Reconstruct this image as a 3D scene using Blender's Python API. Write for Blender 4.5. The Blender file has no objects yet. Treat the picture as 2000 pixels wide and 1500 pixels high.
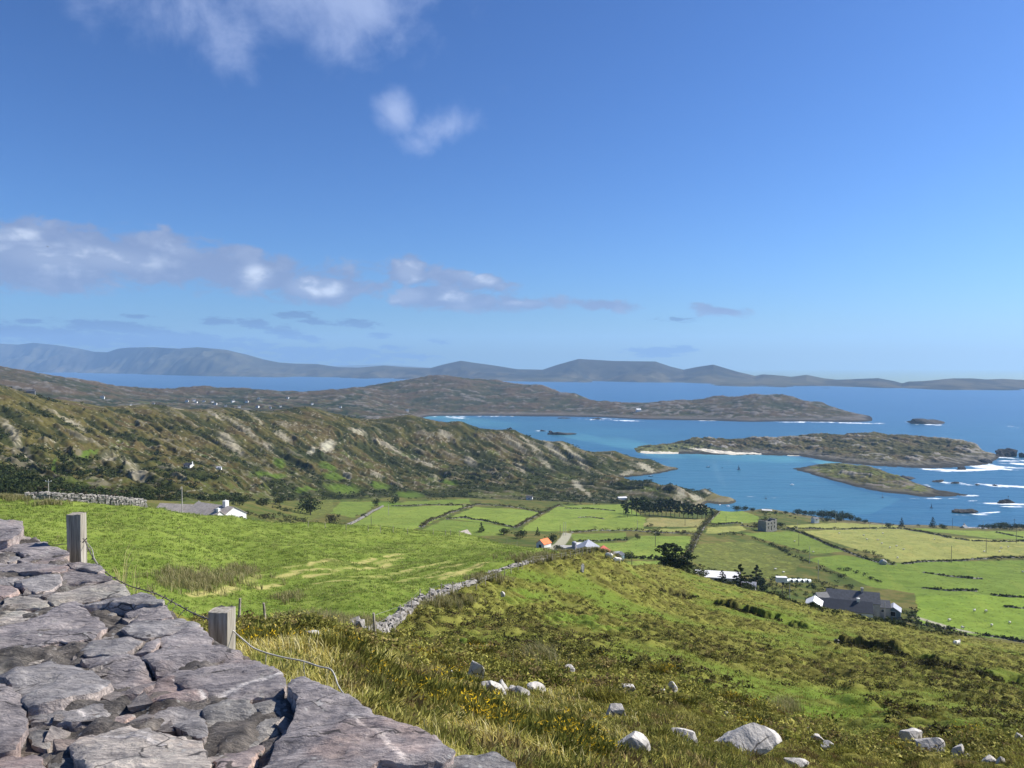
import bpy, bmesh, math, random
import numpy as np
from mathutils import Vector, Matrix
from mathutils.geometry import delaunay_2d_cdt

# ---------------------------------------------------------------- camera, sky, sun, exposure
EYE = 150.0                 # metres above the sea
F = 1500.0                  # focal length in pixels of the 2000 x 1500 photograph
HOR = 708.0                 # row of the eye level in it
PITCH = math.atan((750.0 - HOR) / F)
SUN_AZ, SUN_EL = 75.0, 41.0   # degrees: to the right of the view, above the horizon

scene = bpy.context.scene
COL = scene.collection
cam_d = bpy.data.cameras.new("camera")
cam = bpy.data.objects.new("camera", cam_d)
COL.objects.link(cam)
cam.location = (0, 0, EYE)
cam.rotation_euler = (math.pi / 2 - PITCH, 0, 0)
cam_d.sensor_width = 36.0
cam_d.lens = 36.0 * F / 2000.0
cam_d.clip_start = 0.05
cam_d.clip_end = 90000.0
scene.camera = cam

scene.view_settings.view_transform = 'Standard'
scene.view_settings.look = 'None'
scene.view_settings.exposure = 0.6
scene.view_settings.gamma = 1.0
scene.cycles.max_bounces = 5
scene.cycles.diffuse_bounces = 2
scene.cycles.glossy_bounces = 2
scene.cycles.transmission_bounces = 2
scene.cycles.volume_bounces = 1
scene.cycles.transparent_max_bounces = 8
scene.cycles.use_denoising = True

sun_d = bpy.data.lights.new("sun", 'SUN')
sun_d.energy = 5.0
sun_d.angle = math.radians(0.53)
sun_d.color = (1.0, 0.95, 0.86)
sun = bpy.data.objects.new("sun", sun_d)
COL.objects.link(sun)
_a, _e = math.radians(SUN_AZ), math.radians(SUN_EL)
SUN_DIR = Vector((math.sin(_a) * math.cos(_e), math.cos(_a) * math.cos(_e), math.sin(_e)))
sun.rotation_euler = SUN_DIR.to_track_quat('Z', 'Y').to_euler()
sun.location = (60, 40, EYE + 60)

world = bpy.data.worlds.new("World")
scene.world = world
world.use_nodes = True
NT = world.node_tree
NT.nodes.clear()


class Nodes:
    """short hand for building node trees"""
    def __init__(self, tree):
        self.t = tree

    def n(self, kind, inputs=None, **props):
        nd = self.t.nodes.new(kind)
        for k, v in props.items():
            setattr(nd, k, v)
        for k, v in (inputs or {}).items():
            s = nd.inputs[k]
            if isinstance(v, bpy.types.NodeSocket):
                self.t.links.new(v, s)
            else:
                s.default_value = v
        return nd

    def math(self, op, a, b=None, c=None, clamp=False):
        d = {0: a}
        if b is not None:
            d[1] = b
        if c is not None:
            d[2] = c
        return self.n('ShaderNodeMath', d, operation=op, use_clamp=clamp).outputs[0]

    def mix(self, fac, a, b, blend='MIX'):
        nd = self.n('ShaderNodeMix', None, data_type='RGBA', blend_type=blend)
        for k, v in ((0, fac), (6, a), (7, b)):
            s = nd.inputs[k]
            if isinstance(v, bpy.types.NodeSocket):
                self.t.links.new(v, s)
            else:
                s.default_value = v if k == 0 or len(v) == 4 else (*v, 1)
        return nd.outputs[2]

    def ramp(self, fac, stops, interp='LINEAR'):
        nd = self.n('ShaderNodeValToRGB', {0: fac})
        cr = nd.color_ramp
        cr.interpolation = interp
        while len(cr.elements) < len(stops):
            cr.elements.new(0.5)
        for e, (p, c) in zip(cr.elements, stops):
            e.position = p
            e.color = c if len(c) == 4 else (*c, 1)
        return nd.outputs[0]

    def smooth(self, v, a, b):
        return self.n('ShaderNodeMapRange', {0: v, 1: a, 2: b, 3: 0.0, 4: 1.0}, interpolation_type='SMOOTHSTEP').outputs[0]

    def noise(self, vec, scale, detail=4.0, rough=0.55, dist=0.0, out=0):
        nd = self.n('ShaderNodeTexNoise', {'Scale': scale, 'Detail': detail, 'Roughness': rough, 'Distortion': dist})
        if vec is not None:
            self.t.links.new(vec, nd.inputs['Vector'])
        return nd.outputs[out]


W = Nodes(NT)
sky = W.n('ShaderNodeTexSky', None, sky_type='NISHITA')
sky.sun_disc = False
sky.sun_elevation = math.radians(SUN_EL)
sky.sun_rotation = math.radians(SUN_AZ)
sky.altitude = 150.0
sky.air_density = 1.0
sky.dust_density = 0.8
sky_dir = W.n('ShaderNodeTexCoord').outputs['Generated']
sky_sep = W.n('ShaderNodeSeparateXYZ', {0: sky_dir})
# the low air keeps the horizon's colour a little below eye level, where far hills cut it off
sky_vec = W.n('ShaderNodeCombineXYZ', {0: sky_sep.outputs[0], 1: sky_sep.outputs[1], 2: W.math('MAXIMUM', sky_sep.outputs[2], .012)})
NT.links.new(sky_vec.outputs[0], sky.inputs['Vector'])
sky.ozone_density = 3.0
SKY_STRENGTH = 0.105
# clouds: noise kept to the places in the sky where the clouds hang
tc = W.n('ShaderNodeTexCoord').outputs['Generated']
sep = W.n('ShaderNodeSeparateXYZ', {0: tc})
az = W.math('ARCTAN2', sep.outputs[0], sep.outputs[1])
el = W.math('ARCSINE', sep.outputs[2])
sph = W.n('ShaderNodeCombineXYZ', {0: az, 1: el, 2: 0.0}).outputs[0]


def sky_at(px, py):
    u = (px - 1000) / F
    return math.atan(u), math.atan((HOR - py) / F / math.sqrt(1 + u * u))


def cloud_spot(px, py, rx, ry, rot=0.0):
    a, e = sky_at(px, py)
    mp = W.n('ShaderNodeMapping', {0: sph, 1: (a, e, 0), 2: (0, 0, math.radians(rot)), 3: (rx / F, ry / F, 1)}, vector_type='TEXTURE')
    return W.n('ShaderNodeTexGradient', {0: mp.outputs[0]}, gradient_type='SPHERICAL').outputs['Fac']


def all_of(spots, grow=1.0):
    acc = None
    for s in spots:
        v = cloud_spot(s[0], s[1], s[2] * grow, s[3] * grow, s[4])
        if len(s) > 5:
            v = W.math('MULTIPLY', v, s[5])
        acc = v if acc is None else W.math('MAXIMUM', acc, v)
    return acc


wispy = all_of([(590, -25, 330, 150, 0, 1.0), (420, 40, 150, 110, -20, .95), (700, 5, 160, 110, 0, .9), (290, 60, 120, 80, -20, .5),
                (775, 222, 50, 52, 0, .9), (880, 252, 95, 48, 12, .75), (815, 285, 70, 40, 0, .5), (970, 210, 40, 45, 0, .25)], 1.2)
bank = all_of([(30, 500, 220, 62, 0, 1.0), (180, 500, 220, 52, -4, 1.0), (330, 510, 180, 46, -8, 1.0), (455, 525, 130, 48, -8, .9),
               (500, 545, 105, 30, 0, .9), (620, 565, 95, 34, 0, .95), (680, 535, 110, 32, 0, .5), (800, 532, 46, 32, 0, .95),
               (900, 545, 130, 26, -10, .75), (840, 582, 110, 26, -2, .95), (930, 590, 150, 22, -4, .7), (1050, 593, 70, 16, 0, .7),
               (1190, 597, 65, 15, 0, .75), (1398, 608, 55, 15, -4, .7), (560, 520, 60, 26, 0, .6), (740, 560, 70, 22, 0, .6)], 1.45)
thin = all_of([(100, 655, 260, 17, -5, .8), (330, 668, 240, 14, -3, .8), (235, 640, 90, 11, -5, 1), (360, 660, 90, 11, -2, .9), (430, 627, 34, 7, 0, .9),
               (495, 632, 36, 9, -6, .95), (578, 615, 40, 7, 0, 1), (620, 629, 36, 7, -8, .9), (555, 648, 45, 13, -14, .8), (702, 633, 40, 9, -4, .9),
               (608, 662, 24, 8, -10, .8), (578, 685, 62, 9, 0, 1), (692, 687, 60, 9, 0, .95), (640, 697, 190, 16, -1, .65), (775, 680, 30, 8, 0, .7),
               (1302, 686, 62, 10, 3, 1), (1236, 684, 34, 6, 0, .6), (1322, 624, 44, 6, 0, .5), (800, 695, 60, 7, -3, .8), (60, 628, 22, 5, 0, .8), (150, 640, 30, 5, 0, .7), (270, 618, 26, 5, 0, .6), (470, 664, 40, 6, 0, .7), (740, 655, 26, 6, 0, .7), (860, 668, 30, 6, 0, .6)], 1.4)
stretch = W.n('ShaderNodeMapping', {0: sph, 3: (1.0, 1.9, 1.0)}, vector_type='POINT').outputs[0]
stretch2 = W.n('ShaderNodeMapping', {0: sph, 3: (1.0, 4.0, 1.0)}, vector_type='POINT').outputs[0]
n_big = W.noise(stretch, 20.0, 9.0, 0.62, 0.4)
n_puff = W.noise(stretch, 26.0, 5.0, 0.5, 0.2)
n_thin = W.noise(stretch2, 52.0, 6.0, 0.6, 0.3)
n_wisp = W.noise(sph, 8.5, 8.0, 0.60, 0.3)


def cover(mask, noise, k, lo, hi):
    d = W.math('ADD', W.math('MULTIPLY', W.math('SUBTRACT', mask, 0.42), k), W.math('MULTIPLY', W.math('SUBTRACT', noise, 0.5), 2.6))
    return W.math('MULTIPLY', W.smooth(d, lo, hi), W.smooth(mask, 0.0, 0.16))


c_bank = W.math('MULTIPLY', cover(bank, n_big, 1.5, -.34, 0.16), 0.88)
c_thin = W.math('MULTIPLY', cover(thin, n_thin, 1.5, -.40, 0.15), 0.92)
c_wisp = W.math('MULTIPLY', cover(wispy, n_wisp, 1.15, -.28, 0.85), 0.66)
lit = W.smooth(W.math('ADD', W.math('MULTIPLY', n_puff, 0.7), W.math('MULTIPLY', n_big, 0.6)), 0.60, 0.86)
bright = all_of([(20, 458, 70, 16, 0, .9), (100, 505, 120, 34, -6, .7), (215, 508, 130, 30, 0, .7), (355, 490, 60, 26, 0, .5), (505, 540, 40, 28, 0, .8),
                 (605, 562, 55, 26, 0, 1.), (640, 562, 45, 24, 0, .9), (800, 530, 36, 30, 0, 1.), (790, 578, 60, 20, 0, .95), (890, 580, 50, 16, 0, .7),
                 (930, 543, 90, 18, -10, .6), (1030, 592, 60, 10, 0, .5)])
lit2 = W.math('ADD', W.math('MULTIPLY', W.smooth(bright, 0.0, 0.7), W.math('ADD', W.math('MULTIPLY', lit, 0.75), 0.22)), W.math('MULTIPLY', lit, 0.16), clamp=True)
SKYGAIN = 1.0 / SKY_STRENGTH
GREY = tuple(SKYGAIN * c for c in (0.165, 0.210, 0.345))
WHITE = tuple(SKYGAIN * c for c in (0.52, 0.565, 0.66))
THIN = tuple(SKYGAIN * c for c in (0.085, 0.155, 0.285))
PALE = tuple(SKYGAIN * c for c in (0.34, 0.41, 0.61))
deep = W.n('ShaderNodeGamma', {0: sky.outputs[0], 1: 1.25}).outputs[0]      # the clear, strongly coloured air of the photograph
tint = W.mix(1.0, deep, (0.249, 0.374, 0.553), 'MULTIPLY')
s1 = W.mix(c_thin, tint, THIN)
s2 = W.mix(c_bank, s1, W.mix(lit2, GREY, WHITE))
s3 = W.mix(c_wisp, s2, PALE)
bg = W.n('ShaderNodeBackground', {0: s3, 1: SKY_STRENGTH})
W.n('ShaderNodeOutputWorld', {0: bg.outputs[0]})
world.cycles.sampling_method = 'MANUAL'
world.cycles.sample_map_resolution = 512

# ---------------------------------------------------------------- helpers
RNG = np.random.default_rng(7)


def S(r, g, b):
    """sRGB 0..255 to linear"""
    return tuple(((c / 255 + 0.055) / 1.055) ** 2.4 if c > 10 else c / 255 / 12.92 for c in (r, g, b))


def _hash(ix, iy, seed):
    with np.errstate(over='ignore'):
        n = (ix.astype(np.int64) * 374761393 + iy.astype(np.int64) * 668265263 + seed * 974634777) & 0xFFFFFFFF
        n = ((n ^ (n >> 13)) * 1274126177) & 0xFFFFFFFF
        n = n ^ (n >> 16)
    return (n & 0xFFFFFF).astype(np.float32) / 8388607.5 - 1.0


def vnoise(x, y, seed=0):
    fx, fy = np.floor(x), np.floor(y)
    ix, iy = fx.astype(np.int64), fy.astype(np.int64)
    tx, ty = (x - fx).astype(np.float32), (y - fy).astype(np.float32)
    tx = tx * tx * tx * (tx * (tx * 6 - 15) + 10)
    ty = ty * ty * ty * (ty * (ty * 6 - 15) + 10)
    a, b = _hash(ix, iy, seed), _hash(ix + 1, iy, seed)
    c, d = _hash(ix, iy + 1, seed), _hash(ix + 1, iy + 1, seed)
    return (a + (b - a) * tx) * (1 - ty) + (c + (d - c) * tx) * ty


def fbm(x, y, seed=0, octaves=4, gain=0.5):
    s, amp, tot = 0.0, 1.0, 0.0
    c, k = 0.8, 0.6
    for o in range(octaves):
        s = s + amp * vnoise(x, y, seed + o * 17)
        tot += amp
        amp *= gain
        x, y = (c * x - k * y) * 2.03 + 7.1, (k * x + c * y) * 2.03 + 3.7
    return s / tot * 1.35


def sstep(v, a, b):
    t = np.clip((v - a) / (b - a), 0, 1)
    return t * t * (3 - 2 * t)


def in_poly(px, py, poly):
    inside = np.zeros(px.shape, bool)
    n = len(poly)
    for i in range(n):
        x0, y0 = poly[i]
        x1, y1 = poly[(i + 1) % n]
        if y0 == y1:
            continue
        c = (y0 > py) != (y1 > py)
        inside ^= c & (px < (x1 - x0) * (py - y0) / (y1 - y0) + x0)
    return inside


CP, SP = math.cos(PITCH), math.sin(PITCH)


def uq(px, py):
    """slopes of the sight line through a point of the photograph: sideways and downwards per metre ahead"""
    tx, ty = (px - 1000) / F, (750 - py) / F
    dy = CP + ty * SP
    return tx / dy, (SP - ty * CP) / dy


def P(px, py, d):
    u, q = uq(px, py)
    return Vector((u * d, d, EYE - q * d))


def to_px(x, y, z):
    dx, dy, dz = x, y, z - EYE
    fw = dy * CP - dz * SP
    up = dy * SP + dz * CP
    return 1000 + F * dx / fw, 750 - F * up / fw


def sea_d(py):
    return EYE / uq(1000, py)[1]


def set_col(me, cols, name='Col'):
    at = me.color_attributes.new(name, 'FLOAT_COLOR', 'POINT')
    a = np.ones((len(me.vertices), 4), np.float32)
    a[:, :3] = cols
    at.data.foreach_set('color', a.ravel())


def new_mesh(name, verts, faces, cols=None, smooth=True):
    """verts (n,3); faces: (m,k) array of one size, or a list of such arrays"""
    verts = np.asarray(verts, np.float32)
    if not isinstance(faces, list):
        faces = [faces]
    faces = [np.asarray(f, np.int32) for f in faces if len(f)]
    me = bpy.data.meshes.new(name)
    me.vertices.add(len(verts))
    me.vertices.foreach_set('co', verts.ravel())
    nl = sum(f.size for f in faces)
    npoly = sum(len(f) for f in faces)
    me.loops.add(nl)
    me.loops.foreach_set('vertex_index', np.concatenate([f.ravel() for f in faces]))
    me.polygons.add(npoly)
    tot = np.concatenate([np.full(len(f), f.shape[1], np.int32) for f in faces])
    start = np.concatenate([[0], np.cumsum(tot)[:-1]]).astype(np.int32)
    me.polygons.foreach_set('loop_start', start)
    me.polygons.foreach_set('loop_total', tot)
    me.update(calc_edges=True)
    if cols is not None:
        set_col(me, cols)
    me.polygons.foreach_set('use_smooth', np.full(npoly, bool(smooth)))
    return me


def link(name, me, mat=None, parent=None):
    o = bpy.data.objects.new(name, me)
    COL.objects.link(o)
    if mat is not None and me is not None:
        me.materials.append(mat)
    if parent is not None:
        o.parent = parent
        o.matrix_parent_inverse = Matrix.Identity(4)
    return o


def tag(o, label=None, cat=None, group=None, kind=None):
    if label:
        o['label'] = label
    if cat:
        o['category'] = cat
    if group:
        o['group'] = group
    if kind:
        o['kind'] = kind
    return o


def empty(name, loc, rz=0.0):
    o = bpy.data.objects.new(name, None)
    COL.objects.link(o)
    o.location = loc
    o.rotation_euler = (0, 0, rz)
    o.empty_display_size = 0.2
    return o


class MB:
    """collects shapes into one mesh"""
    def __init__(self):
        self.v, self.f = [], {3: [], 4: []}
        self.n = 0
        self.c = []

    def add(self, verts, faces, col=None):
        verts = np.asarray(verts, float)
        for f in faces:
            self.f.setdefault(len(f), []).append([i + self.n for i in f])
        self.v.append(verts)
        self.c.append(np.tile(np.array(col if col is not None else (1, 1, 1), float), (len(verts), 1)) if col is None or np.ndim(col) == 1 else col)
        self.n += len(verts)

    def box(self, lo, hi, M=None, col=None, jit=0.0, rng=None):
        x0, y0, z0 = lo
        x1, y1, z1 = hi
        v = np.array([(x0, y0, z0), (x1, y0, z0), (x1, y1, z0), (x0, y1, z0), (x0, y0, z1), (x1, y0, z1), (x1, y1, z1), (x0, y1, z1)], float)
        if jit:
            v += rng.uniform(-jit, jit, v.shape)
        if M is not None:
            v = (np.array(M.to_3x3()) @ v.T).T + np.array(M.translation)
        self.add(v, [(0, 3, 2, 1), (4, 5, 6, 7), (0, 1, 5, 4), (1, 2, 6, 5), (2, 3, 7, 6), (3, 0, 4, 7)], col)

    def tube(self, pts, rads, seg=8, col=None, caps=True):
        pts = [Vector(p) for p in pts]
        if not hasattr(rads, '__len__'):
            rads = [rads] * len(pts)
        vs = []
        ref = Vector((0, 0, 1))
        for i, p in enumerate(pts):
            t = (pts[min(i + 1, len(pts) - 1)] - pts[max(i - 1, 0)]).normalized()
            a = t.cross(ref if abs(t.dot(ref)) < 0.95 else Vector((1, 0, 0))).normalized()
            b = t.cross(a)
            for k in range(seg):
                w = 2 * math.pi * k / seg
                vs.append(p + a * math.cos(w) * rads[i] + b * math.sin(w) * rads[i])
        fs = []
        for i in range(len(pts) - 1):
            for k in range(seg):
                k2 = (k + 1) % seg
                fs.append((i * seg + k, i * seg + k2, (i + 1) * seg + k2, (i + 1) * seg + k))
        if caps:
            fs.append(tuple(range(seg)))
            fs.append(tuple((len(pts) - 1) * seg + k for k in reversed(range(seg))))
        self.add([tuple(v) for v in vs], fs, col)

    def build(self, name, mat, parent=None, smooth=False, cols=False):
        me = new_mesh(name, np.concatenate(self.v), [np.array(f) for f in self.f.values() if f], np.concatenate(self.c) if cols else None, smooth)
        return link(name, me, mat, parent)


MATS = {}


def mat_plain(name, col, rough=0.8, var=0.15, scale=3.0, spec=0.3, bump=0.0, metal=0.0, col2=None):
    """a plain surface with procedural mottling"""
    if name in MATS:
        return MATS[name]
    m = bpy.data.materials.new(name)
    m.use_nodes = True
    m.node_tree.nodes.clear()
    N = Nodes(m.node_tree)
    co = N.n('ShaderNodeTexCoord').outputs['Object']
    nz = N.noise(co, scale, 5.0, 0.6)
    a = tuple(c * (1 - var) for c in col)
    b = tuple(min(1, c * (1 + var)) for c in (col2 or col))
    c = N.mix(N.smooth(nz, 0.3, 0.7), a, b)
    d = {'Base Color': c, 'Roughness': rough, 'Specular IOR Level': spec, 'Metallic': metal}
    if bump:
        d['Normal'] = N.n('ShaderNodeBump', {'Height': N.noise(co, scale * 4, 4.0, 0.6), 'Strength': bump, 'Distance': 0.02}).outputs[0]
    p = N.n('ShaderNodeBsdfPrincipled', d)
    N.n('ShaderNodeOutputMaterial', {0: p.outputs[0]})
    MATS[name] = m
    return m


def mat_attr(name, rough=0.9, var=0.25, scale=1.0, scale2=0.15, spec=0.1, bump=0.0, bump_scale=2.0, bump_dist=0.05, trans=0.0):
    """land cover: the cover's own colour from the mesh, broken up by two sizes of noise"""
    if name in MATS:
        return MATS[name]
    m = bpy.data.materials.new(name)
    m.use_nodes = True
    m.node_tree.nodes.clear()
    N = Nodes(m.node_tree)
    co = N.n('ShaderNodeTexCoord').outputs['Object']
    at = N.n('ShaderNodeAttribute', None, attribute_name='Col').outputs['Color']
    n1 = N.noise(co, scale, 4.0, 0.6)
    n2 = N.noise(co, scale2, 3.0, 0.6)
    k = N.math('ADD', N.math('MULTIPLY', N.math('ADD', n1, N.math('MULTIPLY', n2, 0.5)), 2 * var), 1 - 1.5 * var)
    c = N.n('ShaderNodeMix', None, data_type='RGBA', blend_type='MULTIPLY')
    c.inputs[0].default_value = 1.0
    m.node_tree.links.new(at, c.inputs[6])
    m.node_tree.links.new(k, c.inputs[7])
    d = {'Base Color': c.outputs[2], 'Roughness': rough, 'Specular IOR Level': spec}
    if bump:
        d['Normal'] = N.n('ShaderNodeBump', {'Height': N.noise(co, bump_scale, 6.0, 0.65), 'Strength': bump, 'Distance': bump_dist}).outputs[0]
    p = N.n('ShaderNodeBsdfPrincipled', d)
    out = p.outputs[0]
    if trans:
        t = N.n('ShaderNodeBsdfTranslucent', {0: c.outputs[2]})
        out = N.n('ShaderNodeMixShader', {0: trans, 1: out, 2: t.outputs[0]}).outputs[0]
    N.n('ShaderNodeOutputMaterial', {0: out})
    MATS[name] = m
    return m
# ---------------------------------------------------------------- land: heights from surveyed points
class Land:
    """a height field over (u = x / y, ln y), through control points given as distance ahead and row seen"""
    def __init__(self, pts, u0, u1, nu, d0, d1, nv, reg=1e-4, ku=2.4, step=2, rows=None):
        uu, ww, qq = [], [], []
        for px, d, py in pts:
            u, q = uq(px, py)
            uu.append(u * ku)
            ww.append(math.log(d))
            qq.append(q)
        uu, ww, qq = np.array(uu), np.array(ww), np.array(qq)
        n = len(uu)

        def ker(r2):
            return 0.5 * r2 * np.log(r2 + 1e-9)
        A = np.zeros((n + 3, n + 3))
        A[:n, :n] = ker((uu[:, None] - uu) ** 2 + (ww[:, None] - ww) ** 2) + np.eye(n) * reg
        A[:n, n:] = np.stack([np.ones(n), uu, ww], 1)
        A[n:, :n] = A[:n, n:].T
        sol = np.linalg.solve(A, np.concatenate([qq, np.zeros(3)]))
        self.u = np.linspace(u0, u1, nu)
        if rows is None:
            self.w = np.linspace(math.log(d0), math.log(d1), nv)
        else:      # rows: (distance, how many rows up to the next distance)
            self.w = np.concatenate([np.linspace(math.log(a), math.log(b), n, endpoint=False) for (a, n), (b, _) in zip(rows[:-1], rows[1:])] + [[math.log(d1)]])
            nv = len(self.w)
        cu = np.linspace(u0, u1, nu // step + 1)
        cw = np.interp(np.linspace(0, nv - 1, nv // step + 1), np.arange(nv), self.w)
        gu, gw = np.meshgrid(cu * ku, cw)
        q = np.zeros(gu.shape)
        for i in range(n):
            q += sol[i] * ker((gu - uu[i]) ** 2 + (gw - ww[i]) ** 2)
        q += sol[n] + sol[n + 1] * gu + sol[n + 2] * gw
        # back to the full grid
        fu = np.linspace(0, len(cu) - 1, nu)
        fw = np.linspace(0, len(cw) - 1, nv)
        iu = np.minimum(fu.astype(int), len(cu) - 2)
        iw = np.minimum(fw.astype(int), len(cw) - 2)
        tu, tw = fu - iu, (fw - iw)[:, None]
        row = q[:, iu] * (1 - tu) + q[:, iu + 1] * tu
        q = row[iw] * (1 - tw) + row[iw + 1] * tw
        self.Y = np.exp(self.w)[:, None] * np.ones((1, nu))
        self.X = self.u[None, :] * self.Y
        self.Z = EYE - self.Y * q
        self.nu, self.nv = nu, nv

    def pixels(self):
        return to_px(self.X, self.Y, self.Z)

    def z(self, x, y):
        fu = np.clip((x / y - self.u[0]) / (self.u[1] - self.u[0]), 0, self.nu - 1.001)
        fw = np.clip(np.interp(np.log(y), self.w, np.arange(self.nv)), 0, self.nv - 1.001)
        iu, iw = np.asarray(fu).astype(int), np.asarray(fw).astype(int)
        tu, tw = fu - iu, fw - iw
        Z = self.Z
        return (Z[iw, iu] * (1 - tu) + Z[iw, iu + 1] * tu) * (1 - tw) + (Z[iw + 1, iu] * (1 - tu) + Z[iw + 1, iu + 1] * tu) * tw

    def hit(self, px, py, dmin=0.0, dmax=1e9):
        """where the sight line through a point of the photograph meets the ground"""
        u, q = uq(px, py)
        fu = min(max((u - self.u[0]) / (self.u[1] - self.u[0]), 0), self.nu - 1.001)
        iu = int(fu)
        t = fu - iu
        z = self.Z[:, iu] * (1 - t) + self.Z[:, iu + 1] * t
        y = self.Y[:, 0]
        gap = (EYE - q * y) - z
        ok = (gap <= 0) & (y >= dmin) & (y <= dmax)
        k = int(np.argmax(ok)) if ok.any() else int(np.argmin(np.where((y >= dmin) & (y <= dmax), np.abs(gap) / y, 1e9)))
        if k > 0 and gap[k] <= 0 < gap[k - 1]:
            s = gap[k - 1] / (gap[k - 1] - gap[k])
            yy = y[k - 1] + s * (y[k] - y[k - 1])
        else:
            yy = y[k]
        x = u * yy
        return Vector((x, yy, float(self.z(x, yy))))

    def faces(self, keep=None):
        idx = np.arange(self.nu * self.nv, dtype=np.int32).reshape(self.nv, self.nu)
        f = np.stack([idx[:-1, :-1], idx[:-1, 1:], idx[1:, 1:], idx[1:, :-1]], -1).reshape(-1, 4)
        if keep is not None:
            kf = (keep[:-1, :-1] | keep[:-1, 1:] | keep[1:, 1:] | keep[1:, :-1]).ravel()
            f = f[kf]
        return f

    def mesh(self, name, cols, keep=None):
        v = np.stack([self.X, self.Y, self.Z], -1).reshape(-1, 3)
        f = self.faces(keep)
        c = cols.reshape(-1, 3)
        used = np.zeros(len(v), bool)
        used[f.ravel()] = True
        new = np.cumsum(used) - 1
        return new_mesh(name, v[used], new[f], c[used])


def col_pts(px, *dq, qmode=True):
    return [(px, d, 715 + 1500 * q if qmode else q) for d, q in dq]


near = []
for px in (-450, -150, 0):
    near += col_pts(px, (1.3, .9), (3, .57), (5, .47), (10, .4), (20, .35), (35, .28), (50, .24), (70, .2), (90, .18), (120, .187), (200, .177), (300, .155), (400, .125),
                    (500, .09), (600, .05), (680, .025 if px == 0 else .015), (800, .04), (1000, .07), (1400, .115))
near += col_pts(100, (1.3, .9), (4, .5), (8, .42), (20, .35), (35, .30), (50, .245), (70, .21), (92, .181), (110, .186))
near += col_pts(150, (120, .192), (200, .185), (300, .168), (400, .145), (500, .12), (600, .09), (700, .063), (780, .047), (900, .06), (1200, .095), (1400, .12))
near += col_pts(200, (1.3, .92), (4, .52), (8, .42), (20, .36), (35, .31), (50, .263), (70, .225), (85, .2), (97, .183))
near += col_pts(300, (1.3, .92), (4, .53), (8, .42), (20, .365), (30, .335), (42, .303), (55, .265), (75, .223), (105, .187), (140, .207), (200, .2), (300, .18), (400, .163),
                (500, .14), (600, .118), (700, .092), (800, .066), (880, .05), (1000, .065), (1200, .09), (1400, .12))
near += col_pts(450, (1.3, .92), (3, .62), (5, .49), (8, .415), (15, .385), (25, .365), (35, .35), (45, .338), (50, .31), (75, .26), (100, .223), (122, .198), (150, .215),
                (230, .205), (300, .197), (400, .182), (500, .165), (600, .145), (700, .12), (800, .095), (900, .07), (980, .055), (1100, .07), (1300, .1), (1400, .12))
near += col_pts(600, (1.3, .95), (4, .55), (6, .45), (8, .405), (12, .377), (20, .36), (30, .352), (45, .345), (52, .33), (60, .305), (75, .27), (90, .243), (115, .222), (140, .205),
                (180, .23), (300, .22), (400, .203), (450, .198), (520, .186), (600, .175), (700, .15), (800, .125), (900, .095), (1000, .07), (1060, .0535), (1150, .065),
                (1300, .09), (1400, .12))
near += col_pts(700, (60, .30), (85, .263), (110, .235), (155, .21))
near += col_pts(800, (1.3, .95), (4, .6), (6, .5), (8, .46), (12, .425), (20, .4), (35, .375), (50, .352), (60, .318), (85, .272), (110, .243), (162, .217), (200, .245), (300, .245),
                (350, .23), (420, .207), (520, .195), (620, .183), (700, .175), (760, .168), (850, .15), (950, .12), (1050, .092), (1120, .064), (1200, .075), (1300, .1), (1400, .125))
near += col_pts(900, (76, .283), (90, .262), (120, .24), (168, .219), (200, .25), (300, .25), (380, .23), (430, .21), (520, .197), (620, .184), (720, .172), (850, .152), (950, .13),
                (1050, .1), (1110, .073), (1200, .088), (1300, .105), (1400, .125))
near += col_pts(1000, (1.3, .97), (4, .62), (6, .53), (9, .49), (14, .455), (22, .42), (35, .385), (50, .355), (70, .323), (93, .262), (130, .24), (150, .235), (180, .255), (330, .243),
                (430, .218), (520, .2), (620, .185), (740, .173), (850, .155), (950, .135), (1050, .112), (1110, .083), (1200, .1), (1320, .122))
near += col_pts(1060, (160, .237), (103, .25))
near += col_pts(1100, (60, .345), (85, .30), (117, .247), (140, .252), (200, .268), (300, .25), (330, .24), (430, .225), (520, .205), (640, .185), (750, .174), (850, .162),
                (950, .146), (1040, .122), (1100, .098), (1180, .115), (1280, .128))
near += col_pts(1180, (130, .245), (160, .256))
near += col_pts(1300, (2, .9), (5, .64), (8, .55), (12, .5), (20, .45), (35, .405), (60, .36), (90, .33), (130, .297), (170, .273), (200, .262), (240, .275), (330, .258), (420, .23),
                (510, .21), (640, .19), (740, .18))
near += col_pts(1500, (2, .95), (6, .63), (10, .56), (15, .523), (32, .457), (62, .39), (90, .357), (130, .323), (170, .303), (190, .298), (225, .315), (280, .305), (300, .295),
                (330, .28), (420, .25), (510, .223), (600, .205), (700, .192), (770, .186), (800, .1905), (850, .188))
near += col_pts(1650, (7, .65), (12, .58), (20, .523), (40, .457), (75, .39), (105, .355), (150, .328), (175, .322), (200, .33), (260, .33), (300, .317), (320, .298), (430, .25), (520, .226),
                (640, .209), (730, .2), (760, .199), (790, .196))
near += col_pts(1850, (3, .95), (8, .68), (16, .56), (26, .5), (50, .43), (80, .39), (120, .365), (165, .352), (200, .36), (240, .352), (262, .345), (320, .303), (430, .255), (520, .228),
                (640, .212), (700, .208), (720, .2062), (760, .208))
for px in (2000, 2350):
    near += col_pts(px, (3, .95), (10, .63), (20, .523), (45, .457), (70, .423), (110, .387), (150, .371), (185, .366), (215, .37), (250, .358), (330, .3), (430, .258), (520, .232),
                    (640, .214), (690, .2095), (712, .2075), (750, .211))
near += col_pts(1200, (300, .258), (430, .228), (520, .208), (640, .187), (760, .176), (850, .165))
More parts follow.
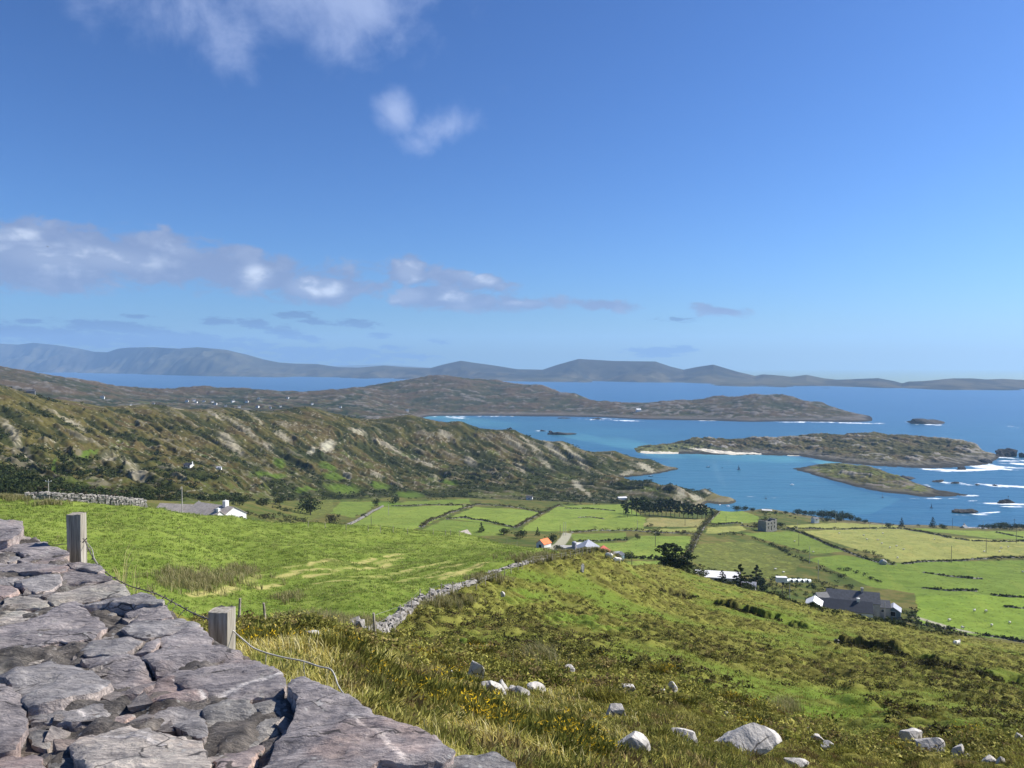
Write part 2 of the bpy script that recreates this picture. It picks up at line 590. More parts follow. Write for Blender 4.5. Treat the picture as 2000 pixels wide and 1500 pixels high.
near += col_pts(1200, (920, 933), (980, 935), (1030, 917), (1070, 897), (1100, 881), (1150, 895), (1200, 910), (1400, 880), qmode=False)
near += col_pts(1270, (800, 984), (880, 942), (930, 956), (1000, 941), (1032, 923), (1070, 908), (1095, 896), (1130, 905), (1170, 915), (1400, 880), qmode=False)
near += col_pts(1320, (790, 986), (845, 949), (885, 968), (1000, 944), (1060, 924), (1080, 912.0), (1110, 919), (1400, 880), qmode=False)
near += col_pts(1380, (760, 991), (795, 990), (825, 977), (850, 953.5), (885, 974), (1050, 938), qmode=False)
near += col_pts(1425, (740, 999), (780, 1002), (836, 971), (872, 982), qmode=False)
near += col_pts(1440, (700, 1003), (745, 999), qmode=False)
for px in (1480, 1700, 2000, 2350):
    near += col_pts(px, (900, 980), (1100, 930), (1400, 880), qmode=False)

LAND = Land(near, -0.95, 0.95, 1500, 1.25, 1420, 0, rows=[(1.25, 110), (20, 190), (60, 330), (260, 560), (1120, 40), (1420, 0)])
# ---------------------------------------------------------------- land cover
GX, GY = LAND.X, LAND.Y
PX0, PY0 = LAND.pixels()
PX0 = PX0.astype(np.float32)
PY0 = PY0.astype(np.float32)
D0 = GY.astype(np.float32)

NEAR_FIELD = [(-300, 984), (0, 981), (120, 976), (300, 990), (470, 1010), (700, 1028), (900, 1041), (1060, 1066), (1104, 1084), (1000, 1106), (950, 1127), (900, 1143), (842, 1165),
              (790, 1205), (740, 1236), (640, 1230), (520, 1224), (430, 1236), (330, 1215), (250, 1180), (100, 1140), (-300, 1140)]
# pastures on the valley floor: outline, colour
P_LIME, P_MID, P_DARK, P_TAN, P_YEL, P_RICH, P_ROUGH = (.178, .232, .055), (.142, .190, .046), (.095, .135, .036), (.245, .225, .105), (.255, .260, .092), (.142, .198, .042), (.118, .132, .042)
PASTURES = [
    ([(684, 1028), (748, 991), (915, 986), (905, 992), (822, 1029), (800, 1036)], P_LIME),
    ([(790, 980), (915, 974), (920, 984), (770, 986)], P_MID),
    ([(826, 1031), (928, 990), (1060, 998), (1002, 1027), (942, 1020), (872, 1013)], P_LIME),
    ([(826, 1034), (868, 1015), (938, 1021), (998, 1030), (980, 1046), (850, 1050)], P_MID),
    ([(1012, 1036), (1088, 990), (1222, 988), (1262, 1012), (1256, 1036), (1100, 1038)], P_LIME),
    ([(1100, 987), (1225, 985), (1215, 994), (1120, 992)], P_LIME),
    ([(640, 1002), (668, 979), (742, 980), (730, 992), (690, 1012)], P_MID),
    ([(560, 1010), (600, 985), (650, 975), (650, 1000), (600, 1018)], P_ROUGH),
    ([(1268, 1011), (1376, 1015), (1368, 1029), (1256, 1028)], P_TAN),
    ([(1256, 1033), (1362, 1031), (1362, 1040), (1240, 1038)], P_YEL),
    ([(1112, 1044), (1224, 1040), (1222, 1054), (1122, 1055)], P_MID),
    ([(1126, 1060), (1222, 1060), (1242, 1047), (1350, 1048), (1342, 1082), (1320, 1092), (1200, 1092), (1130, 1085)], P_LIME),
    ([(1150, 1098), (1288, 1095), (1276, 1120), (1180, 1112)], P_LIME),
    ([(1386, 1022), (1404, 999), (1436, 994), (1482, 1009), (1482, 1019), (1450, 1022)], P_LIME),
    ([(1382, 1031), (1448, 1027), (1458, 1034), (1440, 1038), (1378, 1042)], P_YEL),
    ([(1358, 1064), (1470, 1056), (1500, 1066), (1572, 1088), (1552, 1118), (1500, 1132), (1380, 1114), (1340, 1092)], P_ROUGH),
    ([(1446, 1042), (1550, 1038), (1600, 1056), (1650, 1078), (1590, 1082), (1500, 1056)], P_MID),
    ([(1532, 1027), (1640, 1021), (1758, 1027), (1750, 1031), (1560, 1034)], P_YEL),
    ([(1566, 1038), (1640, 1034), (1762, 1032), (1880, 1052), (2300, 1062), (2300, 1086), (1960, 1085), (1880, 1092), (1752, 1098), (1640, 1062)], P_YEL),
    ([(1772, 1032), (1880, 1036), (1990, 1038), (2300, 1040), (2300, 1056), (1940, 1052)], P_LIME),
    ([(1640, 1084), (1742, 1100), (1880, 1096), (2300, 1090), (2300, 1260), (1980, 1252), (1900, 1242), (1800, 1218), (1786, 1160), (1700, 1146), (1640, 1118), (1576, 1092)], P_RICH),
    ([(1790, 1165), (1990, 1160), (2300, 1160), (2300, 1255), (1990, 1250), (1900, 1240), (1792, 1215)], (.175, .245, .045)),
]
# small bright lawns and bare rock on the heathery ridge: centre, half sizes, turn in degrees
LAWNS = [(668, 956, 36, 10, 5), (652, 932, 24, 7, 10), (525, 931, 40, 5, -4), (545, 905, 14, 10, 30), (740, 950, 22, 6, 8), (600, 958, 26, 5, 0), (800, 967, 30, 6, 3),
         (640, 915, 20, 6, 20), (760, 985, 30, 5, 0), (1245, 980, 20, 4, 0), (880, 945, 22, 6, 12), (170, 893, 26, 4, -22), (105, 912, 5, 14, 20)]
OUTCROPS = [(36, 868, 62, 9, 52, .8), (20, 835, 30, 5, 48, .6), (135, 826, 40, 5, 28, .8), (265, 926, 30, 14, 36, .75), (250, 905, 26, 5, 40, .7), (640, 873, 18, 13, -20, 1.6), (608, 882, 14, 6, -30, 1.4),
            (698, 844, 20, 6, 15, 1.2), (552, 853, 22, 8, 30, .9), (525, 872, 14, 5, 30, 1.0), (470, 838, 50, 5, 34, .8), (450, 868, 40, 9, 40, .7), (760, 872, 40, 4, 28, .8),
            (1085, 882, 40, 7, 44, 1.2), (1062, 905, 30, 5, 44, 1.1), (1120, 888, 38, 6, 42, 1.1), (1040, 872, 30, 4, 42, 1.), (1000, 860, 34, 3, 38, .9), (1140, 915, 16, 4, 44, 1.0),
            (1130, 950, 18, 6, 42, 1.3), (1145, 962, 14, 3, 42, 1.1), (1265, 915, 22, 5, 30, 1.3), (1225, 925, 14, 4, -10, 1.2), (1330, 965, 14, 7, 25, 1.2), (1360, 972, 16, 6, 20, 1.2), (1378, 960, 16, 4, 28, 1.1),
            (1405, 970, 20, 5, 25, 1.0), (1305, 908, 14, 4, 10, .9), (1325, 980, 14, 3, 20, 1.0), (920, 905, 14, 6, 30, .8), (1018, 920, 16, 7, 50, .9), (830, 905, 34, 3, 26, .9), (870, 848, 16, 6, 30, .8),
            (345, 795, 16, 4, 20, .6), (420, 812, 26, 4, 35, .7), (490, 810, 34, 3, 38, .8), (735, 930, 14, 4, 30, 1.), (850, 935, 12, 4, 20, .9), (210, 895, 20, 10, 0, .6), (680, 932, 10, 4, 20, .9)]


def spots(px, py, items):
    m = np.zeros(px.shape, np.float32)
    for it in items:
        cx, cy, rx, ry, rot = it[:5]
        s = it[5] if len(it) > 5 else 1.0
        a = math.radians(rot)
        dx, dy = px - cx, py - cy
        e = ((dx * math.cos(a) + dy * math.sin(a)) / rx) ** 2 + ((-dx * math.sin(a) + dy * math.cos(a)) / ry) ** 2
        m = np.maximum(m, s * np.clip(1.25 - e, 0, 1))
    return m


wob = fbm(GX / 9, GY / 9, 3, 3).astype(np.float32)
wpx, wpy = PX0 + wob * np.clip(900 / D0, 1.2, 6), PY0 + wob * np.clip(300 / D0, .6, 3)
m_field = in_poly(wpx, wpy, NEAR_FIELD) & (D0 < 176) & (D0 > 30)
m_moor = (~m_field) & (D0 < np.interp(PX0, [700, 740, 842, 900, 950, 1000, 1050, 1104, 1180, 1300, 1500, 1650, 1850, 2000], [56, 53, 68, 78, 87, 96, 106, 122, 142, 215, 205, 215, 205, 222]))
m_valley = (~m_field) & (~m_moor)
ridge_base = np.interp(PX0, [-200, 0, 150, 300, 450, 600, 750, 900, 1050, 1200, 1300, 1345, 1400, 1460], [970, 968, 972, 978, 980, 978, 972, 972, 978, 984, 990, 990, 960, 900])
m_ridge = m_valley & (PY0 < ridge_base) & (D0 > 170)
rk = sstep(ridge_base - PY0, 0, 28) * m_ridge

# --- relief
n1 = fbm(GX / 1.5, GY / 1.5, 11, 3)
n2 = fbm(GX / 5.0, GY / 5.0, 15, 3)
n3 = fbm(GX / 22., GY / 22., 19, 3)
tus = np.clip(vnoise(GX / 0.85, GY / 0.85, 23) + 0.15, 0, 1) ** 1.3
tus2 = np.clip(vnoise(GX / 2.3 + 9, GY / 2.3, 29) + 0.05, 0, 1) ** 1.2
heath = sstep(n3 + 0.5 * n2, -0.55, 0.25)
near_k = np.clip((D0 - 4) / 26, 0.10, 1)
q1, q2 = GX * .55 - GY * .83, GX * .83 + GY * .55
mound = np.abs(vnoise(q1 / 1.9, q2 / 1.15, 25) + .25 * vnoise(q1 / .7, q2 / .5, 26))
mound2 = np.abs(vnoise(q1 / 4.2 + 3, q2 / 2.6, 27))
lumpy = sstep(n3 + .6 * n2, -.7, .2)
dz = np.where(m_moor, near_k * ((.14 + .40 * lumpy) * mound + .18 * mound2 * lumpy + .20 * tus * heath + 0.06 * n1 + 0.14 * n2), 0)
peat = np.zeros(GX.shape, np.float32)
# peat banks: short steps cut across the moor, their open faces in shade
for line in ([(1285, 1152), (1330, 1160), (1362, 1165)], [(1395, 1178), (1450, 1190), (1530, 1212)], [(1540, 1220), (1580, 1228)], [(1632, 1254), (1690, 1265), (1770, 1282)],
             [(1790, 1294), (1880, 1308), (1960, 1330), (2040, 1342)], [(1740, 1405), (1810, 1430), (1880, 1452)]):
    a = [LAND.hit(x, y, 10, 230) for x, y in line]
    for p, q in zip(a[:-1], a[1:]):
        ax, ay, bx, by = p.x, p.y, q.x, q.y
        L = math.hypot(bx - ax, by - ay)
        tx, ty = (bx - ax) / L, (by - ay) / L
        s = (GX - ax) * tx + (GY - ay) * ty
        o = -(GX - ax) * ty + (GY - ay) * tx + 1.3 * n2 + .9 * n1
        if ty * 0 + tx < 0:
            o = -o
        on = sstep(s, -1.0, 1.0) * sstep(-s, -L - 1.0, -L + 1.0) * m_moor
        on = on * np.clip(.85 + .6 * vnoise(s / 3.1, o * 0 + ax, 33), .40, 1)
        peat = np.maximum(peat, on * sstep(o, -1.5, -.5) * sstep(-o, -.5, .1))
        dz = dz + on * (0.95 * sstep(o, -0.7, 0.0) * sstep(-o, -6.0, 0.0) - 0.75 * sstep(o, -3.4, -0.8) * sstep(-o, -0.1, 0.7))
dz = np.where(m_field, 0.05 * n1 + 0.22 * n2 + 0.5 * n3 + 0.10 * tus * sstep(n3, -.3, .4), dz)
# strata of the ridge: long tilted ribs of rock running down towards the bay
ca, sa = 0.68, 0.73
A_ = GX * ca + GY * sa
B_ = -GX * sa + GY * ca
wr = fbm(GX / 120, GY / 120, 41, 3)
rib = fbm(A_ / 26 + 1.2 * wr, B_ / 130, 43, 4, .55)
rib2 = fbm(A_ / 9 + 1.5 * wr, B_ / 42, 47, 3, .55)
saw = ((A_ / 34 + 1.6 * wr + 0.25 * rib) % 1.0)
saw = np.where(saw < 0.78, saw / 0.78, (1 - saw) / 0.22)
edge = np.clip((PY0 * 0 + D0 - 200) / 200, 0, 1)
crest = np.interp(PX0, [-300, 0, 150, 300, 450, 620, 780, 900, 1000, 1100, 1200, 1270, 1320, 1440], [740, 752, 785, 790, 797, 795, 806, 825, 840, 862, 881, 895, 910, 960])
calm = .22 + .78 * sstep(PY0 - crest, 2, 34)
ridged = (1 - np.abs(fbm(A_ / 13 + 1.4 * wr, B_ / 62, 49, 3, .55))) ** 3
dz = dz + calm * rk * (2.6 * rib + 1.6 * rib2 + 2.6 * ridged + 3.6 * (saw - .5) * sstep(wr + .3, -.4, .5) + 1.3 * fbm(GX / 7, GY / 7, 53, 3) + .5 * fbm(GX / 2.6, GY / 2.6, 55, 2)) * np.clip((LAND.Z - 1) / 8, .25, 1) * (0.35 + 0.65 * edge)
dz = dz + (m_valley & ~m_ridge) * np.clip((D0 - 200) / 60, 0, 1) * (0.35 * n3 + .12 * n2)
LAND.Z = LAND.Z + dz
# --- colour
r1 = fbm(GX / 0.55, GY / 0.55, 61, 2)
col = np.zeros(GX.shape + (3,), np.float32)


def lay(mask, c, k=None):
    global col
    m = np.asarray(mask, np.float32)[..., None] * (1 if k is None else k)
    col = col * (1 - m) + np.array(c, np.float32) * m


# moor: olive grass, brown heather on the knolls, fresh grass in the hollows
lay(m_moor, (.158, .165, .040))
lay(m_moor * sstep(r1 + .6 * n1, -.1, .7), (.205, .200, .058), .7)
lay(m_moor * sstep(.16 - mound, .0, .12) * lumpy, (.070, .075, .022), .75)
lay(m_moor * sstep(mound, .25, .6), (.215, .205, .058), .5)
lay(m_moor * heath * sstep(tus2 + .5 * tus, .25, .6), (.090, .078, .028), .6)
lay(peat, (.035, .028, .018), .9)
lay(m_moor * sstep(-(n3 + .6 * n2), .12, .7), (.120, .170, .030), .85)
lay(m_moor * sstep(mound2 - .3 * r1, .45, .9), (.105, .090, .030), .5)
lay(m_moor * spots(PX0, PY0, [(1600, 1385, 130, 42, 8), (1330, 1340, 60, 14, 5), (1690, 1440, 80, 26, 10), (1900, 1450, 70, 20, 5), (1450, 1365, 60, 16, 0), (920, 1280, 60, 26, 0), (1150, 1225, 110, 26, 5),
                                    (1480, 1150, 60, 10, 12), (1020, 1170, 60, 16, 0)]) * sstep(n2 - tus2, -.6, .1), (.125, .185, .032), .85)
rough_bank = sstep(24 - D0, 0, 14) * m_moor
lay(rough_bank, (.15, .135, .040), .8)
# near field
sd = (.35, .94)
streak = fbm((GX * sd[0] + GY * sd[1]) / 9., (-GX * sd[1] + GY * sd[0]) / 1.1, 71, 3)
lay(m_field, (.150, .198, .043))
lay(m_field * sstep(n2 + .7 * r1, -.1, .8), (.200, .245, .062), .8)
lay(m_field * sstep(-n1 - .5 * n3, .2, .9), (.080, .135, .020), .6)
straw = spots(PX0, PY0, [(790, 1105, 150, 24, -8), (560, 1110, 80, 18, -14), (700, 1085, 150, 18, -8), (500, 1140, 60, 14, -16), (930, 1095, 80, 12, -20), (640, 1160, 90, 10, -8), (860, 1160, 60, 8, 4)])
STREAKS = [((692, 1100), (728, 1091)), ((732, 1102), (782, 1089)), ((752, 1088), (788, 1082)), ((784, 1116), (854, 1101)), ((776, 1137), (860, 1116)), ((858, 1110), (900, 1102)), ((864, 1130), (938, 1100)), ((810, 1112), (876, 1096)),
           ((600, 1126), (642, 1121)), ((600, 1104), (658, 1094)), ((686, 1126), (750, 1125)), ((376, 1164), (428, 1158)), ((428, 1156), (460, 1148)), ((472, 1138), (504, 1122)), ((576, 1116), (640, 1112)), ((700, 1112), (760, 1100)),
           ((650, 1116), (690, 1108)), ((540, 1128), (580, 1120)), ((900, 1116), (950, 1098)), ((760, 1122), (800, 1114)), ((500, 1150), (540, 1142)), ((840, 1128), (880, 1118)), ((560, 1108), (600, 1100)), ((620, 1140), (680, 1134))]
straw_l = np.zeros(GX.shape, np.float32)
for k_, (p_, q_) in enumerate(STREAKS):
    a, b = LAND.hit(*p_, 40, 170), LAND.hit(*q_, 40, 170)
    L2 = (b.x - a.x) ** 2 + (b.y - a.y) ** 2
    t = np.clip(((GX - a.x) * (b.x - a.x) + (GY - a.y) * (b.y - a.y)) / L2, 0, 1)
    dd = np.hypot(GX - a.x - t * (b.x - a.x), GY - a.y - t * (b.y - a.y)) + .20 * n1
    straw_l = np.maximum(straw_l, sstep(-dd, -.78, -.2) * (.55 + .45 * (k_ % 3 != 1)))
lay(m_field * straw_l * sstep(r1 + .8, 0, .5), (.40, .35, .16), .85)
lay(m_field * np.clip(straw * 1.4, 0, 1) * sstep(-streak + .3 * n1, .25, .6), (.095, .105, .032), .7)
lay(m_field * sstep(D0 - 100, 0, 60) * sstep(n1 + n2, -.2, .6), (.24, .27, .075), .55)
# valley floor
lay(m_valley, (.098, .105, .034))
lay(m_valley * sstep(n2 + n3, .1, .7), (.16, .135, .055), .7)
lay(m_valley * sstep(-n2 - n3, .1, .7), (.060, .088, .026), .8)
pm = np.zeros(GX.shape, bool)
mow = fbm((GX * .3 + GY * .95) / 45, (GX * .95 - GY * .3) / 4.5, 77, 3)
blot = fbm(GX / 14, GY / 14, 79, 4, .6)
for poly, c in PASTURES:
    m = in_poly(wpx, wpy, poly) & m_valley & (D0 > 190)
    pm |= m
    lay(m, c)
    lay(m * sstep(n2 + .6 * n3, .1, .8), tuple(x * 1.14 for x in c), .7)
    lay(m * sstep(mow, .1, .6), (c[0] * 1.22, c[1] * 1.10, c[2] * 1.15), .6)
    lay(m * sstep(blot, .25, .6), (c[0] * .72, c[1] * .80, c[2] * .8), .6)
    lay(m * sstep(-n2 - .5 * n3, .15, .8), tuple(x * .78 for x in c), .7)
    if c is P_ROUGH:
        lay(m * sstep(n1 + n2, .2, .7), (.08, .085, .026), .8)
        lay(m * sstep(-n1 + n2, .3, .8), (.20, .23, .06), .6)
shore = m_valley & (~m_ridge) & (~pm) & (LAND.Z < 9)
lay(shore, (.15, .125, .075), .7)
# ridge: tawny grass above, heather and bracken, dark scrub low down, ribs of pale rock
hgt = np.clip((ridge_base - PY0) / 150, 0, 1)
rn = fbm(GX / 30, GY / 30, 81, 4)
lay(m_ridge, (.128, .112, .042))
lay(m_ridge * sstep(rn + .4 * rib2, -.1, .5), (.125, .088, .050), .8)
lay(m_ridge * sstep(600 - PX0, -200, 400) * sstep(rib2 - .5 * rn, -.3, .5), (.165, .138, .052), .6)
lay(m_ridge * sstep(-rn + .9 * (.42 - hgt), -.05, .5), (.050, .066, .022), .85)
lay(m_ridge * sstep(-rib2 - .3 * rn + .25 * sstep(PX0, 400, 900), .12, .5), (.040, .048, .020), .85)  # rib hollows darkened: scrub colour that also paints in their shade
lay(m_ridge * sstep(-rib - .4 * rn, .25, .6), (.046, .052, .022), .7)
lay(m_ridge * sstep(fbm(GX / 9, GY / 9, 82, 3) - .3 * hgt, .15, .5), (.060, .066, .026), .65)
lay(m_ridge * sstep(rn - .8 * hgt + fbm(GX / 11, GY / 11, 83, 3) * .5, .1, .5), (.110, .155, .036), .5)
rock_n = sstep(rib2 + .45 * fbm(GX / 5, GY / 5, 87, 3) + .18 * sstep(PX0, 900, 1100), .50, .82)
lay(m_ridge * rock_n, (.25, .22, .19), .6)
lay(m_ridge * sstep(fbm(GX / 2.4, GY / 2.4, 88, 2) + .3 * rn, .75, .95), (.42, .39, .35), .8)
oc = spots(PX0 + 4 * rib2, PY0 + 3 * r1, OUTCROPS) * m_ridge
lay(np.clip(oc * (.35 + 1.3 * sstep(rib2 + .6 * fbm(GX / 3, GY / 3, 91, 2), -.35, .45)), 0, 1), (.40, .355, .31))
lay(np.clip((oc - 1) * 2, 0, 1), (.60, .56, .50))
lay(spots(wpx, wpy, LAWNS) * m_valley * (D0 > 200), (.125, .190, .034), .95)
lay((LAND.Z < 3.2) * m_valley * sstep(rn + r1, -.6, .2), (.20, .175, .14), .85)
lay((LAND.Z < 1.2) * m_valley, (.055, .050, .045), .9)
# the lane between the fields and the track to the farm
LANE = [(1076, 1076), (1092, 1060), (1102, 1044), (1108, 1042)]
for p0, p1, wd in (((1078, 1074), (1108, 1042), 2.6), ((1786, 1205), (1900, 1236), 1.6), ((1930, 1241), (2100, 1264), 1.4)):
    a, b = LAND.hit(*p0, 200, 600), LAND.hit(*p1, 200, 600)
    L = math.hypot(b.x - a.x, b.y - a.y)
    t = np.clip(((GX - a.x) * (b.x - a.x) + (GY - a.y) * (b.y - a.y)) / L / L, 0, 1)
    dd = np.hypot(GX - a.x - t * (b.x - a.x), GY - a.y - t * (b.y - a.y))
    lay(m_valley * sstep(-dd, -wd - .5, -wd + .3), (.33, .31, .28))

col[..., 2] *= .80
col[m_ridge] *= .66
col[m_moor] *= 1.0
mat_land = mat_attr('land_cover', rough=.95, var=.32, scale=2.6, scale2=.35, spec=.05, bump=.7, bump_scale=2.2, bump_dist=.18)
keep = LAND.Z > -2.5
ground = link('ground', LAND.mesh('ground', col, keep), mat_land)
tag(ground, 'green fields, moor and heathery ridge sloping down to the bay', 'ground', kind='structure')
# ---------------------------------------------------------------- headland, islands, mountains, sea
def far_pts(*cols):
    out = []
    for px, *dp in cols:
        out += [(px, d, py) for d, py in dp]
    return out


hp = far_pts(
    (-350, (1400, 778), (1600, 745), (1800, 726), (1950, 712), (2200, 718), (2600, 730), (4000, 766)),
    (0, (1400, 785), (1600, 752), (1800, 733), (1950, 718.5), (2200, 726), (2600, 738), (3500, 762), (4100, 768)),
    (100, (1400, 800), (1600, 770), (1800, 750), (2000, 735), (2300, 745), (3500, 768)),
    (190, (1400, 815), (1600, 785), (1800, 768), (2000, 755), (2150, 748), (2500, 757), (3500, 772)),
    (270, (1400, 825), (1700, 790), (2000, 775), (2300, 762), (2450, 757), (2700, 764), (3500, 774)),
    (400, (1400, 840), (1700, 800), (2000, 785), (2300, 772), (2500, 756), (2700, 762), (3500, 775)),
    (500, (2000, 788), (2300, 775), (2500, 760), (2700, 766), (3500, 776)),
    (600, (1450, 850), (1700, 815), (2000, 792), (2300, 778), (2500, 765), (2700, 770), (3500, 778)),
    (690, (2500, 762), (2700, 759), (3000, 764), (4000, 775)),
    (760, (1500, 855), (1700, 838), (2000, 806), (2300, 790), (2600, 765), (2800, 746), (3000, 752), (4000, 772)),
    (840, (1700, 850), (2140, 813), (2250, 800), (2500, 770), (2800, 748), (3000, 735.5), (3300, 745), (4000, 772)),
    (880, (3000, 736),),
    (960, (2150, 813), (2260, 802), (2500, 778), (2800, 755), (2950, 742), (3200, 755), (3800, 777)),
    (1050, (2120, 814.5), (2250, 803), (2450, 785), (2700, 766), (2800, 752.5), (3000, 765), (3500, 782)),
    (1120, (2500, 783), (2640, 767), (2800, 780)),
    (1180, (2085, 816.5), (2150, 808), (2250, 798), (2400, 788), (2480, 783), (2600, 790), (2800, 799)),
    (1300, (2005, 820.5), (2080, 810), (2200, 798), (2380, 786), (2450, 783), (2600, 793), (2800, 800)),
    (1400, (1970, 822.5), (2050, 811), (2180, 796), (2350, 782), (2430, 775), (2550, 784), (2750, 797)),
    (1480, (2400, 772), (2520, 783)),
    (1530, (1950, 823.6), (2050, 810), (2180, 792), (2300, 778), (2380, 769.5), (2500, 782), (2700, 799)),
    (1600, (1940, 824.2), (2030, 813), (2150, 799), (2280, 785), (2400, 796), (2550, 806)),
    (1680, (1932, 824.7), (2000, 818), (2100, 812), (2180, 808.5), (2300, 811)),
    (1722, (1905, 828), (1930, 824.1), (1955, 824.6)),
    (1740, (1900, 829), (1935, 826.5), (2000, 824)),
    (1800, (1900, 832), (2100, 822), (2500, 806)), (1900, (1900, 832), (2500, 806)),
    (900, (1700, 850),), (1100, (1700, 850),), (1300, (1700, 852),), (1500, (1700, 852),), (1700, (1700, 852),))
HEAD = Land(hp, -.95, .62, 1300, 1400, 4200, 330, step=2)
fx, fy = HEAD.X, HEAD.Y
hb = fbm(fx / 60, fy / 60, 101, 4)
hs = fbm(fx / 150, fy / 28, 103, 4, .6)
hr = fbm(fx / 18, fy / 18, 107, 3)
HEAD.Z = HEAD.Z + np.clip(HEAD.Z / 10, 0, 1) * (5.0 * hs + 4.0 * hb + 2.5 * hr)
hpx, hpy = HEAD.pixels()
hc = np.zeros(fx.shape + (3,), np.float32)


def lay_on(c, mask, rgb, k=1.0):
    m = np.asarray(mask, np.float32)[..., None] * k
    return c * (1 - m) + np.array(rgb, np.float32) * m


hc[:] = (.105, .088, .050)
hc = lay_on(hc, sstep(hb + .4 * hs, .0, .5), (.135, .095, .058), .8)
hc = lay_on(hc, sstep(-hb - .4 * hr, .0, .5), (.056, .064, .030), .85)
low = sstep(hpy, 765, 790) * sstep(-hpx, -820, -650) * sstep(hpx, 120, 260)
hc = lay_on(hc, low * sstep(-hr - hb * .5, -.25, .35), (.030, .046, .022), .9)
hc = lay_on(hc, low * sstep(hr + .4 * hb, .45, .75), (.120, .150, .050), .7)
hc = lay_on(hc, sstep(hr + .7 * hs + .25 * sstep(hpx, 1050, 1200), .55, .9), (.25, .23, .21), .75)
hc = lay_on(hc, sstep(-HEAD.Z, -7, -3.5), (.19, .17, .15), .8)
hc = lay_on(hc, sstep(-HEAD.Z, -3.0, -1.2), (.05, .046, .042), .9)
mat_far = mat_attr('far_land_cover', rough=.95, var=.3, scale=.12, scale2=.03, spec=.03)
hc *= .66
head = link('headland', HEAD.mesh('headland', hc, HEAD.Z > -3), mat_far)
tag(head, 'brown rocky headland with two humps reaching across the bay', 'headland', kind='structure')

ip = far_pts(
    (1225, (1250, 893), (1300, 886), (1400, 873)),
    (1245, (1255, 889.5), (1290, 881), (1340, 874), (1395, 871)),
    (1300, (1250, 888.6), (1275, 882.5), (1300, 877.5), (1340, 871), (1380, 867.5), (1415, 869)),
    (1365, (1235, 891), (1265, 885), (1330, 868), (1385, 854), (1420, 860), (1470, 864)),
    (1420, (1228, 892), (1260, 884), (1320, 871), (1385, 857), (1430, 862), (1470, 865)),
    (1480, (1238, 890), (1262, 884), (1330, 868), (1400, 854.5), (1450, 861), (1490, 865)),
    (1560, (1215, 893.5), (1240, 888), (1300, 872), (1380, 856), (1450, 852), (1520, 861)),
    (1600, (1168, 901.2), (1200, 894), (1300, 872), (1400, 851), (1470, 849), (1550, 861)),
    (1700, (1106, 911.8), (1150, 899), (1250, 878), (1380, 850), (1450, 846.5), (1550, 861)),
    (1780, (1082, 916.3), (1130, 902), (1250, 878), (1380, 854), (1430, 851), (1530, 863)),
    (1850, (1077, 917.3), (1120, 906), (1230, 883), (1350, 862), (1400, 859), (1490, 866)),
    (1900, (1097, 913.6), (1140, 903), (1230, 886), (1300, 869), (1350, 869), (1430, 871)),
    (1935, (1127, 908), (1170, 898.5), (1220, 887), (1260, 886), (1330, 890)),
    (1960, (1140, 910), (1200, 898), (1250, 891)),
    (1990, (1100, 917), (1200, 900), (1300, 888)), (2060, (1100, 917), (1300, 888)),
    (1200, (1100, 922), (1300, 888), (1500, 864)), (1300, (1100, 922), (1600, 857)), (1450, (1100, 922), (1600, 857)),
    (1560, (1090, 922), (1640, 856)), (1700, (1030, 934), (1660, 856)), (1850, (1010, 938), (1640, 856)))
ISLE = Land(ip, .13, .72, 700, 1050, 1600, 300, step=2)
sp = far_pts(
    (1535, (1060, 924), (1100, 917)), (1542, (1085, 916), (1095, 914)),
    (1560, (1045, 924.5), (1062, 919), (1085, 914), (1110, 913)),
    (1600, (990, 937), (1020, 926), (1060, 915), (1085, 909), (1110, 906), (1135, 908)),
    (1640, (945, 948), (970, 937), (1020, 919.5), (1060, 911.5), (1110, 906), (1140, 905), (1165, 905.5)),
    (1700, (882, 965), (910, 953), (950, 937), (1000, 922), (1040, 917), (1085, 912), (1110, 914)),
    (1760, (862, 970.5), (890, 956.5), (940, 940), (980, 933), (1010, 930), (1040, 931)),
    (1800, (848, 973.5), (875, 961.5), (910, 950), (945, 946.5), (990, 943)),
    (1850, (850, 973), (868, 964.5), (890, 959.5), (915, 957), (940, 957)),
    (1888, (850, 974), (864, 967), (885, 963.2), (900, 963)), (1920, (850, 976), (880, 969)),
    (1500, (1000, 940), (1150, 910)), (1560, (950, 956), (1160, 908)), (1640, (880, 972), (1195, 904)), (1750, (820, 990), (1140, 912)), (1850, (800, 996), (1000, 942)), (1950, (820, 990), (1000, 942)))
ISLET = Land(sp, .34, .64, 420, 820, 1160, 200, step=2)


def rocky(L, seed, relief):
    x, y = L.X, L.Y
    a = fbm((x * .8 + y * .6) / 16, (-x * .6 + y * .8) / 60, seed, 4, .58)
    b = fbm(x / 9, y / 9, seed + 3, 3)
    c_ = (1 - np.abs(fbm((x * .8 + y * .6) / 14, (-x * .6 + y * .8) / 40, seed + 5, 3))) ** 3
    L.Z = L.Z + np.clip((L.Z + .5) / 5, 0, 1) * relief * (a * 1.3 + b * 1.0 + 1.1 * c_ - .3)
    g = fbm(x / 40, y / 40, seed + 9, 3)
    return a, b, g


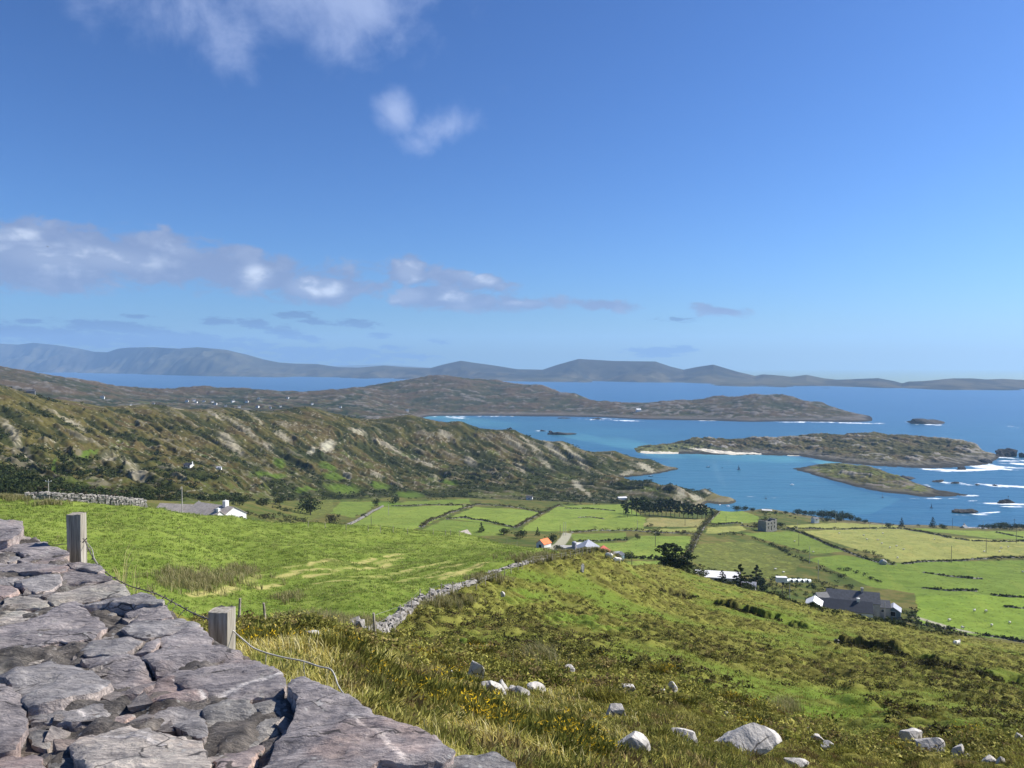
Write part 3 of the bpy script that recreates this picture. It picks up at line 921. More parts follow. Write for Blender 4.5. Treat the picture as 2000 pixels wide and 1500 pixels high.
ia, ib, ig = rocky(ISLE, 121, 2.3)
ipx, ipy = ISLE.pixels()
ic = np.zeros(ISLE.X.shape + (3,), np.float32)
ic[:] = (.118, .105, .046)
ic = lay_on(ic, sstep(ig + .4 * ia, .05, .5), (.125, .092, .052), .8)
ic = lay_on(ic, sstep(-ia - .3 * ig, .05, .4), (.050, .052, .024), .85)
ic = lay_on(ic, sstep(-ib - .3 * ia, .2, .6), (.045, .046, .022), .8)
ic = lay_on(ic, sstep(ia + .7 * ib + .3 * sstep(ipx, 1840, 1920), .56, .85), (.34, .31, .27), .8)
dune = sstep(-ipx, -1480, -1440) * sstep(ipy, 868, 873) * sstep(-(ISLE.X - 0), -1e9, -1e8 + 0) if False else in_poly(ipx, ipy, [(1235, 872), (1330, 866), (1390, 872), (1440, 880), (1440, 890), (1240, 890)])
ic = lay_on(ic, dune * sstep(ib + .6 * ig + .5, 0, .4), (.175, .185, .075), .9)
sand = in_poly(ipx, ipy + 1.2 * ib, [(1252, 881.5), (1290, 882.5), (1322, 883.5), (1322, 895), (1252, 895)]) | in_poly(ipx, ipy + 1.0 * ib, [(1345, 874.5), (1372, 876), (1420, 881.5), (1486, 885), (1488, 887.5), (1430, 888), (1392, 884.5), (1360, 878)]) \
    | in_poly(ipx, ipy, [(1538, 889), (1562, 890), (1562, 895), (1536, 893)]) | ((ISLE.Z < 1.2) & (ipx < 1325) & (ipx > 1250) & (ipy > 881))
ic = lay_on(ic, sand, (.62, .56, .45))
rocks = (~sand) & (ipx > 1325)
ic = lay_on(ic, rocks * sstep(-ISLE.Z, -5.5, -2.5), (.17, .155, .13), .75)
ic = lay_on(ic, rocks * sstep(-ISLE.Z, -2.4, -1.0), (.045, .042, .038), .9)
ic[~(sand)] *= .82
isle = link('island', ISLE.mesh('island', ic, ISLE.Z > -1.5), mat_far)
tag(isle, 'long low rocky island joined to the shore by a strip of sand', 'island', kind='structure')
ja, jb, jg = rocky(ISLET, 141, 2.0)
jpx, jpy = ISLET.pixels()
jc = np.zeros(ISLET.X.shape + (3,), np.float32)
jc[:] = (.150, .160, .050)
jc = lay_on(jc, sstep(jg + .5 * ja, .1, .5), (.130, .110, .048), .8)
jc = lay_on(jc, sstep(ja + .6 * jb, .25, .6), (.28, .25, .21), .8)
jc = lay_on(jc, sstep(-ja - .4 * jb, .15, .5), (.055, .056, .026), .8)
jc = lay_on(jc, in_poly(jpx, jpy, [(1715, 940), (1790, 938), (1785, 950), (1700, 948)]) * sstep(ja, -.5, .3), (.26, .215, .185), .85)
jc = lay_on(jc, sstep(-ISLET.Z, -2.6, -1.5), (.13, .115, .095), .8)
jc = lay_on(jc, sstep(-ISLET.Z, -1.4, -.6), (.045, .042, .038), .9)
jc *= .85
islet = link('islet', ISLET.mesh('islet', jc, ISLET.Z > -1.5), mat_far)
tag(islet, 'flat grassy islet lying in front of the long rocky island', 'islet', kind='structure')


def mountain(name, crest, base, deep, cols, seed, label, rough=1.0):
    """a range from its foot on the far shore up to its crest, with spurs and gullies"""
    cx = np.array([c[0] for c in crest], float)
    cy = np.array([c[1] for c in crest], float)
    bx = np.array([b[0] for b in base], float)
    by = np.array([b[1] for b in base], float)
    px = np.linspace(cx[0], cx[-1], 1300)
    nb, nt = 70, 26
    yb = np.interp(px, bx, by)
    yc = np.interp(px, cx, cy)
    db = EYE / uq(px, yb)[1]
    u = uq(px, yc)[0]
    qc = uq(px, yc)[1]
    V = []
    for k in range(nb + nt):
        t = k / (nb - 1)
        d = db + deep * min(t, 1) + deep * .9 * max(0, t - 1)
        zc = EYE - qc * (db + deep)
        if t <= 1:
            e = .35 * t + .65 * t ** 1.7
            z = -6 + (zc + 6) * e
        else:
            z = zc - (zc + 60) * (1.2 * (t - 1)) ** 1.2
        x = u * d
        g = fbm(x / 900, d / 1500, seed, 4, .55) * 1.0 + .35 * fbm(x / 240, d / 400, seed + 5, 3)
        z = z + g * rough * 0.50 * np.maximum(zc, 20) * np.sin(math.pi * min(max(t, 0), 1)) ** .8 * (1 if t <= 1 else 0)
        V.append(np.stack([x, d, z], -1))
    V = np.array(V)
    ny, nx = V.shape[:2]
    idx = np.arange(nx * ny).reshape(ny, nx)
    f = np.stack([idx[:-1, :-1], idx[:-1, 1:], idx[1:, 1:], idx[1:, :-1]], -1).reshape(-1, 4)
    v = V.reshape(-1, 3)
    n = fbm(v[:, 0] / 500, v[:, 1] / 700, seed + 11, 4)
    n2_ = fbm(v[:, 0] / 90, v[:, 1] / 200, seed + 13, 3)
    c = np.tile(np.array(cols[0], np.float32), (len(v), 1))
    m = sstep(n, -.1, .5)[:, None]
    c = c * (1 - m) + np.array(cols[1]) * m
    m = (sstep(fbm(v[:, 0] / 1400, v[:, 1] / 900, seed + 17, 3), .1, .5))[:, None] * .55
    c = c * (1 - m) + np.array((.10, .095, .055)) * m
    m = (sstep(-v[:, 2], -110, -20) * sstep(n2_, -.1, .4))[:, None] * .7
    c = c * (1 - m) + np.array(cols[2]) * m
    o = link(name, new_mesh(name, v, f, c), mat_mtn)
    tag(o, label, 'mountains', kind='structure')
    return o


mat_mtn = mat_attr('mountain_cover', rough=.95, var=.22, scale=.012, scale2=.003, spec=.02)
MC = [(.050, .048, .034), (.034, .036, .028), (.115, .10, .062)]
mountain('mountains', [(-420, 668), (-150, 674), (0, 671), (35, 673), (65, 669.5), (110, 674), (150, 680), (185, 687), (210, 688), (230, 681), (250, 679), (300, 678), (350, 681), (385, 678), (430, 682),
                       (480, 692), (515, 702), (545, 708), (575, 710), (620, 711), (660, 717), (700, 718), (750, 714), (790, 717), (840, 719), (865, 712), (900, 704.5), (930, 709),
                       (960, 713), (1010, 721), (1060, 722), (1090, 712), (1130, 701), (1200, 705), (1280, 706), (1310, 716), (1335, 722), (1360, 717), (1393, 712), (1440, 726), (1475, 734),
                       (1490, 731), (1530, 734), (1545, 736), (1575, 732), (1610, 739), (1640, 742), (1680, 747.5), (1750, 750.5), (1800, 752), (1825, 757), (1852, 763.5), (1870, 766)],
         [(-420, 724.5), (50, 727), (212, 729.5), (375, 734), (500, 736.5), (620, 739), (750, 742), (1060, 746), (1300, 749.5), (1450, 757), (1600, 763), (1700, 766), (1852, 767.5), (1870, 768)],
         1500, MC, 201, 'blue grey mountain range along the far shore of the bay')
mountain('mountains', [(1560, 741), (1640, 741.5), (1715, 738.5), (1745, 744), (1762, 748.5), (1775, 745), (1800, 744.5), (1860, 739), (1900, 739), (1925, 741), (1960, 740), (2000, 742), (2150, 745), (2300, 752)],
         [(1560, 755), (1850, 762.5), (2000, 763.5), (2300, 765)], 900, MC, 231, 'low pale hills on the far shore at the mouth of the bay')
mountain('mountains', [(600, 717), (660, 714.5), (720, 712.5), (760, 712.5), (800, 715), (850, 718.5)], [(600, 718), (850, 718.5)], 3500, MC, 251,
         'faint distant hill showing over a dip in the range', .3)

# the sea: one sheet to beyond the far shore
su = np.linspace(-1.15, 1.15, 1150)
sq = np.linspace(EYE / 16300, EYE / 480, 620)
sy = EYE / sq
SX, SY = su[None, :] * sy[:, None], sy[:, None] * np.ones((1, len(su)))
spx, spy = to_px(SX, SY, 0 * SX)
sc_ = np.zeros(SX.shape + (3,), np.float32)
sc_[:] = (.026, .100, .200)
sc_ = lay_on(sc_, sstep(spy, 800, 850), (.026, .110, .190))
sn = fbm(SX / 120, SY / 260, 301, 3)
bay = in_poly(spx, spy, [(1180, 985), (1240, 930), (1330, 885), (1500, 884), (1600, 900), (1560, 916), (1640, 950), (1760, 975), (1700, 1005), (1450, 1010)])
sc_ = lay_on(sc_, bay, (.042, .145, .215), .9)
teal = spots(spx, spy, [(1235, 868, 60, 10, 12), (1180, 862, 60, 7, 14), (850, 812, 60, 8, 2), (930, 824, 90, 9, 6), (1300, 889, 55, 7, 4), (1440, 892, 140, 10, 3), (1620, 905, 40, 5, 8), (1120, 853, 50, 5, 12)])
sc_ = lay_on(sc_, np.clip(teal, 0, 1) * (.75 + .25 * sn), (.100, .300, .320), .95)
teal2 = spots(spx, spy, [(1100, 840, 260, 26, 6), (1400, 905, 130, 20, 0)])
sc_ = lay_on(sc_, teal2, (.036, .140, .205), .6)
# surf: white water where the swell breaks on the rocks; thin streaks elsewhere
SURF = [(1935, 911, 90, 2.4, 3, 1.3), (1960, 893.5, 60, 1.8, 4, 1.2), (1900, 918, 70, 2.0, -2, 1.2), (1850, 918, 60, 1.8, 2, 1.2), (1985, 906, 50, 1.8, 2, 1.1), (1990, 900, 40, 1.5, 0, 1.0), (1945, 915, 60, 1.6, 4, 1.1), (1915, 904, 40, 1.5, 10, 1.1),
        (1830, 940.5, 46, 1.4, 5, 1.1), (1880, 944, 60, 1.8, 3, 1.2), (1950, 949, 70, 2.2, 2.5, 1.3), (2010, 952, 40, 2.0, 3, 1.3), (1905, 947.5, 60, 1.2, 3, 1.1), (1800, 947, 24, 1.2, 0, .9), (1818, 949.5, 18, 1.1, 0, .9), (1960, 984, 46, 1.6, 2, 1.2),
        (1995, 985, 34, 2.0, 2, 1.2), (1975, 989.5, 26, 1.0, 2, 1.0), (1908, 1004.5, 30, 1.3, 3, 1.1), (1930, 1001.5, 26, 1.1, -4, 1.), (1880, 1006, 24, 1.0, 2, .9), (1895, 968, 24, 1.4, 0, 1.0), (1830, 973.5, 54, 1.0, 0, 1.0), (1900, 978, 12, 1.2, 0, .9),
        (1480, 822, 150, .8, 0.5, 1.1), (1400, 821, 60, 1.2, 0, 1.2), (1460, 822, 40, 1.2, 0, 1.2), (1580, 824.5, 70, 1.0, 0, 1.1), (1660, 826, 50, 1.0, 1, 1.1), (1700, 827, 36, 1.2, 1, 1.1), (1772, 824, 8, 1.4, 0, 1.), (1830, 830, 46, .9, 2, 1.1),
        (900, 816.5, 30, 1.2, 2, 1.), (880, 813.5, 40, .9, 0, .9), (1060, 842, 14, 1.3, 3, 1.1), (1140, 819, 44, .9, 2, .9), (1222, 821.5, 34, 1.1, 2, 1.), (1180, 818, 30, .8, 0, .9), (970, 813, 50, .8, 0, .7), (1510, 972, 10, 1.2, 3, .5),
        (1470, 970, 14, 1.0, 3, .4), (1985, 834, 26, 2, 3, .35), (1690, 917.5, 30, 1.2, 3, .8), (1740, 914.5, 30, 1.1, 0, .8), (1620, 905, 16, .9, 6, .7)]
fo = spots(spx, spy, SURF)
fnz = fbm(SX / 9, SY / 30, 311, 5, .65)
fnz2 = fbm(SX / 40, SY / 60, 313, 3)
foam = np.clip(fo * (1.0 + .7 * fnz2) + 1.1 * fnz * (fo > 0) - .50, 0, 1)
foam = sstep(foam, .0, .95)
wake = spots(spx, spy, [(1400, 920, 6, 26, -18, .5), (1412, 940, 4, 20, -16, .4), (1380, 902, 16, 2.5, 10, .3)])
sc_ = lay_on(sc_, np.clip(wake, 0, 1) * .5, (.12, .24, .30))
sc_ = lay_on(sc_, foam, (.80, .84, .86))
dlim = EYE / uq(spx[0], np.interp(spx[0], [-420, 50, 212, 375, 500, 620, 750, 1060, 1300, 1450, 1560, 1850, 2000, 2300], [724.5, 727, 729.5, 734, 736.5, 739, 742, 746, 749.5, 757, 762, 763, 763.5, 765]))[1] + 700
water = SY < dlim[None, :]
idx = np.arange(SX.size).reshape(SX.shape)
sf = np.stack([idx[1:, :-1], idx[1:, 1:], idx[:-1, 1:], idx[:-1, :-1]], -1).reshape(-1, 4)
sf = sf[water[1:, :-1].ravel()]
sme = new_mesh('sea', np.stack([SX, SY, 0 * SX], -1).reshape(-1, 3), sf, sc_.reshape(-1, 3))
m = bpy.data.materials.new('sea_water')
m.use_nodes = True
m.node_tree.nodes.clear()
N = Nodes(m.node_tree)
co = N.n('ShaderNodeTexCoord').outputs['Object']
at = N.n('ShaderNodeAttribute', None, attribute_name='Col').outputs['Color']
wv = N.n('ShaderNodeMapping', {0: co, 2: (0, 0, math.radians(18)), 3: (.35, 1.0, 1)}, vector_type='POINT').outputs[0]
w1 = N.noise(wv, .055, 5.0, .6)
w2 = N.noise(wv, .35, 4.0, .6)
patch = N.noise(N.n('ShaderNodeMapping', {0: co, 2: (0, 0, math.radians(12)), 3: (.3, 1.0, 1)}, vector_type='POINT').outputs[0], .006, 4.0, .6)
foamf = N.smooth(N.n('ShaderNodeSeparateColor', {0: at}).outputs[0], .15, .6)
cc = N.mix(1.0, at, N.ramp(N.math('ADD', N.math('MULTIPLY', w1, .5), N.math('MULTIPLY', patch, .5)), [(0.3, (.78, .80, .84)), (0.7, (1.2, 1.18, 1.14))]), 'MULTIPLY')
bmp = N.n('ShaderNodeBump', {'Height': N.math('ADD', N.math('MULTIPLY', w1, 3.0), w2), 'Strength': .55, 'Distance': 1.2}).outputs[0]
p = N.n('ShaderNodeBsdfPrincipled', {'Base Color': cc, 'Roughness': N.mix(foamf, (.30, .30, .30), (.9, .9, .9)), 'IOR': 1.333, 'Specular IOR Level': .42, 'Normal': bmp})
N.n('ShaderNodeOutputMaterial', {0: p.outputs[0]})
sea = link('sea', sme, m)
tag(sea, 'blue sea of the bay, teal in the shallows and white with surf on the rocks', 'sea', kind='structure')

# the air over the bay
hz = MB()
hz.box((-18500, -400, -1.0), (18500, 16500, 720.0))
m = bpy.data.materials.new('sea_air')
m.use_nodes = True
m.node_tree.nodes.clear()
N = Nodes(m.node_tree)
v = N.n('ShaderNodeVolumePrincipled', {'Color': (.44, .68, 1.0, 1), 'Density': 0.000062, 'Anisotropy': 0.1})
o_ = N.n('ShaderNodeOutputMaterial')
m.node_tree.links.new(v.outputs[0], o_.inputs['Volume'])
haze = hz.build('haze', m)
tag(haze, 'thin blue air over the bay, thickening towards the far mountains', 'haze', kind='stuff')
# ---------------------------------------------------------------- the parapet wall at the viewpoint
TOP = EYE - 0.82


def on_plane(px, py, z):
    u, q = uq(px, py)
    d = (EYE - z) / q
    return u * d, d


def mat_slate():
    m = bpy.data.materials.new('slate_stone')
    m.use_nodes = True
    m.node_tree.nodes.clear()
    N = Nodes(m.node_tree)
    co = N.n('ShaderNodeTexCoord').outputs['Object']
    at = N.n('ShaderNodeAttribute', None, attribute_name='Col').outputs['Color']
    lay = N.n('ShaderNodeMapping', {0: co, 2: (.1, .15, math.radians(28)), 3: (1.0, 3.2, 2.0)}, vector_type='POINT').outputs[0]
    n1 = N.noise(lay, 7.0, 8.0, .62, .3)
    n2 = N.noise(lay, 34.0, 6.0, .68)
    n3 = N.noise(co, 3.2, 4.0, .6)
    n4 = N.noise(co, 120.0, 4.0, .7)
    k = N.math('ADD', N.math('MULTIPLY', n1, 1.0), N.math('MULTIPLY', n2, .95))
    c = N.mix(1.0, at, N.ramp(N.math('MULTIPLY', k, .5), [(.32, (.22, .22, .24)), (.43, (.66, .65, .67)), (.52, (1.08, 1.05, 1.03)), (.64, (1.65, 1.58, 1.52))]), 'MULTIPLY')
    # rusty and greenish stains, grey lichen
    c = N.mix(N.math('MULTIPLY', N.smooth(n3, .52, .68), .45), c, N.mix(1.0, c, (1.28, .98, .82), 'MULTIPLY'))
    c = N.mix(N.math('MULTIPLY', N.smooth(N.noise(co, 2.1, 5.0, .6), .54, .68), .40), c, N.mix(1.0, c, (.86, 1.04, .92), 'MULTIPLY'))
    li = N.math('MULTIPLY', N.smooth(N.noise(co, 15.0, 7.0, .7), .56, .66), N.smooth(N.noise(co, 4.5, 4.0, .6), .42, .62))
    c = N.mix(N.math('MULTIPLY', li, .6), c, (.34, .33, .29))
    c = N.mix(N.math('MULTIPLY', N.smooth(n4, .60, .72), .45), c, (.40, .38, .36))
    c = N.mix(N.math('MULTIPLY', N.smooth(n4, .40, .30), .55), c, (.035, .030, .032))
    cw = N.mix(.12, lay, N.n('ShaderNodeTexNoise', {'Vector': co, 'Scale': 9.0, 'Detail': 4.0}).outputs['Color'])
    cr_ = N.n('ShaderNodeTexVoronoi', {'Vector': cw, 'Scale': 5.0}, feature='DISTANCE_TO_EDGE').outputs[0]
    crk = N.math('MULTIPLY', N.smooth(cr_, .022, .006), N.smooth(N.noise(co, 5.5, 3., .6), .48, .58))
    c = N.mix(N.math('MULTIPLY', crk, .85), c, (.03, .027, .026))
    fl = N.n('ShaderNodeTexVoronoi', {'Vector': co, 'Scale': 46.0}).outputs['Distance']
    c = N.mix(N.math('MULTIPLY', N.math('MULTIPLY', N.smooth(fl, .30, .14), N.smooth(N.noise(co, 6.5, 4., .6), .52, .64)), .65), c, (.46, .45, .42))
    h = N.math('ADD', N.math('ADD', N.math('MULTIPLY', n1, 1.0), N.math('MULTIPLY', n2, .45)), N.math('MULTIPLY', n4, .14))
    b = N.n('ShaderNodeBump', {'Height': h, 'Strength': 1.0, 'Distance': .022}).outputs[0]
    p = N.n('ShaderNodeBsdfPrincipled', {'Base Color': c, 'Roughness': .78, 'Specular IOR Level': .3, 'Normal': b})
    N.n('ShaderNodeOutputMaterial', {0: p.outputs[0]})
    return m


M_SLATE = mat_slate()


def slab(poly, top, tilt, thick, seed, tint, veins=(), parent=None, step=None):
    """one flat stone: its outline as seen, its own height, lean and thickness"""
    rng = np.random.default_rng(seed)
    mx = sum(p[0] for p in poly) / len(poly)
    my = sum(p[1] for p in poly) / len(poly)
    poly = [(mx + (x - mx) * 1.04, my + (y - my) * 1.05) for x, y in poly]
    pts = [on_plane(x, y, top) for x, y in poly]
    area = sum(pts[i][0] * pts[(i + 1) % len(pts)][1] - pts[(i + 1) % len(pts)][0] * pts[i][1] for i in range(len(pts)))
    if area < 0:
        pts = pts[::-1]
    cx = sum(p[0] for p in pts) / len(pts)
    cy = sum(p[1] for p in pts) / len(pts)
    st = step or max(.0075, .0036 * cy)
    B = []
    for i in range(len(pts)):
        a, b = np.array(pts[i]), np.array(pts[(i + 1) % len(pts)])
        L = np.linalg.norm(b - a)
        n = max(2, int(L / st))
        nrm = np.array([b[1] - a[1], a[0] - b[0]]) / max(L, 1e-6)
        w = rng.uniform(0, 100)
        for k in range(n):
            t = k / n
            p = a + (b - a) * t
            off = .0062 * float(fbm(np.array([w + t * L / .022]), np.array([0.]), seed, 3)[0]) * (math.sin(math.pi * t) ** .5)
            B.append(p + nrm * off)
    B = np.array(B)
    x0, y0 = B.min(0)
    x1, y1 = B.max(0)
    gx, gy = np.meshgrid(np.arange(x0, x1, st), np.arange(y0, y1, st))
    gx = gx.ravel() + rng.uniform(-.3, .3, gx.size) * st
    gy = gy.ravel() + rng.uniform(-.3, .3, gy.size) * st
    ok = in_poly(gx, gy, [tuple(p) for p in B])
    gx, gy = gx[ok], gy[ok]
    dist = np.sqrt(((gx[:, None] - B[:, 0]) ** 2 + (gy[:, None] - B[:, 1]) ** 2).min(1)) if len(gx) else np.zeros(0)
    ok = dist > st * .6
    gx, gy, dist = gx[ok], gy[ok], dist[ok]
    V2 = [Vector((p[0], p[1])) for p in B] + [Vector(p) for p in zip(gx, gy)]
    res = delaunay_2d_cdt(V2, [], [list(range(len(B)))], 1, 1e-5)
    xy = np.array([(v.x, v.y) for v in res[0]])
    tri = np.array([f for f in res[2] if len(f) == 3])
    d = np.sqrt(((xy[:, None, 0] - B[None, :, 0]) ** 2 + (xy[:, None, 1] - B[None, :, 1]) ** 2).min(1))

    def surf(x, y, d):
        ca, sa = math.cos(.5), math.sin(.5)
        a, b = x * ca + y * sa, -x * sa + y * ca
        lam = fbm(a / .22, b / .10, seed + 3, 3)
        step_ = np.floor(lam * 3.2) / 3.2
        z = top + (x - cx) * tilt[0] + (y - cy) * tilt[1]
        return z + .011 * step_ + .006 * lam + .004 * fbm(x / .045, y / .045, seed + 8, 3) - .004 * np.exp(-(d / .006)) - .006 * np.exp(-d / .04) * np.clip(fbm(x / .06, y / .06, seed + 13, 2), 0, 1)

    z = surf(xy[:, 0], xy[:, 1], d)
    V = [np.column_stack([xy, z])]
    F = [tri]
    C = np.tile(np.array(tint, float), (len(xy), 1)) * (1 + .16 * fbm(xy[:, 0] / .12, xy[:, 1] / .07, seed + 21, 3)[:, None])
    for vp in veins:
        q = [on_plane(x, y, top) for x, y in vp[0]]
        dm = np.full(len(xy), 9.)
        for (ax, ay), (bx, by) in zip(q[:-1], q[1:]):
            LL = (bx - ax) ** 2 + (by - ay) ** 2
            t = np.clip(((xy[:, 0] - ax) * (bx - ax) + (xy[:, 1] - ay) * (by - ay)) / LL, 0, 1)
            dm = np.minimum(dm, np.hypot(xy[:, 0] - ax - t * (bx - ax), xy[:, 1] - ay - t * (by - ay)))
        k = (1 - sstep(dm, vp[1] * .4, vp[1] * 1.2))[:, None]
        C = C * (1 - k) + np.array((.62, .58, .54)) * k
    Cs = [C]
    n0 = len(xy)
    nb = len(B)
    zb = surf(B[:, 0], B[:, 1], np.zeros(nb))
    cen = np.array([cx, cy])
    rings = []
    lay_n = np.array([float(x) for x in rng.uniform(-.004, .006, 6)])
    for r, f in enumerate((0, .18, .42, .7, 1.0)):
        out = (B - cen) / np.maximum(np.linalg.norm(B - cen, axis=1, keepdims=True), 1e-6)
        j = fbm(np.arange(nb) * .21 + 40 * r, np.full(nb, r * 3.1), seed + 31, 3) * .006
        o = (lay_n[r] if r else 0) + (j if r else 0) - (.02 * f if r > 2 else 0)
        rings.append(np.column_stack([B + out * np.array(o).reshape(-1, 1), zb - thick * f]))
    V += rings
    for r in range(len(rings)):
        cc = np.tile(np.array(tint) * np.array((1.55, 1.42, 1.32)), (nb, 1)) * (1 + .2 * rng.uniform(-1, 1))
        Cs.append(cc)
    k = np.arange(nb)
    k2 = (k + 1) % nb
    Q = []
    for r in range(len(rings) - 1):
        a = n0 + r * nb
        Q.append(np.stack([a + k2, a + k, a + nb + k, a + nb + k2], -1))
    F.append(np.concatenate(Q))
    me = new_mesh('stone', np.concatenate(V), F, np.concatenate(Cs))
    return link('stone', me, M_SLATE, parent)


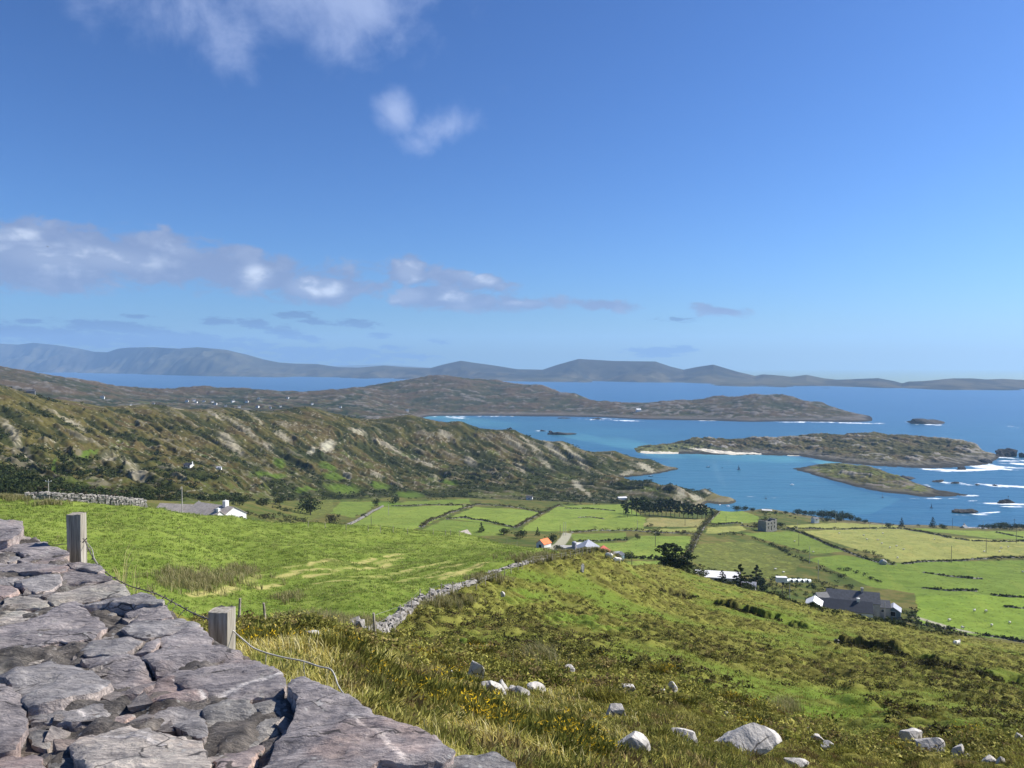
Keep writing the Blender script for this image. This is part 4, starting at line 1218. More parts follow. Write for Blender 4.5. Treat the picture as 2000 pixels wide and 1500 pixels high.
MAU, GRY, RED, PAL, GRN = (.250, .229, .226), (.246, .235, .230), (.280, .234, .222), (.38, .345, .305), (.250, .240, .222)
SLABS = [
    ([(-30, 1012), (0, 1014), (43, 1017), (42, 1037), (18, 1053), (-30, 1054)], .07, MAU, ()),
    ([(-20, 1054), (18, 1053), (42, 1040), (67, 1049), (90, 1056), (70, 1062), (-20, 1062)], .01, PAL, ()),
    ([(-30, 1063), (70, 1060), (90, 1057), (93, 1066), (128, 1074), (133, 1084), (100, 1092), (60, 1088), (30, 1075), (-30, 1072)], .0, MAU, ()),
    ([(-30, 1076), (26, 1078), (40, 1088), (18, 1092), (-30, 1090)], -.005, GRY, ()),
    ([(36, 1092), (66, 1088), (110, 1084), (138, 1096), (95, 1103), (60, 1100)], .004, MAU, ()),
    ([(-30, 1098), (30, 1094), (85, 1100), (135, 1100), (128, 1112), (100, 1120), (60, 1118), (-30, 1112)], .012, MAU, ()),
    ([(132, 1097), (185, 1097), (203, 1108), (190, 1112), (140, 1106)], .018, GRY, ()),
    ([(118, 1122), (150, 1106), (188, 1111), (216, 1126), (220, 1131), (150, 1135), (118, 1136)], .0, MAU, ()),
    ([(30, 1136), (70, 1120), (115, 1118), (119, 1136), (95, 1145), (70, 1150)], .022, GRY, ()),
    ([(-30, 1125), (30, 1126), (32, 1138), (-30, 1142)], .0, GRY, ()),
    ([(-30, 1146), (28, 1140), (33, 1155), (15, 1163), (-30, 1166)], .0, RED, ()),
    ([(70, 1152), (93, 1143), (110, 1148), (108, 1155), (85, 1158)], -.01, RED, ()),
    ([(33, 1158), (85, 1159), (90, 1167), (60, 1170)], -.025, GRY, ()),
    ([(93, 1166), (115, 1151), (160, 1138), (226, 1131), (246, 1143), (255, 1158), (200, 1160), (145, 1170), (110, 1176)], .018, PAL, ()),
    ([(3, 1187), (10, 1173), (35, 1163), (60, 1168), (97, 1178), (95, 1188), (50, 1191), (20, 1191)], .0, PAL, ()),
    ([(150, 1177), (200, 1166), (272, 1158), (318, 1171), (315, 1183), (280, 1182), (210, 1178), (165, 1180)], .048, GRY, ()),
    ([(170, 1195), (205, 1185), (235, 1185), (225, 1203), (215, 1205)], -.03, GRN, ()),
    ([(245, 1193), (270, 1185), (322, 1184), (337, 1202), (262, 1210)], .02, MAU, ()),
    ([(-30, 1228), (75, 1206), (122, 1182), (150, 1182), (170, 1197), (200, 1213), (206, 1223), (184, 1240), (170, 1243), (100, 1252), (-30, 1274)], .018, MAU, ()),
    ([(-30, 1192), (60, 1193), (95, 1198), (75, 1203), (20, 1222), (-30, 1225)], .0, PAL, ()),
    ([(240, 1226), (262, 1215), (350, 1206), (382, 1211), (392, 1222), (345, 1229), (280, 1240), (262, 1238)], .014, GRY, ()),
    ([(316, 1249), (345, 1233), (395, 1225), (416, 1244), (413, 1258), (350, 1264), (316, 1262)], .010, MAU, ()),
    ([(-30, 1278), (85, 1257), (108, 1265), (50, 1288), (-30, 1298)], .0, GRN, ()),
    ([(50, 1290), (108, 1267), (108, 1279), (44, 1299)], -.012, PAL, ()),
    ([(158, 1267), (180, 1249), (245, 1243), (278, 1247), (255, 1268), (230, 1276), (172, 1277)], .008, GRY, ()),
    ([(262, 1270), (285, 1256), (312, 1241), (313, 1255), (293, 1271)], .012, MAU, ()),
    ([(2, 1314), (40, 1301), (100, 1291), (153, 1303), (190, 1315), (213, 1321), (209, 1330), (185, 1344), (110, 1363), (58, 1370), (45, 1350)], .040, GRY, ()),
    ([(162, 1291), (250, 1281), (270, 1284), (290, 1306), (308, 1325), (272, 1349), (205, 1347), (216, 1330), (215, 1319), (188, 1310)], .0, MAU, ()),
    ([(276, 1281), (298, 1273), (345, 1266), (400, 1264), (470, 1265), (490, 1280), (545, 1308), (553, 1325), (552, 1350), (455, 1366), (420, 1356), (340, 1319)], .026, MAU,
     (([(425, 1357), (480, 1335), (548, 1311)], .010),)),
    ([(270, 1354), (310, 1327), (340, 1321), (400, 1352), (418, 1367), (380, 1373), (290, 1373), (258, 1360)], .004, RED, (([(340, 1326), (380, 1345), (400, 1366)], .005),)),
    ([(-40, 1342), (10, 1341), (40, 1356), (50, 1380), (53, 1412), (30, 1455), (-40, 1465)], .024, MAU, ()),
    ([(49, 1379), (100, 1365), (185, 1354), (215, 1366), (230, 1372), (225, 1381), (175, 1397), (140, 1402), (90, 1400), (60, 1393)], .008, GRY, (([(100, 1366), (160, 1385), (172, 1394)], .004),)),
    ([(176, 1399), (231, 1374), (262, 1393), (240, 1405), (190, 1408)], -.004, RED, ()),
    ([(140, 1446), (160, 1431), (230, 1419), (255, 1414), (300, 1436), (345, 1443), (390, 1446), (400, 1470), (408, 1525), (182, 1525), (160, 1482)], .030, PAL,
     (([(185, 1428), (240, 1440), (320, 1462)], .005), ([(245, 1430), (300, 1446)], .004))),
    ([(296, 1396), (330, 1379), (395, 1377), (400, 1400), (402, 1434), (385, 1439), (365, 1426), (340, 1411), (310, 1406)], .012, GRY, ()),
    ([(402, 1378), (440, 1372), (484, 1376), (520, 1394), (556, 1402), (560, 1409), (540, 1416), (500, 1444), (480, 1451), (440, 1459), (407, 1439)], .006, GRN, ()),
    ([(487, 1374), (545, 1361), (556, 1366), (562, 1399), (522, 1391)], .012, GRN, ()),
    ([(420, 1474), (440, 1461), (480, 1456), (500, 1447), (522, 1442), (492, 1480), (470, 1525), (424, 1525)], .0, RED, ()),
    ([(565, 1347), (572, 1332), (598, 1328), (625, 1338), (640, 1351), (700, 1371), (745, 1395), (800, 1411), (850, 1441), (882, 1463), (860, 1475), (790, 1485), (740, 1481), (700, 1500), (660, 1530), (510, 1530),
      (512, 1490), (532, 1460), (556, 1432), (580, 1396), (586, 1366)], .046, MAU, (([(681, 1391), (700, 1405), (745, 1435), (785, 1478)], .006),)),
    ([(815, 1530), (836, 1484), (870, 1472), (950, 1471), (1002, 1490), (1030, 1530)], .010, GRY, ()),
    ([(704, 1503), (742, 1484), (792, 1488), (850, 1478), (868, 1472), (830, 1487), (806, 1530), (670, 1530)], .0, GRN, ()),
    ([(-40, 1472), (70, 1467), (90, 1491), (80, 1530), (-40, 1530)], .008, RED, ()),
    ([(56, 1426), (95, 1421), (105, 1441), (90, 1459), (62, 1454)], -.006, GRN, ()),
    ([(96, 1463), (136, 1459), (160, 1500), (166, 1530), (96, 1530)], -.012, GRN, ()),
    ([(-40, 1302), (8, 1311), (38, 1326), (36, 1339), (-40, 1339)], -.03, GRY, ()),
    ([(-30, 1115), (60, 1121), (30, 1133), (-30, 1123)], -.004, MAU, ()),
    ([(212, 1208), (240, 1191), (258, 1210), (238, 1222), (216, 1221)], -.012, GRN, ()),
    ([(206, 1232), (240, 1226), (263, 1240), (240, 1244), (196, 1246)], -.02, GRY, ()),
]
wall_root = empty('parapet_wall', (0, 0, 0))
tag(wall_root, 'broad dry stone parapet of grey mauve slabs in front of the viewer', 'stone wall')
for i, (poly, dz_, tint, veins) in enumerate(SLABS):
    dz_ = max(dz_ * .6, -.006) + (i * 37 % 7) * .0012
    r = random.Random(i * 7 + 3)
    thick = r.uniform(.07, .11) + max(dz_, 0)
    k_ = r.uniform(.88, 1.12)
    slab(poly, TOP + dz_, (r.uniform(-.035, .03), r.uniform(-.025, .035)), thick, 400 + i, tuple(c * k_ for c in tint), veins, wall_root)
# packed rubble and earth under the slabs, and the body of the wall
EX, EY = -0.72, 0.69            # along the wall, away from the viewer
nx_, ny_ = 0.69, 0.72           # across it, outwards
O = np.array(on_plane(985, 1500, TOP))
gs, gt = np.meshgrid(np.linspace(-1.6, 5.2, 430), np.linspace(-1.15, -.07, 110))
bx_ = O[0] + gs * EX + gt * nx_
by_ = O[1] + gs * EY + gt * ny_
bz_ = TOP - .010 + .020 * fbm(bx_ / .055, by_ / .055, 501, 3) + .010 * fbm(bx_ / .2, by_ / .2, 503, 2)
bv = np.stack([bx_, by_, bz_], -1)
low = bv[0].copy(), bv[-1].copy()
low[0][:, 2] = low[1][:, 2] = EYE - 2.4
bv = np.concatenate([low[0][None], bv, low[1][None]])
ii = np.arange(bv.shape[0] * bv.shape[1]).reshape(bv.shape[:2])
bf = np.stack([ii[:-1, :-1], ii[:-1, 1:], ii[1:, 1:], ii[1:, :-1]], -1).reshape(-1, 4)
bvf = bv.reshape(-1, 3)
bc = np.tile(np.array((.120, .108, .095)), (len(bvf), 1)) * (1 + .5 * fbm(bvf[:, 0] / .03, bvf[:, 1] / .03, 507, 2)[:, None])
link('wall_core', new_mesh('wall_core', bvf, bf, bc), M_SLATE, wall_root)
rb = MB()
rg = np.random.default_rng(11)
polys_xy = [[on_plane(x, y, TOP) for x, y in s[0]] for s in SLABS]
cand = np.column_stack([rg.uniform(-.4, 3.9, 9000), rg.uniform(-1.0, -.1, 9000)])
X_ = O[0] + cand[:, 0] * EX + cand[:, 1] * nx_
Y_ = O[1] + cand[:, 0] * EY + cand[:, 1] * ny_
inside = np.zeros(len(X_), bool)
for pl in polys_xy:
    inside |= in_poly(X_, Y_, pl)
for x, y in list(zip(X_[~inside], Y_[~inside]))[:1700]:
    if y < .9:
        continue
    s = rg.uniform(.005, .026)
    M = Matrix.Translation((x, y, TOP - .014 + rg.uniform(-.012, .008))) @ Matrix.Rotation(rg.uniform(0, 6.3), 4, 'Z') @ Matrix.Rotation(rg.uniform(-.5, .5), 4, 'X')
    g = rg.uniform(.6, 1.5)
    rb.box((-s, -s * .8, -s * .5), (s, s * .8, s * .6), M, tuple(g * c for c in (.20, .18, .165)), jit=s * .45, rng=rg)
tag(rb.build('rubble', M_SLATE, wall_root, cols=True), kind='stuff')

# ---------------------------------------------------------------- the post and wire fence just behind the parapet
M_WOOD = mat_plain('weathered_wood', (.30, .245, .18), .85, .35, 9.0, .2, .5, col2=(.42, .37, .30))
M_WIRE = mat_plain('old_wire', (.16, .14, .12), .6, .2, 20., .4, metal=.4)
M_WIRE2 = mat_plain('grey_wire', (.46, .44, .38), .6, .2, 20., .4, metal=.2)
fence_root = empty('wire_fence', tuple(P(430, 1300, 2.45)))
tag(fence_root, 'two stubby square wooden posts with slack barbed wire behind the stone parapet', 'fence')


def to_parent(o, root):
    o.parent = root
    o.matrix_parent_inverse = root.matrix_world.inverted() if False else Matrix.Translation(-root.location)


def stub_post(px, py, d, side, yaw, lean, seed):
    rg = np.random.default_rng(seed)
    top = P(px, py, d)
    H = 1.5
    bm = bmesh.new()
    zs = np.linspace(-H, 0, 13)
    rows = []
    for k, z in enumerate(zs):
        row = []
        for j in range(16):
            e, t = divmod(j, 4)
            t = (t - 2) / 2.0 * .5 + .25
            c = [(-.5 + .5 * (t + .5) * 2 * .5 * 2, -.5), (.5, -.5 + (t + .5)), (.5 - (t + .5), .5), (-.5, .5 - (t + .5))]
            x, y = ((-.5 + (t + .5), -.5), (.5, -.5 + (t + .5)), (.5 - (t + .5), .5), (-.5, .5 - (t + .5)))[e]
            if abs(abs(x) - .5) < .01 and abs(abs(y) - .5) < .01:
                x *= .94
                y *= .94
            s = side * (1 + .02 * rg.uniform(-1, 1))
            row.append(bm.verts.new((x * s + lean[0] * z + .0015 * rg.uniform(-1, 1), y * s + lean[1] * z, z + (.003 * rg.uniform(-1, 1) if k == 12 else 0))))
        rows.append(row)
    for a, b in zip(rows[:-1], rows[1:]):
        for j in range(16):
            bm.faces.new((a[j], a[(j + 1) % 16], b[(j + 1) % 16], b[j]))
    bm.faces.new(rows[-1])
    bmesh.ops.rotate(bm, verts=bm.verts, cent=(0, 0, 0), matrix=Matrix.Rotation(yaw, 3, 'Z'))
    me = bpy.data.meshes.new('post')
    for fc in bm.faces:
        fc.smooth = False
    bm.to_mesh(me)
    bm.free()
    o = link('post', me, M_POST)
    o.location = top - fence_root.location
    o.parent = fence_root
    return o


def mat_post():
    m = bpy.data.materials.new('split_post_wood')
    m.use_nodes = True
    m.node_tree.nodes.clear()
    N = Nodes(m.node_tree)
    co = N.n('ShaderNodeTexCoord').outputs['Object']
    g = N.n('ShaderNodeMapping', {0: co, 3: (1, 1, .06)}, vector_type='POINT').outputs[0]
    n1 = N.noise(g, 60., 6., .65)
    n2 = N.noise(co, 14., 4., .6)
    c = N.ramp(n1, [(.3, (.08, .068, .055)), (.5, (.30, .265, .215)), (.7, (.50, .46, .40))])
    c = N.mix(N.math('MULTIPLY', N.smooth(n2, .5, .7), .5), c, (.28, .27, .23))
    knot = N.smooth(N.noise(co, 38., 2., .5), .66, .72)
    c = N.mix(N.math('MULTIPLY', knot, .7), c, (.10, .07, .045))
    b = N.n('ShaderNodeBump', {'Height': n1, 'Strength': .8, 'Distance': .004}).outputs[0]
    p = N.n('ShaderNodeBsdfPrincipled', {'Base Color': c, 'Roughness': .85, 'Specular IOR Level': .2, 'Normal': b})
    N.n('ShaderNodeOutputMaterial', {0: p.outputs[0]})
    return m


M_POST = mat_post()
stub_post(434, 1190, 2.43, .066, math.radians(-4), (.012, .0), 1)
stub_post(149, 1003, 3.42, .062, math.radians(6), (-.004, .0), 2)


def wire(pts, rad, mat, barbs=0, name='wire'):
    P3 = [P(*p) for p in pts]
    # smooth the run
    out = []
    for i in range(len(P3) - 1):
        p0, p1, p2, p3 = P3[max(i - 1, 0)], P3[i], P3[i + 1], P3[min(i + 2, len(P3) - 1)]
        for k in range(5):
            t = k / 5
            out.append(.5 * ((2 * p1) + (p2 - p0) * t + (2 * p0 - 5 * p1 + 4 * p2 - p3) * t * t + (3 * p1 - p0 - 3 * p2 + p3) * t ** 3))
    out.append(P3[-1])
    mb = MB()
    mb.tube([p - fence_root.location for p in out], rad, 6)
    rg = random.Random(5)
    for b in range(barbs):
        k = int((b + .5) / barbs * (len(out) - 1))
        c = out[k] - fence_root.location
        for _ in range(3):
            v = Vector((rg.uniform(-1, 1), rg.uniform(-1, 1), rg.uniform(-1, 1))).normalized() * .013
            mb.tube([c - v, c + v], rad * .7, 4)
    return mb.build(name, mat, fence_root, smooth=True)


wire([(164, 1052, 3.40), (176, 1078, 3.3), (190, 1103, 3.22), (215, 1124, 3.15), (250, 1143, 3.05), (300, 1158, 2.92), (330, 1172, 2.8), (352, 1184, 2.7), (380, 1199, 2.58), (412, 1211, 2.45)], .0022, M_WIRE, 15, 'barbed_wire')
wire([(170, 1060, 3.42), (180, 1073, 3.36), (184, 1090, 3.3), (196, 1108, 3.25)], .0016, M_WIRE2)
wire([(455, 1232, 2.43), (478, 1252, 2.4), (500, 1268, 2.38), (545, 1282, 2.36), (590, 1291, 2.34), (624, 1302, 2.3), (645, 1307, 2.28), (654, 1320, 2.26), (660, 1338, 2.22), (672, 1356, 2.18), (690, 1372, 2.1), (706, 1377, 2.05)], .0024, M_WIRE2)
wire([(-40, 1070, 4.3), (60, 1068, 3.9), (133, 1062, 3.42)], .0018, M_WIRE)
for (a, b) in (((332, 1173, 2.8), (326, 1190, 2.8)), ((345, 1181, 2.73), (333, 1204, 2.75)), ((362, 1190, 2.65), (345, 1212, 2.7)), ((520, 1277, 2.37), (522, 1312, 2.4)), ((594, 1292, 2.33), (597, 1325, 2.36))):
    wire([a, ((a[0] + b[0]) / 2 - 2, (a[1] + b[1]) / 2, a[2]), b], .0013, M_WIRE2)
# ---------------------------------------------------------------- where the pale boulders lie
BOULDERS = [  # middle of the foot seen at px, py; width and height seen; label
    (926, 1327, 36, 42, 'pointed pale boulder, tallest one of the cluster left on the moor'),
    (962, 1358, 46, 26, 'wide pale boulder under the pointed one, split by cracks'),
    (981, 1356, 18, 26, 'upright pale stone leaning on the wide split boulder'),
    (1001, 1358, 16, 18, 'small pale stone squeezed beside the dark shaded boulder'),
    (1016, 1364, 32, 22, 'boulder turning its dark shaded face to the viewer'),
    (1044, 1358, 38, 20, 'pale boulder sloping away at the right end of the cluster'),
    (908, 1346, 16, 12, 'small pale stone left of the boulder cluster'),
    (922, 1367, 34, 14, 'grey half sunk stone below the boulder cluster'),
    (907, 1372, 14, 12, 'little pale stone left of the grey half sunk one'),
    (1200, 1400, 38, 24, 'pale rounded boulder alone above the lower boulders'),
    (1228, 1482, 76, 40, 'large pale boulder with a grassy foot at the lower edge'),
    (1247, 1448, 26, 12, 'flat pale stone above the large grassy footed boulder'),
    (1340, 1458, 62, 34, 'pale boulder with a dark shaded left side'),
    (1462, 1486, 112, 60, 'biggest pale boulder, streaked with dark clefts'),
    (1558, 1500, 40, 16, 'low pale stone right of the biggest boulder'),
    (988, 1428, 30, 14, 'pale stone sunk in golden grass near the parapet'),
    (1315, 1350, 16, 18, 'grey upright stone on the lawn edge'),
    (1297, 1354, 12, 10, 'small white stone beside the grey upright one'),
    (1228, 1352, 30, 16, 'crumbled white stone on the middle of the slope'),
    (1422, 1408, 16, 18, 'small pale stone standing in the bright grass'),
    (610, 1246, 30, 14, 'pale stone starting the row of rocks below the bank'),
    (640, 1262, 44, 18, 'long pale rock of the row below the bank'),
    (664, 1276, 36, 12, 'low grassy rock of the row below the bank'),
    (690, 1296, 22, 22, 'rounded rock ending the row below the bank'),
    (1148, 1478, 28, 12, 'flat pale stone at the lower edge by the golden grass'),
    (1786, 1446, 40, 20, 'pale stone under the heather knoll on the right'),
    (1822, 1472, 50, 28, 'dark lichened boulder under the heather knoll'),
    (1874, 1480, 28, 24, 'pale stone with a lit right face by the dark boulder'),
    (1895, 1483, 18, 9, 'small pale stone next to the stone with a lit face'),
    (1936, 1494, 26, 16, 'grey rounded stone near the lower right corner'),
    (1958, 1492, 20, 12, 'grey flat stone behind the rounded one in the corner'),
    (1992, 1448, 20, 14, 'pale stone at the right edge of the picture'),
    (1596, 1452, 26, 14, 'white broken stones in the hollow right of the biggest boulder'),
    (1620, 1466, 30, 14, 'second pile of white broken stones in the hollow'),
    (1585, 1430, 18, 10, 'white stone above the broken stones in the hollow'),
    (1137, 1118, 9, 16, 'tall pale rock slab standing near the brow of the moor'),
    (983, 1165, 9, 10, 'pale stone alone below the fence wall'),
    (1636, 1256, 12, 8, 'pale stone at the start of the long peat bank'),
    (1727, 1103, 14, 9, 'pale boulder lying in the bright valley pasture'),
    (880, 1322, 26, 10, 'thin pale stone edge showing through the heather'),
    (1112, 1310, 20, 10, 'greyish stone among rushes on the slope'),
]
B_POS = []

for px, py, w, h, label in BOULDERS:
    c = LAND.hit(px, py, 4, 600)
    B_POS.append((c.x, c.y + w * c.y / F * .25, w * c.y / F / 2))
B_POS = np.array(B_POS)


def clear_of_boulders(p, k=1.0):
    d = np.hypot(p[:, 0, None] - B_POS[:, 0], (p[:, 1, None] - B_POS[:, 1]) * .8) - B_POS[:, 2] * k
    return d.min(1) > .05

# ---------------------------------------------------------------- ground plants: many blades and leaf clumps in a few meshes
M_LEAF = mat_attr('leaf_cover', rough=.8, var=.12, scale=4.0, scale2=.5, spec=.08, trans=.25)
M_BLADE = mat_attr('blade_cover', rough=.7, var=.1, scale=6.0, scale2=1.0, spec=.12, trans=.35)


def soup(name, tris, cols, mat, parent=None):
    """triangles (n,3,3), one colour each"""
    n = len(tris)
    me = new_mesh(name, tris.reshape(-1, 3), np.arange(3 * n).reshape(-1, 3), np.repeat(cols, 3, 0), False)
    return link(name, me, mat, parent)


def leaf_cloud(n, rx, ry, rz, size, rng, lumps=5, fill=.55, flat=.0):
    """n leaf-sized faces through an uneven crown standing on z = 0"""
    lc = rng.normal(0, .38, (lumps, 3)) * np.array([rx, ry, rz * .8]) + np.array([0, 0, rz])
    lc[:, 2] = np.clip(lc[:, 2], rz * .45, rz * 1.5)
    lr = rng.uniform(.45, .75, lumps)
    k = rng.integers(0, lumps, n)
    d = rng.normal(0, 1, (n, 3))
    d /= np.linalg.norm(d, axis=1, keepdims=True)
    r = rng.uniform(fill, 1, n) ** .6
    c = lc[k] + d * (r * lr[k])[:, None] * np.array([rx, ry, rz])
    c[:, 2] = np.maximum(c[:, 2], size * .2)
    a = rng.normal(0, 1, (n, 3))
    a /= np.linalg.norm(a, axis=1, keepdims=True)
    nrm = d * .8 + rng.normal(0, .55, (n, 3))
    b = np.cross(nrm, a)
    b /= np.linalg.norm(b, axis=1, keepdims=True) + 1e-9
    a = np.cross(b, nrm)
    a /= np.linalg.norm(a, axis=1, keepdims=True) + 1e-9
    s = size * rng.uniform(.6, 1.4, (n, 1))
    t = np.stack([c + a * s, c - a * s * .6 + b * s * .75, c - a * s * .6 - b * s * .75], 1)
    return t


def scatter(proto, pos, scale, rot, cols, vary, rng):
    """copies of a clump (t,3,3) set at pos; colours one per copy, varied per leaf"""
    K, T = len(pos), len(proto)
    c, s = np.cos(rot), np.sin(rot)
    p = proto[None] * scale[:, None, None, :]
    x = p[..., 0] * c[:, None, None] - p[..., 1] * s[:, None, None]
    y = p[..., 0] * s[:, None, None] + p[..., 1] * c[:, None, None]
    v = np.stack([x, y, p[..., 2]], -1) + pos[:, None, None, :]
    cc = cols[:, None, :] * rng.uniform(1 - vary, 1 + vary, (K, T, 1))
    return v.reshape(-1, 3, 3), cc.reshape(-1, 3)


def land_sample(n, u0, u1, d0, d1, rng, test):
    """points spread evenly per sight angle over the ground, kept where test(x, y, px, py, d) holds"""
    u = rng.uniform(u0, u1, n)
    d = np.exp(rng.uniform(math.log(d0), math.log(d1), n))
    x = u * d
    z = LAND.z(x, d)
    px, py = to_px(x, d, z)
    ok = test(x, d, px, py)
    return np.column_stack([x, d, z])[ok]


def mask_at(mask, x, y):
    fu = np.clip(((x / y - LAND.u[0]) / (LAND.u[1] - LAND.u[0])).round().astype(int), 0, LAND.nu - 1)
    fw = np.clip(np.interp(np.log(y), LAND.w, np.arange(LAND.nv)).round().astype(int), 0, LAND.nv - 1)
    return mask[fw, fu]


def beyond_wall(x, y):
    return (x - O[0]) * nx_ + (y - O[1]) * ny_


def sprig_cloud(n, rx, ry, rz, length, width, rng, lumps=6):
    """a low bush of thin upright shoots"""
    lc = rng.normal(0, .45, (lumps, 2))
    k = rng.integers(0, lumps, n)
    d = rng.normal(0, 1, (n, 3))
    d[:, 2] = np.abs(d[:, 2]) + .15
    d /= np.linalg.norm(d, axis=1, keepdims=True)
    lr = rng.uniform(.45, .75, lumps)
    c = np.column_stack([lc[k, 0] * rx, lc[k, 1] * ry, np.zeros(n)]) + d * (lr[k] * rng.uniform(.45, 1, n))[:, None] * np.array([rx, ry, rz * 1.5])
    g = d + np.array([0, 0, .5]) + rng.normal(0, .35, (n, 3))
    g /= np.linalg.norm(g, axis=1, keepdims=True)
    s = np.cross(g, rng.normal(0, 1, (n, 3)))
    s /= np.linalg.norm(s, axis=1, keepdims=True) + 1e-9
    L = length * rng.uniform(.6, 1.5, (n, 1))
    return np.stack([c - s * width, c + s * width, c + g * L], 1)


rng = np.random.default_rng(21)
# --- rough grass on the bank below the parapet
def blades(pos, h, w, lean, cols, rng):
    n = len(pos)
    a = rng.uniform(0, 2 * math.pi, n)
    dx, dy = np.cos(a) * w, np.sin(a) * w
    la = rng.normal(2.4, 1.1, n)
    lx, ly = np.cos(la) * lean * h, np.sin(la) * lean * h
    p = pos
    b0 = p + np.column_stack([dx, dy, np.zeros(n)])
    b1 = p - np.column_stack([dx, dy, np.zeros(n)])
    m = p + np.column_stack([lx * .3, ly * .3, h * .6])
    m0 = m + np.column_stack([dx, dy, np.zeros(n)]) * .75
    m1 = m - np.column_stack([dx, dy, np.zeros(n)]) * .75
    t = p + np.column_stack([lx, ly, h * (1 - .35 * lean)])
    tr = np.stack([np.stack([b0, b1, m0], 1), np.stack([b1, m1, m0], 1), np.stack([m0, m1, t], 1)], 1)
    return tr.reshape(-1, 3, 3), np.repeat(cols, 3, 0)


def tone(n, rng, pal, wts):
    pal = np.array(pal)
    k = rng.choice(len(pal), n, p=np.array(wts) / sum(wts))
    return pal[k] * rng.uniform(.7, 1.3, (n, 1))


gp = land_sample(150000, -.62, .30, 2.2, 26, rng, lambda x, y, px, py: (beyond_wall(x, y) > .12) & (py < 1600) & (px < 1330) & (px > 150))
dens = fbm(gp[:, 0] / .7, gp[:, 1] / .7, 601, 3)
dry = fbm(gp[:, 0] / 1.6, gp[:, 1] / 1.6, 603, 3)
fade = np.clip((26 - gp[:, 1]) / 14, 0, 1) * np.clip((1330 - to_px(*gp.T)[0]) / 300, 0, 1)
ok = (dens + rng.uniform(-.5, .7, len(gp)) > -.25) & (rng.uniform(0, 1, len(gp)) < fade)
ok &= clear_of_boulders(gp, 1.15)
gp, dry = gp[ok], dry[ok]
n = len(gp)
gold = tone(n, rng, [(.55, .46, .13), (.66, .58, .28), (.45, .40, .10), (.50, .37, .09)], [4, 3, 3, 2])
grn = tone(n, rng, [(.23, .26, .050), (.36, .35, .085), (.19, .20, .046)], [3, 3, 2])
k = sstep(dry + rng.uniform(-.35, .35, n), -.6, .15)[:, None]
gc = gold * k + grn * (1 - k)
hgt_ = rng.uniform(.06, .19, n) * (1 + .5 * dens[ok]) * np.clip(.55 + gp[:, 1] / 12, .55, 1.25)
bt, bcx = blades(gp, hgt_, .0022 + .00055 * gp[:, 1], rng.uniform(.15, .9, n), gc, rng)
grass = soup('grass', bt, bcx, M_BLADE)
tag(grass, 'long golden and green grass on the bank below the parapet', 'grass', kind='stuff')
# tall seed stalks against the field
st_pos, st_h = [], []
for px, py, d, h in [(241, 1135, 3.4, .26), (232, 1135, 3.5, .14), (260, 1145, 3.35, .24), (268, 1150, 3.3, .12), (291, 1150, 3.3, .10), (250, 1148, 3.3, .10), (298, 1158, 3.2, .09), (236, 1128, 3.5, .1), (590, 1318, 3.0, .12),
                     (640, 1335, 2.9, .14), (690, 1372, 2.8, .12), (850, 1440, 2.6, .12), (835, 1425, 2.7, .1), (858, 1445, 2.6, .14)]:
    for j in range(3):
        st_pos.append(P(px + j * 3 - 3, py + 14, d))
        st_h.append(h * (1 - .2 * j))
st_pos = np.array([tuple(p) for p in st_pos])
bt, bcx = blades(st_pos, np.array(st_h), np.full(len(st_pos), .0022), np.full(len(st_pos), .25), np.tile((.50, .44, .20), (len(st_pos), 1)), rng)
tag(soup('grass', bt, bcx, M_BLADE), 'pale seed stalks of grass rising over the parapet edge', 'grass', kind='stuff')

# --- heather and grass tussocks over the moor
protoH = [leaf_cloud(70, 1, 1, .5, .115, rng, 5, .5) for _ in range(5)]
protoN = [sprig_cloud(330, 1, 1, .42, .30, .040, rng, 7) for _ in range(4)]


def heath_test(x, y, px, py):
    m = mask_at(m_moor, x, y) & (py < 1620) & (px > 380) & (px < 2150)
    return m & (beyond_wall(x, y) > 1.0)


def clumps(n, d0, d1, protos, smin, smax, thr, pal, wts, tall, name_rng):
    pos = land_sample(n, -.45, .78, d0, d1, rng, heath_test)
    hv = mask_at(heath, pos[:, 0], pos[:, 1]) + .35 * mask_at(n2, pos[:, 0], pos[:, 1])
    lawn = mask_at(LAWNM, pos[:, 0], pos[:, 1])
    ok = (hv + rng.uniform(-.35, .35, len(pos)) > thr) & (lawn < rng.uniform(.2, 1.0, len(pos)))
    pos = pos[ok]
    pos = pos[clear_of_boulders(pos, 1.15)]
    T, C = [], []
    which = rng.integers(0, len(protos), len(pos))
    for i, pr in enumerate(protos):
        p = pos[which == i]
        s = rng.uniform(smin, smax, len(p)) * rng.uniform(.7, 1.25, len(p))
        sc = np.column_stack([s * rng.uniform(.8, 1.3, len(p)), s * rng.uniform(.8, 1.2, len(p)), s * tall * rng.uniform(.7, 1.3, len(p))])
        t, c = scatter(pr, p - np.array([0, 0, .03]), sc, rng.uniform(0, 6.28, len(p)), tone(len(p), rng, pal, wts), .4, rng)
        T.append(t)
        C.append(c)
    return np.concatenate(T), np.concatenate(C)


